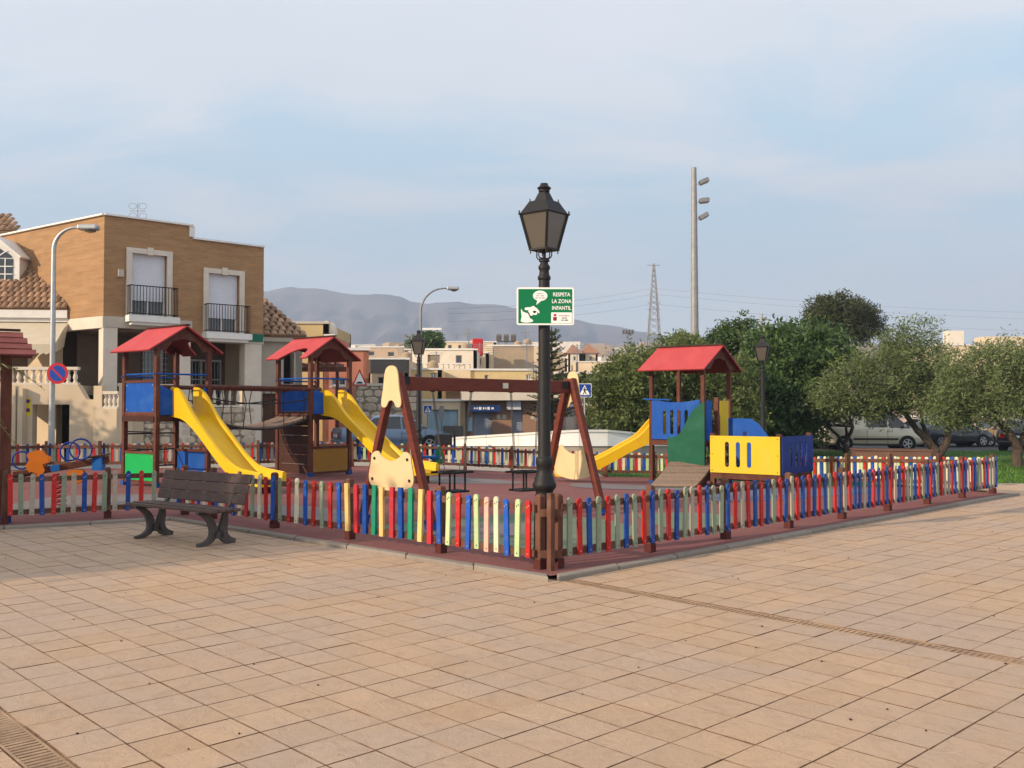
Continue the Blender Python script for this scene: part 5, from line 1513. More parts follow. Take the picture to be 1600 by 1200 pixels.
# ------------------------------------------------------------------ left house with tiled roof, dormer and awning
H0 = thing('tiled_house', 'cream house with steep clay-tile roof, dormer window and beige awning', 'house', (X(40, 31), 31.0, 0))
ja = K + ld * 1.95                      # where its front meets the brick side wall
TF = Face((ja.x - 9.0, ja.y - .9), (9.0, .9)); TL = 9.05
zc0 = 4.50
def ts(px): return TF.s_of(px)
# walls
g = MB()
wall(g, TF.at(0, 0, -1.6), TF.at(TL - .1, 0, -1.6), 2.25, zc0, .25, [(ts(20), ts(62), 2.3, 3.9)]); 
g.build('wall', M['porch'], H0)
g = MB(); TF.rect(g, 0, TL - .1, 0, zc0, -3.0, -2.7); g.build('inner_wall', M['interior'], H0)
g = MB(); TF.rect(g, 0, TL - .02, zc0 - .02, zc0 + .24, -1.9, .10); TF.rect(g, 0, TL - .02, zc0 - .14, zc0 - .022, -1.9, .0); g.build('cornice', M['white_trim'], H0)
# main roof and small upper roof
rise = ZZ(362, (ja + ld * 3.3).y) - (zc0 + .24); back = V((0, 1, 0)) * 0 + ld * 3.55
e0, e1 = TF.at(0, zc0 + .245, .12), TF.at(TL - .02, zc0 + .245, .12)
bk_ = -TF.n * 3.0
tiled_slope(H0, e0, e1, e0 + bk_ + UPZ * 2.75, e1 + bk_ + UPZ * 2.75 + V((-1.35, 0, 0)), .20, .27, 'roof')
uY = (e0 + bk_).y + 1.2
ua_, ub_ = P(-200, 362, uY), P(31, 362, uY)
g = MB(); g.prism([ua_ - UPZ * 1.0, ub_ - UPZ * 1.0, ub_ - UPZ * .02, ua_ - UPZ * .02], (0, .3, 0)); g.build('upper_wall', M['render_cream'], H0)
ua_.y -= .15; ub_.y -= .15
tiled_slope(H0, ua_, ub_, P(-200, 336, uY + 1.0), P(10, 336, uY + 1.0), .24, .30, 'upper_roof')
# dormer
dY = TF.at(ts(8), 0, -.9).y
DF = Face((X(-42, dY), dY), (1, .06)); a, b = 0.0, DF.s_of(28); zlo, zhi = ZZ(462, dY), ZZ(398, dY); zap = ZZ(372, dY); c = (a + b) / 2
do = MB(); do.prism([DF.at(a, zlo - .1), DF.at(b, zlo - .1), DF.at(b, zhi), DF.at(c, zap), DF.at(a, zhi)], DF.n * -2.0)
dob = do.build('dormer', M['white_trim'], H0)
dw = (DF.s_of(-32), DF.s_of(18)); wz0, wz1 = ZZ(440, dY), ZZ(404, dY)
for k, (x0, x1) in enumerate(((dw[0], (dw[0] + dw[1]) / 2 - .03), ((dw[0] + dw[1]) / 2 + .03, dw[1]))):
    g = MB(); DF.rect(g, x0, x1, wz0, wz1, .004, .02); o = g.build('dormer_pane', M['glass'], dob)
    for i in range(3):
        g = MB(); z_ = wz0 + (wz1 - wz0) * i / 3; DF.rect(g, x0, x1, z_ - .015, z_ + .015, .021, .04); g.build('glazing_bar', M['white_paint'], o)
    g = MB(); DF.rect(g, (x0 + x1) / 2 - .015, (x0 + x1) / 2 + .015, wz0, wz1, .022, .042); g.build('glazing_bar', M['white_paint'], o)
zf = ZZ(402, dY); arch = [(dw[0] + .02, zf), (dw[1] - .02, zf), (dw[1] - .1, zf + .10), (c, ZZ(386, dY)), (dw[0] + .1, zf + .10)]
g = MB(); g.prism([DF.at(s, z, .004) for s, z in arch], DF.n * .016); g.build('dormer_pane', M['glass'], dob)
for s, z in ((c, ZZ(386, dY)), (c + .3, zf + .22), (c - .3, zf + .22)):
    MB().bar(DF.at(c, zf, .03), DF.at(s, z, .03), .02, .03).build('glazing_bar', M['white_paint'], dob)
for p, q in (((a - .1, zhi - .06), (c, zap + .06)), ((c, zap + .06), (b + .1, zhi - .06))):
    MB().bar(DF.at(p[0], p[1], -.95), DF.at(q[0], q[1], -.95), 2.15, .07, up=(-(q[1] - p[1]), 0, (q[0] - p[0]))).build('dormer_roof', M['white_trim'], dob)
g = MB(); DF.rect(g, a - .1, b + .1, zlo - .16, zlo - .08, 0, .12); g.build('dormer_sill', M['white_trim'], dob)
# awning with scalloped edge
aw0, aw1 = ts(-90), ts(104); zA = 4.30; zE = 3.55; outA = 1.3
nseg = 24
g = MB(); g.prism([TF.at(aw0, zA, .02), TF.at(aw1, zA, .02), TF.at(aw1 + .1, zE, outA), TF.at(aw0, zE, outA)], (0, 0, .02)); ao = g.build('awning', M['awning'], H0)
sc_ = []
for k in range(nseg * 4 + 1):
    t = k / (nseg * 4); sc_.append((aw0 + (aw1 + .1 - aw0) * t, zE - .24 - .05 * abs(math.sin(math.pi * t * nseg))))
g = MB(); g.prism([TF.at(s, z, outA + .01) for s, z in [(aw0, zE), (aw1 + .1, zE)] + sc_[::-1]], TF.n * .01); g.build('valance', M['awning'], ao)
g = MB(); g.prism([TF.at(aw1 + .02, zA, .02), TF.at(aw1 + .11, zE, outA), TF.at(aw1 + .11, zE - .22, outA), TF.at(aw1 + .04, zE, .4)], TF.e * .01); g.build('valance', M['awning'], ao)
# terrace block, garage opening, balustrade and stair wall
TB_ = Face((X(-90, 28.4), 28.4), (1, .015)); TBs = TB_.s_of
zter = ZZ(601, 28.4)
ga = (TBs(51), TBs(109)); zga = ZZ(632, 28.4)
g = MB(); wall(g, TB_.at(0, 0), TB_.at(TBs(121), 0), -.05, zter, .3, [(ga[0], ga[1], -.06, zga)])
wall(g, TB_.at(TBs(121) - .001, 0), TB_.at(TBs(150), 0), -.05, ZZ(624, 28.4), .3)
g.prism([TB_.at(TBs(121), ZZ(624, 28.4)), TB_.at(TBs(135), ZZ(624, 28.4)), TB_.at(TBs(121), zter)], -TB_.n * .3)
g.build('terrace_wall', M['render_cream'], H0)
g = MB(); g.prism([TB_.at(0, zter - .3, -.3), TB_.at(TBs(121), zter - .3, -.3), TB_.at(TBs(121), zter - .3, -3), TB_.at(0, zter - .3, -3)], (0, 0, .28)); g.build('terrace_floor', M['concrete'], H0)
g = MB(); TB_.rect(g, ga[0] - .2, ga[1] + 1.2, -.04, zter - .3, -2.6, -2.4); wall(g, TB_.at(ga[1] + .2, 0, -.3), TB_.at(ga[1] + .2, 0, -2.6), -.04, zter - .3, .1); g.build('garage_shade_lining', M['interior'], H0)
balustrade(H0, TB_, 0, TBs(121), zter + .002, ZZ(573, 28.4), .20)
g = MB(); TB_.rect(g, TBs(34), TBs(42), -.05, ZZ(607, 28.4), .02, .25); TB_.rect(g, TBs(-60), TBs(32), -.05, ZZ(603, 28.2), .10, .3); g.build('gate_pier', M['render_cream'], H0)
# yellow no-parking plates on the wall
M['sign_yellow'] = mat('yellow_plate', (0.62, 0.52, 0.05), .5, .08, 8); M['road_blue'] = mat('road_sign_blue', (0.012, 0.055, 0.30), .45, .05, 5); M['road_red'] = mat('road_sign_red', (0.45, 0.02, 0.025), .45, .05, 5)
for k, py in enumerate((629, 643)):
    z_ = ZZ(py, 28.3); s_ = TBs(44.5)
    pt = thing('parking_plate', ['upper', 'lower'][k] + ' yellow no-parking plate on the garage wall', 'sign', tuple(TB_.at(s_, z_, .01)), 0, 'yellow garage plates')
    g = MB(); TB_.rect(g, s_ - .09, s_ + .09, z_ - .125, z_ + .125, .004, .012); po = g.build('plate', M['sign_yellow'], pt)
    ctr = TB_.at(s_, z_ + .04, .013)
    g = MB(); g.cyl(ctr, ctr + TB_.n * .004, .065, n=16); g.build('disc', M['road_red'], po)
    g = MB(); g.cyl(ctr + TB_.n * .004, ctr + TB_.n * .007, .046, n=16); g.build('disc', M['road_blue'], po)

# house beyond the brick one: small tiled roof and beige upper storey
H2 = thing('tiled_roof_house', 'beige house with clay-tile roof tucked behind the brick house', 'house', (X(440, 37), 37.0, 0))
F2_ = Face((X(400, 35.5), 35.5), (1, .35)); e = F2_.s_of(472)
zc_ = ZZ(535, 36)
g = MB(); wall(g, F2_.at(0, 0), F2_.at(e, 0), -.1, zc_, .3, [(F2_.s_of(410), F2_.s_of(438), -.1, ZZ(615, 36) + .0), (F2_.s_of(443), F2_.s_of(462), ZZ(600, 36), ZZ(552, 36))]); wall(g, F2_.at(e, 0), F2_.at(e, 0, -7), -.1, zc_, .3); g.build('wall', M['grey_trim'], H2)
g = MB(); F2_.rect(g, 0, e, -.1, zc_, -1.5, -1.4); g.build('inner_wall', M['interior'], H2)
g = MB(); F2_.rect(g, F2_.s_of(410), F2_.s_of(438), -.1, ZZ(615, 36), -.2, -.12); g.build('door', M['brown_door'], H2)
g = MB(); F2_.rect(g, -.3, e + .15, zc_, zc_ + .18, -.4, .22); g.build('cornice', M['grey_trim'], H2)
r0_, r1_ = F2_.at(-.3, zc_ + .19, .25), F2_.at(e + .15, zc_ + .19, .25)
tiled_slope(H2, r0_, r1_, F2_.at(-.3, ZZ(462, 38), -2.2), F2_.at(F2_.s_of(414), ZZ(466, 38), -2.2), .26, .30, 'roof')
g = MB(); F2_.rect(g, -1, e - .4, zc_ + .2, zc_ + 1.2, -6, -3.2); g.build('upper_storey', M['render_cream'], H2)

# ------------------------------------------------------------------ town buildings beyond the street
def paint(name, c): M[name] = mat(name, c, .88, .12, .7, .1, 60, damt=.35, dirt=tuple(q * .72 for q in c), dscale=.6); return name
for nm, c in (('bar_shutter', (.30, .33, .40)), ('wall_salmon', (.50, .20, .13)), ('wall_beige', (.54, .42, .29)), ('wall_cream', (.66, .53, .36)), ('wall_yellow', (.66, .50, .25)), ('wall_greybrown', (.38, .29, .20)), ('wall_dark', (.14, .125, .11)), ('wall_white', (.70, .62, .51)), ('wall_brown', (.36, .21, .14)), ('wall_ochre', (.48, .36, .18)), ('garage_blue', (.30, .43, .52)), ('shutter_blue', (.16, .18, .23)), ('canopy_blue', (.02, .05, .16)), ('pink_wall', (.52, .40, .38)), ('hip_roof', (.36, .17, .10)), ('far_white', (.64, .60, .54)), ('far_tan', (.50, .38, .27))):
    paint(nm, c)
def block(name, label, px0, px1, ytop, Y, wallm, depth=7.0, zb=None, openings=(), slope=.0, cat='house', parapet=.0, group=None, trim='white_trim'):
    """flat-roofed building whose front runs between two photo columns; openings (px0,px1,y0,y1,kind)"""
    fc = Face((X(px0, Y), Y), (1, slope)); L = fc.s_of(px1); ztop = ZZ(ytop, Y)
    z0 = (zt(fc.p.x, Y) if zb is None else zb) - .3
    root = thing(name, label, cat, (fc.p.x + L / 2, Y, z0), 0, group)
    ops = []
    for o in openings:
        a, b = fc.s_of(o[0]), fc.s_of(o[1]); ops.append((a, b, fc.z_of(o[0], o[3]), fc.z_of(o[0], o[2]), o[4]))
    g = MB(); wall(g, fc.at(0, 0), fc.at(L, 0), z0, ztop, .25, [q[:4] for q in ops])
    wall(g, fc.at(L, 0), fc.at(L, 0, -depth), z0, ztop, .25); wall(g, fc.at(L, 0, -depth), fc.at(0, 0, -depth), z0, ztop, .25); wall(g, fc.at(0, 0, -depth), fc.at(0, 0), z0, ztop, .25)
    g.build('wall', M[wallm], root)
    g = MB(); g.prism([fc.at(.05, ztop - .25, -.05), fc.at(L - .05, ztop - .25, -.05), fc.at(L - .05, ztop - .25, -depth + .05), fc.at(.05, ztop - .25, -depth + .05)], (0, 0, .1)); g.build('roof', M['concrete'], root)
    g = MB(); fc.rect(g, -.08, L + .08, ztop, ztop + .12, -.30, .08); g.build('coping', M[trim], root)
    rr_ = random.Random(int(px0) * 7 + int(Y)); nroof = rr_.randint(1, 3) if L > 2.5 else 0
    for k in range(nroof):
        s_ = rr_.uniform(.1, .9) * L; dp_ = rr_.uniform(.8, depth - .8); q = fc.at(s_, ztop - .2, -dp_)
        if rr_.random() < .6:
            h_ = rr_.uniform(1.2, 2.4); g = MB(); g.cyl(q, q + UPZ * h_, .035, n=5)
            for j in range(4): g.bar(q + V((-.45 + .05 * j, 0, h_ - .1 - .13 * j)), q + V((.45 - .05 * j, 0, h_ - .1 - .13 * j)), .03, .03)
            g.build('aerial', M['galv_dark'], root)
        else:
            g = MB(); g.lathe([(.3, .1), (.36, .3), (.33, .75), (.12, .86), (0, .88)], (q.x, q.y, q.z), 12); g.build('water_tank', M['wall_greybrown'], root, smooth=True)
    for a, b, za, zb_, kind in ops:
        if kind == 'win': window(fc, root, a, b, za, zb_, 'white_trim', 'glass', .12, .07, (1, 0))
        elif kind == 'dark': window(fc, root, a, b, za, zb_, 'grey_trim', 'glass', .15, .05, (0, 0))
        elif kind.startswith('door:') or kind.startswith('shut:'):
            mm = kind[5:]; n = 12 if kind.startswith('shut') else 1
            g = MB(); fc.rect(g, a, b, za, zb_, -.22, -.16); d_ = g.build('shutter' if n > 1 else 'door', M[mm], root)
            if n > 1:
                for k in range(n):
                    g = MB(); h = (zb_ - za) / n; fc.rect(g, a + .02, b - .02, za + k * h + .012, za + (k + 1) * h - .012, -.158, -.13); g.build('shutter_slat', M[mm], d_)
            else:
                for k in range(3):
                    g = MB(); w = (b - a) / 3; fc.rect(g, a + k * w + .03, a + (k + 1) * w - .03, za + .1, zb_ - .08, -.158, -.13); g.build('door_leaf', M[mm], d_)
    return root, fc, L, ztop
# street front
gh, fc, L, zt_ = block('garage_house', 'low cream house with wide blue garage doors beside the crossing sign', 652, 727, 627, 47, 'wall_cream', 8, openings=[(667, 716, 640, 693, 'door:garage_blue')], slope=.12)
g = MB(); fc.rect(g, L - 1.1, L - .1, -.1, .75, .002, .03); g.build('plinth', M['wall_dark'], gh)
sh, fc, L, zt_ = block('shop', 'brown corner bar with roller shutters and navy canopy behind the swings', 727, 872, 624, 47.5, 'wall_brown', 8, openings=[(739, 769, 643, 684, 'shut:bar_shutter'), (800, 817, 636, 682, 'shut:bar_shutter'), (838, 850, 630, 655, 'win')], slope=.10, cat='shop')
g = MB(); fc.rect(g, -.2, L + .2, zt_ - .05, zt_ + .45, -.6, .7); g.build('flat_canopy', M['wall_white'], sh)
ca, cb_ = fc.s_of(735), fc.s_of(781); zc1 = fc.z_of(750, 633); zc2 = fc.z_of(750, 643)
g = MB(); fc.rect(g, ca, cb_, zc2, zc1, .02, .5); cv = g.build('shop_canopy', M['canopy_blue'], sh)
rr = random.Random(4); s_ = ca + .15
while s_ < cb_ - .4:
    w = rr.uniform(.05, .13); h = rr.uniform(.08, .15)
    g = MB(); zz = (zc1 + zc2) / 2; fc.rect(g, s_, s_ + w, zz - h / 2, zz + h / 2, .502, .508); g.build('canopy_print', M['sign_white'], cv); s_ += w + rr.uniform(.03, .09)
g = MB(); fc.rect(g, fc.s_of(791), fc.s_of(813), fc.z_of(800, 640), fc.z_of(800, 627), .004, .3); g.build('sign_box', M['shutter'], sh)
g = MB(); fc.rect(g, fc.s_of(730), fc.s_of(738), fc.z_of(735, 674), fc.z_of(735, 652), .004, .05); g.build('meter_door', M['garage_blue'], sh)
for a in (776, 785, 829, 857):
    g = MB(); fc.rect(g, fc.s_of(a), fc.s_of(a + 6), fc.z_of(a, 655), fc.z_of(a, 648), .004, .012); g.build('poster', M['stone_trim'], sh)
ph, fc, L, zt_ = block('pink_house', 'small pink rendered house seen through the right swing frame', 873, 906, 636, 49, 'pink_wall', 6, openings=[(884, 900, 642, 672, 'door:wall_white')], slope=.08)
bh, fc, L, zt_ = block('shuttered_house', 'dark tan house front behind the blue crossing sign', 907, 955, 634, 50, 'wall_greybrown', 6, openings=[(915, 930, 640, 676, 'shut:wall_dark'), (935, 945, 643, 672, 'win')], slope=.06)
# second row, higher up the slope
sal, fc, L, zt_ = block('salmon_house', 'salmon-orange rendered house behind the middle slide tower', 505, 576, 547, 44, 'wall_salmon', 8, openings=[(517, 541, 590, 603, 'win')], slope=.15)
# pergola in front of it
for k in range(7):
    p = P(458 + k * 13, 572, 41.0); MB().bar(p, p + V((.1, -2.4, -.02)), .09, .14).build('pergola_rafter', M['wood'], sal)
MB().bar(P(452, 577, 38.9), P(541, 577, 38.9), .12, .2).build('pergola_beam', M['wood'], sal)
for px in (463, 527): MB().bar(P(px, 577, 39), V((X(px, 39), 39, 0)), .12, .12).build('pergola_post', M['wood'], sal)
g = MB(); q = P(510, 519, 50); g.lathe([(0, -.5), (.5, -.35), (.6, 0), (.45, .45), (0, .6)], (q.x, q.y, q.z), 14); g.build('water_tank', M['wall_white'], sal, smooth=True)
block('tan_house', 'plain tan house with terracotta end wall left of the water tank', 446, 512, 506, 49, 'wall_ochre', 7, trim='grey_trim')
block('terracotta_block', 'narrow terracotta end wall under the white water tank', 508, 521, 526, 48.5, 'wall_salmon', 5)
dk, fc, L, zt_ = block('grey_house', 'grey-topped low house with one small dark window above stone wall', 572, 638, 562, 58, 'wall_beige', 8, openings=[(590, 600, 589, 601, 'dark')])
g = MB(); fc.rect(g, .02, L - .02, ZZ(583, 58), zt_ - .01, .004, .05); g.build('dark_band', M['wall_dark'], dk)
wh, fc, L, zt_ = block('balustrade_house', 'pale flat-roofed house with white balustrade and two windows', 632, 745, 547, 68, 'wall_white', 9, openings=[(668, 687, 554, 568, 'shut:wall_greybrown'), (712, 722, 555, 569, 'dark')])
TQ = Face((X(655, 64), 64), (1, 0)); balustrade(wh, TQ, 0, TQ.s_of(738), ZZ(578, 64), ZZ(567, 64), .34, 'white_trim', 0)
g = MB(); TQ.rect(g, -1, TQ.s_of(745), ZZ(600, 64) - .5, ZZ(578, 64) - .01, -3.8, .1); g.build('terrace', M['wall_cream'], wh)
block('yellow_shed', 'long low yellow wall building just above the swing beam', 735, 853, 579, 57, 'wall_yellow', 6, slope=.05, cat='building', openings=[(757, 763, 586, 594, 'dark'), (822, 830, 585, 594, 'win')])
block('yellow_house', 'small yellow house left of the long yellow wall', 612, 690, 578, 60, 'wall_yellow', 5, openings=[(648, 656, 584, 592, 'dark'), (672, 682, 583, 594, 'win')])
gb, fc, L, zt_ = block('grey_brown_house', 'big blank grey-brown rendered house with cream edges', 763, 840, 541, 76, 'wall_greybrown', 9, openings=())
for a, b in ((-.6, .35), (L - .3, L + .3)):
    g = MB(); fc.rect(g, a, b, zt_ - 5, zt_ + .1, -.3, .06); g.build('corner_trim', M['wall_cream'], gb)
block('cream_annex', 'cream flat house left of the grey-brown blank wall', 738, 764, 552, 75, 'wall_cream', 8, openings=[(744, 752, 560, 570, 'dark')])
rt2 = thing('roof_tank', 'red and dark water heater tank on the flat roof', 'tank', tuple(P(740, 547, 73)))
q = P(740, 547, 73); MB().box(q.x - .1, q.x + .7, q.y, q.y + 1, q.z - .4, q.z + .9).build('tank', M['road_red'], rt2, bevel=.08); MB().box(q.x - .75, q.x - .12, q.y, q.y + 1, q.z - .4, q.z + .5).build('panel', M['shutter_blue'], rt2)
block('back_cream_house', 'long cream roofline house behind the red roof tank', 690, 775, 535, 100, 'wall_cream', 12, openings=[(700, 706, 539, 545, 'dark'), (716, 722, 539, 545, 'dark'), (752, 758, 539, 545, 'dark')])
block('back_tan_house', 'tan flat house on the rise behind the grey house', 560, 640, 543, 95, 'far_tan', 12, openings=[(575, 585, 549, 556, 'dark'), (606, 616, 550, 557, 'dark')])
block('white_compound', 'long white wall building right of the lamp post', 868, 960, 584, 62, 'wall_white', 6, cat='building')
for k, (a, b, yt, Y, m_, lab) in enumerate(((888, 908, 553, 120, 'wall_white', 'white house with small hipped clay roof left of its twin'), (912, 934, 553, 122, 'wall_cream', 'cream house with hipped clay roof and dark window'), (860, 886, 560, 110, 'far_tan', 'tan house close to the lamp post with flat top'), (900, 990, 566, 104, 'wall_cream', 'long low cream terrace below the two hipped roofs'))):
    o, fc, L, zt_ = block('hillside_house', lab, a, b, yt, Y, m_, 8, openings=[((a + b) / 2 - 2, (a + b) / 2 + 2, yt + 4, yt + 10, 'dark')])
    if k < 2:
        c = fc.at(L / 2, zt_ + 1.5, -4); g = MB(); base = [fc.at(-.3, zt_ + .1, .3), fc.at(L + .3, zt_ + .1, .3), fc.at(L + .3, zt_ + .1, -8.3), fc.at(-.3, zt_ + .1, -8.3)]
        g.add(base + [c], [(0, 1, 4), (1, 2, 4), (2, 3, 4), (3, 0, 4), (3, 2, 1, 0)]); g.build('hipped_roof', M['hip_roof'], o)
rb, fc, L, zt_ = block('terrace_building', 'cream roof terrace building rising behind the olive trees', 1465, 1660, 540, 92, 'wall_cream', 10, zb=-.3, openings=[(1550, 1566, 545, 556, 'dark')])
g = MB(); fc.rect(g, 1.5, 3.0, zt_, zt_ + 1.5, -2, -.8); g.build('chimney', M['wall_white'], rb)
g = MB(); fc.rect(g, L * .42, L, zt_ + .1, zt_ + .95, -3, -1); g.build('upper_storey', M['wall_cream'], rb)
g = MB(); fc.rect(g, L * .35, L, zt_ - .35, zt_ - .05, .01, .12); g.build('cornice_band', M['wall_ochre'], rb)
block('street_wall_house', 'pale street front glimpsed between the olive trunks', 1200, 1660, 652, 62, 'pink_wall', 8, zb=-.4, cat='building')
# small far houses scattered over the plain
rr = random.Random(21)
far_me = MB().box(-.5, .5, -.5, .5, 0, 1).mesh('far_house', M['far_white']); far_me2 = MB().box(-.5, .5, -.5, .5, 0, 1).mesh('far_house', M['far_tan'])
for k in range(60):
    Y = 130 * (9.0 ** rr.random()); px = rr.uniform(500, 1080); x = X(px, Y)
    w = rr.uniform(5, 13) * (1 + Y / 900)
    o = bpy.data.objects.new('far_house', far_me if rr.random() < .6 else far_me2); COL.objects.link(o)
    o.location = (x, Y, zt(x, Y) - .5); o.scale = (w, w * .7, rr.uniform(3.0, 6.0)); o.rotation_euler = (0, 0, rr.uniform(-.5, .5))
    tag(o, 'tiny %s flat-roofed house far off on the plain %s' % ('white' if o.data is far_me else 'tan', 'left of the far street light' if px < 657 else 'between far street light and lamp post' if px < 850 else 'between lamp post and pylon' if px < 1021 else 'right of the pylon'), 'house', 'far houses on the plain')

# stone retaining wall by the street
sw_ = thing('retaining_wall', 'irregular rubble stone wall behind the speed-hump sign', 'wall', (X(585, 43), 43, 0))
SWF = Face((X(556, 43), 43), (1, .05)); s1_ = SWF.s_of(655)
rubble(sw_, SWF, 0, s1_, -.1, ZZ(603, 43), .42, seed=12)
g = MB(); SWF.rect(g, -.1, s1_ + .1, ZZ(603, 43), ZZ(603, 43) + .12, -.35, .06); g.build('coping', M['stone_trim'], sw_)

# white parapet wall by the road
pw_ = thing('white_wall', 'long low white painted wall behind the far picket fence', 'wall', (X(860, 32), 32, -.1))
pp = [(690, 33.5, 692), (712, 33, 686), (760, 32.3, 683), (810, 31.8, 680), (862, 31.3, 677), (905, 31.2, 675), (950, 31.4, 675), (985, 31.8, 678), (1015, 32.5, 684), (1050, 33.6, 692)]
for (a, ya, ta), (b, yb, tb_) in zip(pp, pp[1:]):
    A, B = P(a, ta, ya), P(b, tb_, yb); A2, B2 = A.copy(), B.copy(); A2.z = B2.z = -.4
    e_ = (B - A); e_.z = 0; e_.normalize(); n_ = V((e_.y, -e_.x, 0))
    k_ = e_ * .006
    A3, B3 = P(a, 697, ya), P(b, 697, yb)
    MB().prism([A3 + k_, B3 - k_, B - k_, A + k_], -n_ * .25).build('wall_segment', M['white_paint'], pw_)
    MB().prism([A2 - n_ * .06, B2 - n_ * .06, B3 - n_ * .06 - UPZ * .004, A3 - n_ * .06 - UPZ * .004], -n_ * .18).build('plinth', M['concrete'], pw_)
    MB().prism([A + n_ * .04 + k_, B + n_ * .04 - k_, B - n_ * .29 - k_, A - n_ * .29 + k_], (0, 0, .07)).build('coping', M['white_trim'], pw_)
# ------------------------------------------------------------------ street furniture
def curved_light(name, label, base, h, arm, side, r=.075, m='galv', head='galv', group='curved street lights'):
    root = thing(name, label, 'street light', tuple(base), 0, group)
    b = V(base); pts = [b, b + UPZ * h * .45]; R = arm * .85
    rad = [r * 1.15, r]
    for i in range(13):
        t = math.pi / 2 * i / 12
        pts.append(b + UPZ * (h - R + R * math.sin(t)) + V((side * (R - R * math.cos(t)), 0, 0))); rad.append(r * (.85 - .35 * i / 12))
    pts.append(pts[-1] + V((side * (arm - R), 0, 0))); rad.append(r * .45)
    MB().tube(pts, rad, 12).build('pole', M[m], root, smooth=True)
    e = pts[-1]; x0, x1 = sorted((e.x - side * .05, e.x + side * .52))
    MB().box(x0, x1, e.y - .15, e.y + .15, e.z - .08, e.z + .08).build('lamp_head', M[head], root, bevel=.05)
    MB().lathe([(.05, -.07), (.15, -.04), (.17, 0)], (e.x + side * .28, e.y, e.z - .08), 12).build('lamp_bowl', M['lamp_glass'], root, smooth=True)
    MB().box(b.x - .09, b.x + .09, b.y - .09, b.y + .09, b.z, b.z + .5).build('service_door', M[m], root, bevel=.01)
    return root, pts
Y = 27.2
base = V((X(81, Y), Y, -.01)); r_, p_ = curved_light('street_light', 'tall grey curved street light in front of the tiled house', base, ZZ(355, Y), X(136, Y) - X(92, Y) - .05, 1)
Y2 = 46.0
base2 = V((X(657, Y2), Y2, -.05)); r2_, p2_ = curved_light('street_light', 'distant curved street light above the cream town houses', base2, ZZ(449, Y2), X(700, Y2) - X(657, Y2), 1, .07, 'galv_dark')
MB().bar(P(660, 514, Y2), P(690, 514, Y2), .05, .10).build('street_nameplate', M['white_paint'], r2_)

def disc_sign(name, label, c, r, layers, pole_z=None, n=28, pole=True, group=None):
    root = thing(name, label, 'sign', (c.x, c.y, pole_z if pole_z is not None else c.z), 0, group)
    return root
# no-parking disc on the curved light
Yd = 27.05; c = P(90, 583.5, Yd)
ns = thing('no_parking_sign', 'round blue and red no-parking sign on the left street light', 'sign', (c.x, c.y, c.z))
pl0 = MB().cyl(c, c + V((0, -.012, 0)), .30, n=32).build('disc', M['road_red'], ns)
MB().cyl(c + V((0, -.012, 0)), c + V((0, -.016, 0)), .225, n=32).build('disc', M['road_blue'], pl0)
d = V((.707, 0, -.707)); MB().bar(c + V((0, -.0185, 0)) - d * .225, c + V((0, -.0185, 0)) + d * .225, .004, .05, up=(.707, 0, .707)).build('bar', M['road_red'], pl0)
MB().box(c.x - .08, c.x + .08, c.y, c.y + .1, c.z - .03, c.z + .03).build('clamp', M['galv_dark'], ns)
# pedestrian-crossing signs
def crossing(label, px, py, Y, hw, zb):
    c = P(px, py, Y); root = thing('crossing_sign', label, 'sign', (c.x, c.y, zb), 0, 'pedestrian crossing signs')
    MB().cyl((c.x, c.y + .04, zb), (c.x, c.y + .04, c.z + hw * .9), .035, n=10).build('pole', M['galv'], root, smooth=True)
    def rel(pts, y): return [(c.x + a * hw, c.y - y, c.z + b * hw) for a, b in pts]
    p = MB().prism(rel(rrect(1, 1, .12), 0), (0, -.01, 0)).build('plate', M['sign_white'], root)
    MB().prism(rel(rrect(.92, .92, .1), .011), (0, -.002, 0)).build('print_field', M['road_blue'], p)
    t = MB().prism(rel([(-.78, -.68), (.78, -.68), (0, .78)], .0145), (0, -.002, 0)).build('triangle', M['sign_white'], p)
    for poly in ([(-.07, .34), (.07, .34), (.09, .46), (0, .52), (-.09, .46)], [(-.14, .28), (.14, .28), (.10, -.14), (-.10, -.14)], [(-.10, -.14), (.02, -.14), (-.12, -.56), (-.26, -.56)], [(-.02, -.14), (.10, -.14), (.30, -.52), (.16, -.56)], [(.12, .26), (.18, .22), (.30, -.04), (.22, -.06)], [(-.12, .26), (-.18, .22), (-.30, -.02), (-.22, -.05)]):
        MB().prism(rel(poly, .018), (0, -.002, 0)).build('figure', M['sign_black'], t)
    for k in (-.66, -.4, .36, .6):
        MB().prism(rel([(k, -.66), (k + .12, -.66), (k + .10, -.58), (k + .02, -.58)], .018), (0, -.002, 0)).build('stripe', M['sign_black'], t)
crossing('large blue pedestrian-crossing sign right of the swing frame', 913.5, 610, 34.0, .245, -.1)
crossing('small blue pedestrian-crossing sign by the blue garage doors', 668.5, 640, 43.5, .19, -.05)
c = P(562, 583, 38.0); hs = thing('hump_sign', 'red-edged triangular speed-hump sign before the stone wall', 'sign', (c.x, c.y, -.05))
MB().cyl((c.x, c.y + .04, -.05), (c.x, c.y + .04, c.z - .2), .03, n=10).build('pole', M['galv'], hs, smooth=True)
tri = lambda k, y: [(c.x - .27 * k, c.y - y, c.z - .02 - .50 * k + .02), (c.x + .27 * k, c.y - y, c.z - .02 - .50 * k + .02), (c.x, c.y - y, c.z - .30 + .56 * k)]
tri = lambda k, y: [(c.x + a * k, c.y - y, c.z - .29 + b * k) for a, b in ((-.30, -.21), (.30, -.21), (0, .46))]
o = MB().prism(tri(1, 0), (0, -.01, 0)).build('plate', M['road_red'], hs); MB().prism(tri(.74, .012), (0, -.002, 0)).build('print_field', M['sign_white'], o)
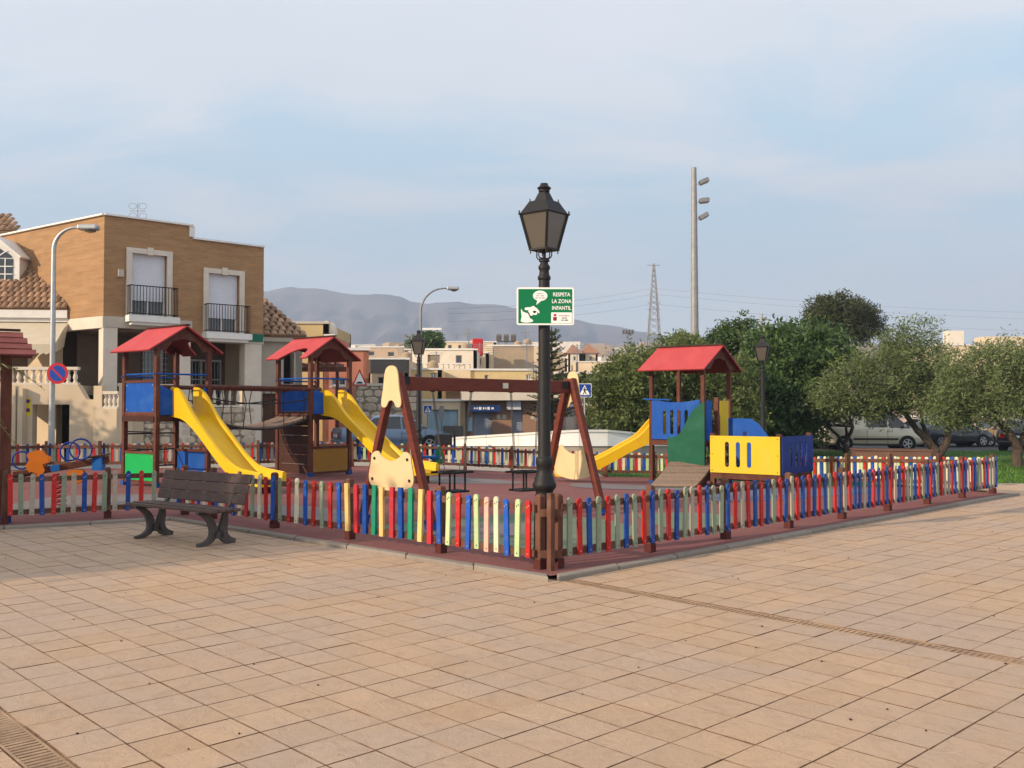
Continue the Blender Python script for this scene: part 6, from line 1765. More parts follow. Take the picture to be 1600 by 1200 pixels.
MB().prism([(c.x + a, c.y - .016, c.z - .42 + b) for a, b in ((-.14, 0), (.14, 0), (.11, .05), (.05, .085), (-.05, .085), (-.11, .05))], (0, -.002, 0)).build('hump_symbol', M['sign_black'], o)
# round-backed sign seen from behind near the garage
c = P(690, 646, 44.5); bs = thing('sign_post', 'slim grey sign post before the blue garage doors', 'sign', (c.x, c.y, -.05)); MB().cyl((c.x, c.y, -.05), (c.x, c.y, c.z + .3), .03, n=8).build('pole', M['galv_dark'], bs); MB().prism([(c.x + a * .12, c.y - .05, c.z + b * .35) for a, b in rrect(1, 1, .4)], (0, -.01, 0)).build('plate', M['galv_dark'], bs)

# floodlight mast
M['mast_grey'] = mat('dull_mast_steel', (0.27, 0.265, 0.255), .55, .2, 4, metal=.3)
Y = 56.0; c = V((X(1086, Y), Y, -.3)); zt_ = ZZ(262, Y)
fm = thing('floodlight_mast', 'tall galvanised floodlight mast rising behind the red tower roof', 'mast', tuple(c))
MB().tube([c, c + UPZ * (zt_ - c.z) * .5, c + UPZ * (zt_ - 2.3 - c.z), c + UPZ * (zt_ - c.z)], [.27, .22, .175, .15], 14).build('mast', M['mast_grey'], fm, smooth=True)
for k, py in enumerate((286, 314, 341)):
    q = P(1093, py, Y); a = [.25, -.05, .35][k]
    d = V((math.cos(a), 0, math.sin(a) + .15)).normalized(); u = V((-d.z, 0, d.x))
    h = MB(); h.obox(q + d * .28, d * .27, V((0, .25, 0)), u * .13); ho = h.build('floodlight', M['galv_dark'], fm, bevel=.03)
    MB().obox(q + d * .28 - u * .14, d * .23, V((0, .21, 0)), u * .012).build('lens', M['glass'], ho)
    MB().bar(q - V((.1, 0, .08)), q + d * .1, .05, .05).build('arm', M['galv_dark'], ho)
# second, farther mast near the lantern
Y = 90.0; c = V((X(1190.5, Y), Y, -.3)); fm2 = thing('far_mast', 'far slim mast rising just behind the right lantern', 'mast', tuple(c)); zt_ = ZZ(490, Y)
MB().cyl(c, V((c.x, c.y, zt_)), .2, .14, 10).build('mast', M['galv'], fm2, smooth=True)
for py in (499, 513): q = P(1194, py, Y); MB().obox(q, (.22, 0, .1), (0, .2, 0), (-.05, 0, .15)).build('floodlight', M['galv_dark'], fm2)
# stadium lights far away: one dark bar of lamps on a lattice post
def far_lights(label, px, y0, y1, Y, n, w):
    top = P(px, y0, Y); zb = zt(top.x, Y) - .5; root = thing('stadium_light', label, 'mast', (top.x, Y, zb), 0, 'far stadium lights')
    for s in (-1, 1): MB().bar((top.x + s * w * .06, Y, zb), (top.x + s * w * .04, Y, top.z), .12, .12).build('leg', M['galv_dark'], root)
    k = zb
    while k < top.z - 1.2: 
        MB().bar((top.x - w * .05, Y, k), (top.x + w * .05, Y, k + 1.1), .07, .07).build('brace', M['galv_dark'], root); k += 1.2
    MB().bar((top.x - w / 2, Y, top.z - .4), (top.x + w / 2, Y, top.z - .4), .15, .15).build('crossbar', M['galv_dark'], root)
    for k in range(n):
        x = top.x - w / 2 + w * (k + .5) / n; MB().obox((x, Y - .2, top.z), (w / n * .36, 0, 0), (0, .25, .1), (0, -.12, .32)).build('floodlight', M['wall_dark'], root, bevel=.05)
far_lights('stadium light bar on lattice post left of the pylon', 981, 518, 545, 190, 4, 2.4)
far_lights('three-lamp stadium light above the grey-brown house', 791, 528, 540, 105, 3, 2.4)
far_lights('three-lamp stadium light above the dark town tree', 677, 524, 534, 118, 3, 2.6)

# lattice pylon with its power lines
Y = 235.0; pt_ = P(1021.5, 412, Y); zb = zt(pt_.x, Y) - 1
py_ = thing('pylon', 'tall steel lattice electricity pylon left of the floodlight mast', 'pylon', (pt_.x, Y, zb))
M['pylon_steel'] = mat('pylon_steel', (0.25, 0.25, 0.26), .6, .2, 1, metal=.2)
Hh = pt_.z - zb; lv = [0, .08, .16, .24, .31, .38, .44, .50, .56, .61, .66, .71, .76, .81, .86, .91, .96, 1.0]
def cw(t): return 1.75 * (1 - t) ** .9 + .14
def cn(t, k): s = ((-1, -1), (1, -1), (1, 1), (-1, 1))[k % 4]; return V((pt_.x + s[0] * cw(t), Y + s[1] * cw(t), zb + Hh * t))
for k in range(4):
    g = MB()
    for a, b in zip(lv, lv[1:]): g.bar(cn(a, k), cn(b, k), .17, .17)
    g.build('leg', M['pylon_steel'], py_)
    g = MB()
    for a, b in zip(lv, lv[1:]):
        g.bar(cn(a, k), cn(b, k + 1), .10, .10); g.bar(cn(a, k + 1), cn(b, k), .10, .10)
    g.build('bracing', M['pylon_steel'], py_)
for z in (.985, .63, .57, .47):
    q = V((pt_.x, Y, zb + Hh * z)); MB().bar(q - V((1.6, 0, 0)), q + V((1.6, 0, 0)), .14, .14).build('crossarm', M['pylon_steel'], py_)
M['wire'] = mat('wire', (0.20, 0.21, 0.23), .6)
for k, (yl, y0, yr) in enumerate(((466, 451, 490), (474, 460, 500), (486, 475, 520))):
    A = P(893, yl, 205); B = P(1018, y0, Y); A0 = P(700, yl + 16, 175); B2 = P(1025, y0, Y); C2 = P(1700, yr, 260)
    wr = thing('power_line', ['top', 'middle', 'lowest'][k] + ' thin power line strung from the lattice pylon', 'power line', tuple(B), 0, 'power lines')
    for n_, (p, q) in enumerate(((A0, B), (B2, C2))):
        sag_ = 2.0 if n_ == 0 else 2.4
        pts = [p.lerp(q, t / 20) - UPZ * sag_ * 4 * (t / 20) * (1 - t / 20) * .5 for t in range(21)]
        MB().tube(pts, .022, 4, cap=False).build('wire_span', M['wire'], wr)

# ------------------------------------------------------------------ vehicles
M['tyre'] = mat('tyre', (0.015, 0.015, 0.015), .8); M['rim'] = mat('alloy_rim', (0.40, 0.40, 0.41), .35, metal=.7); M['trim_black'] = mat('black_trim', (0.015, 0.015, 0.016), .55)
M['tail_red'] = mat('tail_lamp', (0.30, 0.012, 0.012), .25); M['head_clear'] = mat('head_lamp', (0.55, 0.55, 0.55), .15); M['plate'] = mat('number_plate', (0.70, 0.70, 0.68), .5)
def car_paint(name, c, metal=.35): M[name] = mat(name, c, .32, .04, 2, metal=metal, coat=.5, spec=.5); return name
for nm, c in (('paint_blue', (.13, .19, .28)), ('paint_champagne', (.52, .46, .36)), ('paint_white', (.70, .70, .68)), ('paint_black', (.022, .024, .032)), ('paint_gold', (.38, .22, .09)), ('paint_navy', (.015, .025, .07)), ('paint_grey', (.06, .065, .07))):
    car_paint(nm, c)
SHAPES = {
 'sedan': dict(L=4.35, W=.86, wb=(.85, 3.42), r=.31, H=1.42, st=[(0, .42, .72, .78, .74), (.06, .30, .86, .93, .80), (.55, .24, .92, .97, .85), (.75, .22, .93, .98, .86), (1.30, .20, .92, 1.36, .86), (1.75, .20, .91, 1.42, .86), (2.30, .20, .90, 1.42, .86), (2.36, .20, .90, 1.415, .86), (2.72, .20, .90, 1.36, .86), (3.35, .20, .88, .93, .86), (3.85, .22, .80, .84, .83), (4.20, .26, .68, .72, .76), (4.35, .36, .55, .58, .66)], glass=(3, 9), pill=(6,), wind=(8,), rear=(3,)),
 'hatch': dict(L=4.0, W=.85, wb=(.72, 3.22), r=.31, H=1.47, st=[(0, .42, .78, .82, .74), (.05, .30, .90, .96, .80), (.12, .26, .94, 1.02, .83), (.55, .22, .94, 1.38, .85), (.9, .20, .93, 1.45, .85), (1.55, .20, .92, 1.47, .85), (2.05, .20, .91, 1.45, .85), (2.11, .20, .91, 1.445, .85), (2.42, .20, .90, 1.38, .85), (3.05, .20, .88, .94, .85), (3.55, .22, .80, .84, .82), (3.88, .27, .66, .70, .74), (4.0, .38, .55, .58, .64)], glass=(2, 9), pill=(6,), wind=(8,), rear=(2,)),
 'van': dict(L=4.75, W=.94, wb=(.95, 3.85), r=.33, H=1.93, st=[(0, .40, 1.06, 1.70, .84), (.03, .32, 1.10, 1.82, .88), (.12, .26, 1.10, 1.90, .92), (.9, .24, 1.10, 1.94, .94), (2.0, .22, 1.09, 1.95, .94), (2.06, .22, 1.09, 1.95, .94), (2.95, .22, 1.08, 1.90, .94), (3.02, .22, 1.08, 1.885, .94), (3.25, .22, 1.07, 1.80, .94), (3.98, .22, 1.03, 1.10, .93), (4.40, .24, .88, .94, .89), (4.66, .28, .70, .75, .80), (4.75, .38, .58, .62, .70)], glass=(4, 9), pill=(6,), wind=(8,), rear=()),
}
def car(name, label, kind, paint_, loc, heading, cat='car'):
    """heading: angle of the direction of travel in the ground plane"""
    sp = SHAPES[kind]; root = thing(name, label, cat, tuple(loc), heading, 'parked vehicles')
    st = sp['st']; L = sp['L']; rings = []
    for x, zb, zl, zt_, w in st:
        gh = zt_ - zl; f = clamp(gh / .35)
        wt_ = w * (1 - .20 * f) - .02
        half = [(w * .80, zb), (w * .97, zb + .10), (w, (zb + zl) / 2), (w * .985, zl - .06), (w * .95, zl), (wt_, zt_ - .05 * f - .005), (wt_ * .82, zt_), (0, zt_ + .018)]
        ring = [(x - L / 2, -a, z) for a, z in half] + [(x - L / 2, a, z) for a, z in half[-2::-1]]
        rings.append(ring)
    K_ = len(rings[0]); body = MB(); glass = {}
    for r in rings: body.v += r
    g0, g1 = sp['glass']
    for i in range(len(st) - 1):
        for k in range(K_ - 1):
            q = (i * K_ + k, (i + 1) * K_ + k, (i + 1) * K_ + k + 1, i * K_ + k + 1)
            side = k in (4, K_ - 6); topc = k in (6, K_ - 8)
            key = None
            if side and g0 <= i < g1 and i not in sp['pill']: key = ('side', k, 0 if i < sp['pill'][0] else 1)
            if topc and i in sp['wind']: key = ('wind', 0, 0)
            if topc and i in sp['rear']: key = ('rear', 0, 0)
            if key: glass.setdefault(key, []).append(q)
            else: body.f.append(q); body.m.append(0)
    body.f.append(tuple(range(K_))); body.m.append(0); body.f.append(tuple((len(st) - 1) * K_ + k for k in range(K_))[::-1]); body.m.append(0)
    for i in range(len(st) - 1): body.f.append((i * K_, i * K_ + K_ - 1, (i + 1) * K_ + K_ - 1, (i + 1) * K_)); body.m.append(1)
    bo = body.build('body', [M[paint_], M['trim_black']], root, smooth=True, local=True, ang=42)
    for key, qs in glass.items():
        g = MB(); mp = {}
        for q in qs:
            for v in q:
                if v not in mp: mp[v] = len(g.v); g.v.append(body.v[v])
            g.f.append(tuple(mp[v] for v in q)); g.m.append(0)
        g.build({'side': 'side_window', 'wind': 'windscreen', 'rear': 'rear_window'}[key[0]], M['car_glass'], root, smooth=True, local=True, ang=42)
    r = sp['r']; W = sp['W']
    for x in sp['wb']:
        for s in (-1, 1):
            cx = x - L / 2
            MB().cyl((cx, s * (W - .05), r), (cx, s * (W + .006), r), r + .055, n=24).build('wheel_arch', M['trim_black'], root, smooth=True, local=True)
            wh_ = MB().tube([(cx, s * (W - .20), r), (cx, s * (W - .01), r), (cx, s * (W + .012), r)], [r, r, r * .93], 24).build('wheel', M['tyre'], root, smooth=True, local=True)
            rim = MB()
            rim.cyl((cx, s * (W + .012), r), (cx, s * (W + .016), r), r * .64, n=20)
            ro = rim.build('rim', M['trim_black'], wh_, local=True)
            sp_m = MB(); sp_m.tube([(cx + r * .62 * math.cos(t), s * (W + .018), r + r * .62 * math.sin(t)) for t in [2 * math.pi * i / 20 for i in range(20)]], .018, 5, closed=True)
            for k in range(5):
                t = 2 * math.pi * k / 5; sp_m.bar((cx, s * (W + .02), r), (cx + r * .60 * math.cos(t), s * (W + .02), r + r * .60 * math.sin(t)), .02, .06, up=(0, s, 0) if False else (-math.sin(t), 0, math.cos(t)))
            sp_m.build('spokes', M['rim'], wh_, local=True)
    for s in (-1, 1):
        zl = st[1][2]
        MB().box(-L / 2 - .012, -L / 2 + .16, s * W * .62 - .13, s * W * .62 + .13, zl - .30, zl - .06).build('tail_lamp', M['tail_red'], root, bevel=.03, local=True)
        zf = st[-2][2]
        MB().box(L / 2 - .28, L / 2 - .06, s * W * .58 - .15, s * W * .58 + .15, zf - .10, zf + .03).build('head_lamp', M['head_clear'], root, bevel=.04, local=True)
        xm = st[sp['wind'][0] + 1][0] - L / 2 - .28; zm = st[sp['wind'][0]][2]
        MB().box(xm - .06, xm + .06, s * (W + .10) - .08, s * (W + .10) + .08, zm + .02, zm + .15).build('mirror', M[paint_], root, bevel=.03, local=True)
        xs = [st[sp['pill'][0]][0] - L / 2]
        for x in (xs[0], xs[0] - .95, xs[0] + .95):
            if abs(x) < L / 2 - .9: MB().box(x - .006, x + .006, s * W - .004 * 1, s * W + .004, .30, zm - .08).build('door_seam', M['trim_black'], root, local=True)
        MB().box(xs[0] + .05, xs[0] + .22, s * (W + .004) - .012, s * (W + .004) + .012, zm - .17, zm - .14).build('door_handle', M[paint_], root, local=True)
        MB().box(-L / 2 + sp['wb'][0] + .42, -L / 2 + sp['wb'][1] - .42, s * (W + .006) - .012, s * (W + .006) + .012, .50, .58).build('rub_strip', M['trim_black'] if kind == 'van' else M[paint_], root, local=True)
    MB().box(-L / 2 - .03, -L / 2 + .05, -.26, .26, st[1][2] - .26, st[1][2] - .15).build('number_plate', M['plate'], root, local=True)
    MB().box(L / 2 - .04, L / 2 + .02, -.26, .26, .40, .51).build('number_plate', M['plate'], root, local=True)
    MB().box(-L / 2 - .035, -L / 2 + .1, -W * .82, W * .82, .34, .50).build('bumper', M['trim_black'] if kind == 'van' else M[paint_], root, bevel=.04, local=True)
    return root
def gp(px, Y, dz=0.0):
    x = X(px, Y); return (x, Y, zg(x, Y) - .05 + dz)
car('parked_car', 'light blue sedan parked behind the middle slide and swing frame', 'sedan', 'paint_blue', gp(612, 36.5), math.radians(24))
car('parked_van', 'champagne van with black side strip parked behind the olive trees', 'van', 'paint_champagne', gp(1358, 46.0), math.radians(-4), 'van')
car('parked_car', 'white car half hidden by the champagne van and dense tree', 'hatch', 'paint_white', gp(1245, 47.5), math.radians(-4))
car('parked_car', 'black hatchback with red tail lamps right of the champagne van', 'hatch', 'paint_black', gp(1486, 49.5), math.radians(14))
car('parked_car', 'dark navy car behind the black hatchback, mostly hidden by trunks', 'sedan', 'paint_navy', gp(1452, 54.5), math.radians(10))
car('parked_car', 'gold-orange car facing left between two dark cars', 'hatch', 'paint_gold', gp(1560, 50.5), math.radians(178 + 14))
car('parked_car', 'black car with red tail lamps cut by the right edge', 'hatch', 'paint_black', gp(1612, 44.8), math.radians(40))
car('parked_car', 'dark grey car behind the white wall beside the yellow slide', 'sedan', 'paint_grey', gp(975, 42.0), math.radians(8))

# brown low planter wall on the lawn and litter bin by the blue car
M['planter_brown'] = mat('dull_brown_planter', (0.15, 0.082, 0.062), .8, .2, 3)
pb = thing('planter', 'low brown planter wall on the lawn in front of the van', 'planter', gp(1395, 36.0))
a, b = P(1338, 705, 36.5), P(1455, 705, 35.5)
MB().prism([V((a.x, a.y, -.35)), V((b.x, b.y, -.35)), V((b.x, b.y, .02)), V((a.x, a.y, .02))], (.1, .9, 0)).build('wall', M['planter_brown'], pb)
MB().prism([V((a.x - .05, a.y - .06, .022)), V((b.x + .05, b.y - .06, .022)), V((b.x + .17, b.y + .98, .022)), V((a.x + .07, a.y + .98, .022))], (0, 0, .06)).build('coping', M['planter_brown'], pb)
lb = thing('litter_bin', 'dark litter bin in front of the blue car bonnet', 'bin', gp(693, 31.5)); q = lb.location
MB().box(q.x - .28, q.x + .28, q.y - .2, q.y + .2, .1, .78).build('bin', M['trim_black'], lb, bevel=.04); MB().box(q.x + .33, q.x + .40, q.y - .05, q.y + .05, 0, .9).build('post', M['trim_black'], lb)

# ------------------------------------------------------------------ trees
M['bark'] = mat('tree_bark', (0.075, 0.055, 0.042), .9, .35, 8, .6, 30, stretch=(1, 1, .4))
M['lf_olive'] = leaf_mat('olive_leaves', (0.075, 0.105, 0.030), (0.185, 0.225, 0.090), .3)
M['lf_dark'] = leaf_mat('dark_leaves', (0.035, 0.068, 0.017), (0.095, 0.155, 0.04), .3, .4)
M['lf_mid'] = leaf_mat('mid_leaves', (0.066, 0.105, 0.026), (0.19, 0.215, 0.07), .38)
M['lf_bright'] = leaf_mat('bright_leaves', (0.05, 0.10, 0.02), (0.11, 0.19, 0.045), .35)
M['lf_pine'] = leaf_mat('pine_needles', (0.030, 0.045, 0.014), (0.085, 0.09, 0.03), .2)
def leaves(blobs, n, size, asp, clump, seed, per=70, droop=0.0, shell=.55):
    rg = np.random.default_rng(seed); vol = np.array([b[3] * b[4] * b[5] for b in blobs]); pr = vol / vol.sum()
    nc = max(4, n // per); idx = rg.choice(len(blobs), nc, p=pr)
    dirs = rg.normal(size=(nc, 3)); dirs /= np.linalg.norm(dirs, axis=1)[:, None]
    rad = shell + (1 - shell) * rg.random(nc) ** .6
    rad *= 1 + .15 * rg.normal(size=nc)
    bl = np.array(blobs); cc = bl[idx, :3] + dirs * rad[:, None] * bl[idx, 3:6]
    ci = rg.integers(0, nc, n)
    p = cc[ci] + rg.normal(size=(n, 3)) * clump * np.array([1, 1, .75])
    a = rg.normal(size=(n, 3)); a[:, 2] -= droop; out = dirs[ci] * .9; a += out; a /= np.linalg.norm(a, axis=1)[:, None]
    b = np.cross(a, rg.normal(size=(n, 3))); b /= np.linalg.norm(b, axis=1)[:, None] + 1e-9
    s = size * (.6 + .8 * rg.random(n))[:, None]
    v = np.stack([p - a * s, p + b * s * asp, p + a * s, p - b * s * asp], 1).reshape(-1, 3)
    return v
def tree(name, label, base, trunk, blobs, n, size, asp, clump, mkey, seed, per=70, droop=0, cat='tree', group=None, shell=.55, trunk_r=.12):
    root = thing(name, label, cat, tuple(base), 0, group)
    b = V(base); g = MB(); rr = random.Random(seed)
    for path, r0, r1 in trunk:
        pts = [b + V(p) for p in path]
        # bend a little between the given points
        fine = []
        for p, q in zip(pts, pts[1:]):
            for k in range(3): fine.append(p.lerp(q, k / 3) + V((rr.uniform(-1, 1), rr.uniform(-1, 1), 0)) * r0 * .25)
        fine.append(pts[-1])
        g.tube(fine, [r0 + (r1 - r0) * i / (len(fine) - 1) for i in range(len(fine))], 9)
    g.build('trunk', M['bark'], root, smooth=True)
    v = leaves([(q[0], q[1], q[2], q[3], q[4], q[5]) for q in blobs], n, size, asp, clump, seed, per, droop, shell)
    me = bpy.data.meshes.new('crown'); nv = len(v)
    me.vertices.add(nv); me.vertices.foreach_set('co', v.astype(np.float32).ravel())
    me.loops.add(nv); me.loops.foreach_set('vertex_index', np.arange(nv, dtype=np.int32))
    me.polygons.add(nv // 4); me.polygons.foreach_set('loop_start', np.arange(0, nv, 4, dtype=np.int32))
    try: me.polygons.foreach_set('loop_total', np.full(nv // 4, 4, dtype=np.int32))
    except Exception: pass
    me.update(calc_edges=True); me.materials.append(M[mkey])
    o = bpy.data.objects.new('crown', me); COL.objects.link(o); o.parent = root
    # branches inside the crown
    g = MB()
    start = b + V(trunk[0][0][-1])
    for q in blobs:
        c = b + V(q[:3]); tips = [c + V((rr.uniform(-.7, .7) * q[3], rr.uniform(-.7, .7) * q[4], rr.uniform(-.3, .8) * q[5])) for _ in range(5)]
        g.tube([start, start.lerp(c, .6) + V((0, 0, .1)), c], [trunk_r * .5, trunk_r * .3, trunk_r * .18], 6)
        for t in tips: g.tube([c, c.lerp(t, .5) + V((rr.uniform(-.1, .1), 0, .05)), t], [trunk_r * .2, trunk_r * .12, trunk_r * .05], 5)
    g.build('branch', M['bark'], root, smooth=True)
    return root
def bl(px, py, Y, wpx, hpx, dY, base):
    """blob from photo centre / half sizes in pixels"""
    c = P(px, py, Y) - V(base); k = Y / F
    return (c.x, c.y, c.z, wpx * k, dY, hpx * k)
def base_at(px, Y): x = X(px, Y); return (x, Y, zg(x, Y) - .06)
# olive with forked trunk, middle right
B = base_at(1463, 38.0)
tree('olive_tree', 'grey-green olive tree with forked trunk left of the right edge trees', B,
     [([(0, 0, 0), (-.1, 0, .45), (-.75, .1, 1.1), (-1.3, 0, 1.9)], .20, .09), ([(0, 0, .1), (.35, 0, .55), (.6, .2, 1.3), (.8, .2, 2.0)], .17, .09), ([(-.3, 0, .7), (-.45, .4, 1.5), (-.3, .5, 2.3)], .10, .06)],
     [bl(1395, 590, 38, 62, 62, 1.7, B), bl(1335, 608, 37.6, 55, 46, 1.5, B), bl(1425, 545, 38.4, 48, 45, 1.4, B), bl(1305, 622, 37.2, 30, 28, 1.0, B), bl(1445, 612, 37.8, 50, 42, 1.5, B), bl(1372, 634, 37.4, 52, 20, 1.4, B), bl(1480, 600, 38, 40, 42, 1.4, B)],
     34000, .085, .24, .20, 'lf_olive', 3, per=45)
B = base_at(1588, 32.5)
tree('olive_tree', 'olive tree cut by the right edge, dark trunk on the lawn', B,
     [([(0, 0, 0), (.03, 0, .6), (-.25, 0, 1.2), (-.7, 0, 1.7)], .19, .10), ([(0, 0, .5), (.3, .1, 1.1), (.5, 0, 1.8)], .13, .08)],
     [bl(1530, 592, 33, 58, 55, 1.6, B), bl(1590, 585, 32.6, 55, 60, 1.5, B), bl(1500, 628, 33, 45, 36, 1.3, B), bl(1640, 600, 32.5, 50, 65, 1.4, B), bl(1570, 638, 32.2, 60, 28, 1.3, B), bl(1480, 645, 33, 34, 24, 1.0, B)],
     30000, .080, .24, .19, 'lf_olive', 4, per=45)
B = base_at(1320, 42.0)
tree('broadleaf_tree', 'dense dark green tree behind the right lantern and blue panels', B,
     [([(0, 0, 0), (0, 0, .5), (.35, 0, 1.2)], .12, .07), ([(0, 0, .3), (-.3, 0, .8), (-.9, 0, 1.3)], .08, .05), ([(0, 0, .35), (.1, .1, .9), (.05, 0, 1.4)], .07, .05)],
     [bl(1250, 590, 41, 75, 75, 2.2, B), bl(1205, 630, 40, 55, 55, 1.8, B), bl(1275, 616, 41, 40, 45, 1.6, B), bl(1220, 550, 42, 55, 42, 1.8, B), bl(1290, 560, 42, 45, 45, 1.5, B), bl(1180, 665, 39.5, 42, 30, 1.5, B), bl(1245, 664, 40, 42, 28, 1.6, B)],
     42000, .12, .42, .24, 'lf_dark', 5, per=50)
B = base_at(985, 35.0)
tree('broadleaf_tree', 'sunlit yellow-green tree left of the right play tower', B,
     [([(0, 0, 0), (0, 0, .7), (.2, 0, 1.4)], .12, .08)],
     [bl(985, 610, 35, 52, 60, 1.5, B), bl(955, 640, 34.6, 38, 45, 1.2, B), bl(1020, 590, 35.4, 42, 52, 1.3, B), bl(1000, 655, 34.8, 50, 35, 1.3, B), bl(955, 590, 35, 25, 32, .9, B)],
     26000, .085, .36, .19, 'lf_mid', 6, per=45)
B = base_at(1085, 36.0)
tree('broadleaf_tree', 'mid-green tree directly behind the red-roofed right tower', B,
     [([(0, 0, 0), (0, 0, .8), (.2, 0, 1.5)], .13, .08)],
     [bl(1060, 625, 36, 55, 55, 1.5, B), bl(1110, 610, 36.4, 50, 60, 1.5, B), bl(1150, 640, 36, 42, 48, 1.3, B), bl(1085, 660, 35.6, 60, 35, 1.4, B), bl(1065, 560, 37, 38, 36, 1.2, B), bl(1150, 600, 37, 35, 45, 1.2, B)],
     26000, .090, .36, .20, 'lf_mid', 7, per=45)
for k, (px, py, w, h, Y, lab) in enumerate(((1068, 545, 26, 26, 44, 'wispy pale treetop just left of the floodlight mast'), (1125, 540, 22, 26, 46, 'dark pointed treetop right of the floodlight mast'), (1160, 534, 24, 30, 46, 'dark pointed treetop left of the right lantern'), (1185, 552, 30, 40, 45, 'bushy brownish treetop behind the right lantern'))):
    B = base_at(px, Y)
    tree('treetop', lab, B, [([(0, 0, 0), (0, 0, 2.2)], .14, .08)], [bl(px, py, Y, w, h, .9, B), bl(px - 8, py + 35, Y, w * 1.1, h, .9, B)] + ([bl(px + 6, py - h, Y, w * .35, h * .5, .3, B), bl(px - 9, py - h * .7, Y, w * .3, h * .4, .3, B)] if k in (1, 2) else []), 8000, .10, .3, .16, ['lf_olive', 'lf_dark', 'lf_dark', 'lf_mid'][k], 30 + k, per=40, group='treetops by the sports ground')
B = base_at(1315, 66.0)
tree('pine_tree', 'rounded dark pine crown standing above the other trees', B, [([(0, 0, 0), (.2, 0, 3), (0, 0, 5.2)], .28, .16)],
     [bl(1300, 490, 66, 36, 28, 1.6, B), bl(1330, 500, 66, 40, 26, 1.7, B), bl(1355, 515, 66.5, 28, 24, 1.3, B), bl(1285, 505, 66, 24, 22, 1.2, B), bl(1315, 475, 66.2, 30, 16, 1.2, B)], 20000, .15, .22, .22, 'lf_pine', 8, per=40, trunk_r=.2)
# town tree and hedge
B = (X(665, 84), 84, zt(X(665, 84), 84))
tree('town_tree', 'round green tree among the town roofs by the far street light', B, [([(0, 0, 0), (0, 0, 2.5)], .2, .12)], [bl(670, 534, 84, 18, 14, 1.3, B), bl(650, 536, 84, 14, 9, 1.0, B), bl(682, 540, 84, 12, 11, .8, B)], 7000, .16, .35, .2, 'lf_dark', 9, per=40)
B = base_at(905, 56)
tree('hedge', 'dark clipped hedge row above the blue crossing sign', B, [([(-.6, 0, 0), (-.6, 0, 1.4)], .1, .06)], [bl(885, 602, 57, 16, 13, .8, B), bl(908, 600, 57, 18, 14, .8, B), bl(930, 604, 57, 15, 16, .8, B)], 9000, .12, .4, .15, 'lf_pine', 10, per=40, cat='hedge')
# norfolk pine behind the lamp post: whorls of drooping branches
Y = 41.0; c = V((X(862, Y), Y, -.1)); nt = thing('norfolk_pine', 'tiered dark norfolk pine partly hidden behind the lamp post', 'tree', tuple(c))
ztop = ZZ(510, Y); MB().tube([c, c + UPZ * (ztop - c.z)], [.11, .02], 8).build('trunk', M['bark'], nt, smooth=True)
g = MB(); rr = random.Random(5); nl = 15
for k in range(nl):
    z = 1.2 + (ztop - 1.3) * k / nl; L = .95 * (1 - k / nl) ** .8 + .22
    for j in range(7):
        a = 2 * math.pi * j / 7 + k * .5; d = V((math.cos(a), math.sin(a), 0))
        for s in range(int(10 * L) + 3):
            t = (s + 1) / (int(10 * L) + 3); p = c + d * L * t; p.z = z + .22 * t * t - .02
            for q in range(7):
                u = V((rr.uniform(-1, 1), rr.uniform(-1, 1), rr.uniform(-.2, .9))).normalized(); w = u.cross(d).normalized() * .022
                g.add([p - w, p + u * .15 * (1.1 - .4 * t), p + w], [(0, 1, 2)])
g.build('crown', M['lf_pine'], nt)
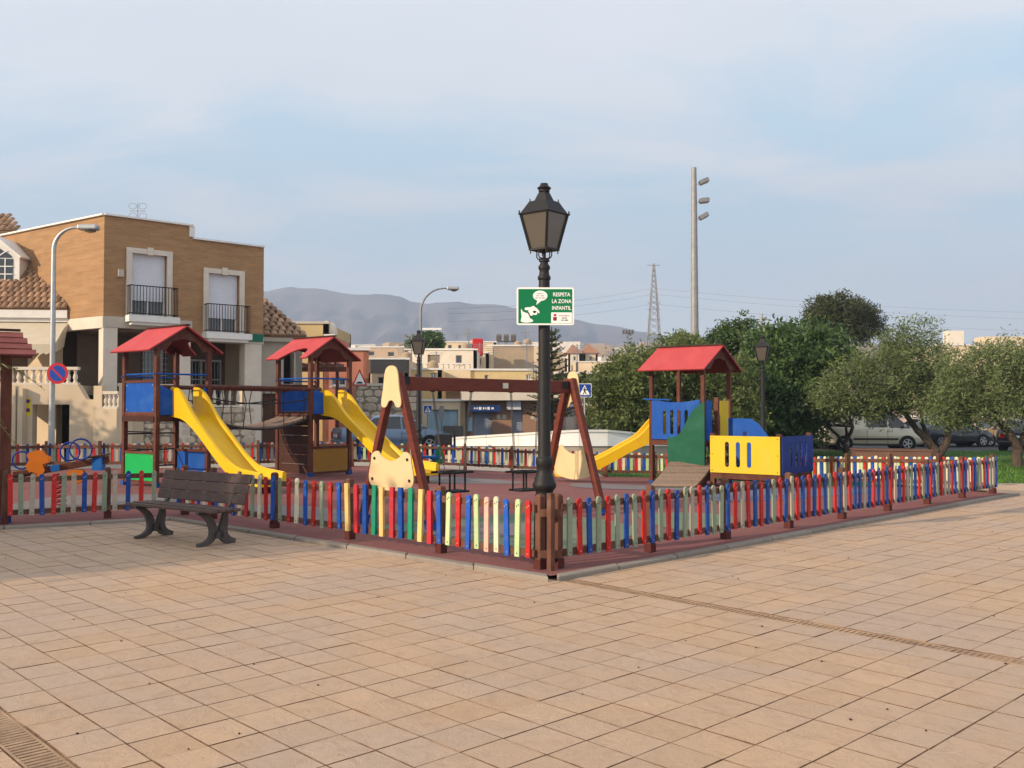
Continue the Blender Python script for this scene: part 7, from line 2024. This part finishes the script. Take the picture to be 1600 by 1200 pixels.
# palm fronds reaching in from the left edge
M['lf_palm'] = leaf_mat('palm_leaflets', (0.10, 0.12, 0.03), (0.24, 0.24, 0.08), .3)
pm = thing('palm', 'palm with drooping fronds reaching in at the left edge', 'palm', (-8.05, 12.4, 0))
MB().tube([(-8.05, 12.4, 0), (-8.04, 12.4, 1.0), (-8.04, 12.4, 1.95)], [.16, .13, .14], 12).build('trunk', M['bark'], pm, smooth=True)
rr = random.Random(2)
for k in range(13):
    a = -1.9 + k * .48 + rr.uniform(-.1, .1); L = rr.uniform(1.5, 1.8); d = V((math.cos(a), math.sin(a), 0)); side = V((-d.y, d.x, 0)); pts = []; up0 = rr.uniform(.5, 2.1)
    for s in range(13):
        t = s / 12; pts.append(V((-8.04, 12.4, 1.95)) + d * L * t + UPZ * (up0 * t - 1.55 * t * t + .05))
    g = MB(); g.tube(pts, [.014 - .011 * i / 12 for i in range(13)], 5)
    for i in range(1, 13):
        for h_ in (0, .5):
            p = pts[i - 1].lerp(pts[i], h_)
            for s in (-1, 1):
                l = .38 * math.sin(math.pi * min(1, (i + h_) / 13 + .12)) + .06
                tip = p + side * s * l * .8 + d * l * .5 - UPZ * l * rr.uniform(.2, .5); w = d * .012
                g.add([p - w, p.lerp(tip, .5) + UPZ * .02 + w, tip, p + w], [(0, 1, 2, 3)])
    g.build('frond', M['lf_palm'], pm)

# unseen trees added left of the view to shade the bench and garage wall
B = (-15.2, 5.6, -.02)
tree('added_shade_tree', 'unseen leafy tree added left of the square to shade the bench corner', B, [([(0, 0, 0), (.1, 0, 2.2)], .2, .14)], [(0, 0, 4.2, 2.6, 2.6, 1.7), (1.5, .9, 4.0, 2.0, 2.0, 1.4), (-1.5, -1.0, 4.4, 2.0, 2.0, 1.5), (-.8, 1.6, 3.9, 1.8, 1.8, 1.2)], 26000, .13, .42, .3, 'lf_mid', 41, per=40, shell=.2)
B = (-22.5, 22.6, -.05)
tree('added_shade_tree', 'unseen leafy tree added left of the garage to shade its wall', B, [([(0, 0, 0), (0, 0, 1.8)], .2, .14)], [(0, 0, 3.5, 2.4, 2.2, 1.8), (1.4, .9, 3.2, 1.8, 1.8, 1.6), (2.6, -.6, 3.2, 1.6, 1.6, 1.5)], 18000, .13, .42, .3, 'lf_mid', 42, per=40, shell=.2)

# ------------------------------------------------------------------ haze
hz = MB().box(-3200, 3200, -60, 3400, -2.5, 460)
M['haze'] = bpy.data.materials.new('haze_air'); M['haze'].use_nodes = True
t = M['haze'].node_tree; t.nodes.clear(); ou = t.nodes.new('ShaderNodeOutputMaterial'); pv = t.nodes.new('ShaderNodeVolumePrincipled')
pv.inputs['Color'].default_value = (.64, .78, 1.0, 1); pv.inputs['Density'].default_value = HAZE; pv.inputs['Anisotropy'].default_value = .1
t.links.new(pv.outputs[0], ou.inputs['Volume'])
ho = hz.build('haze', M['haze']); tag(ho, 'thin bluish air haze over town and mountains', 'haze', kind='stuff')
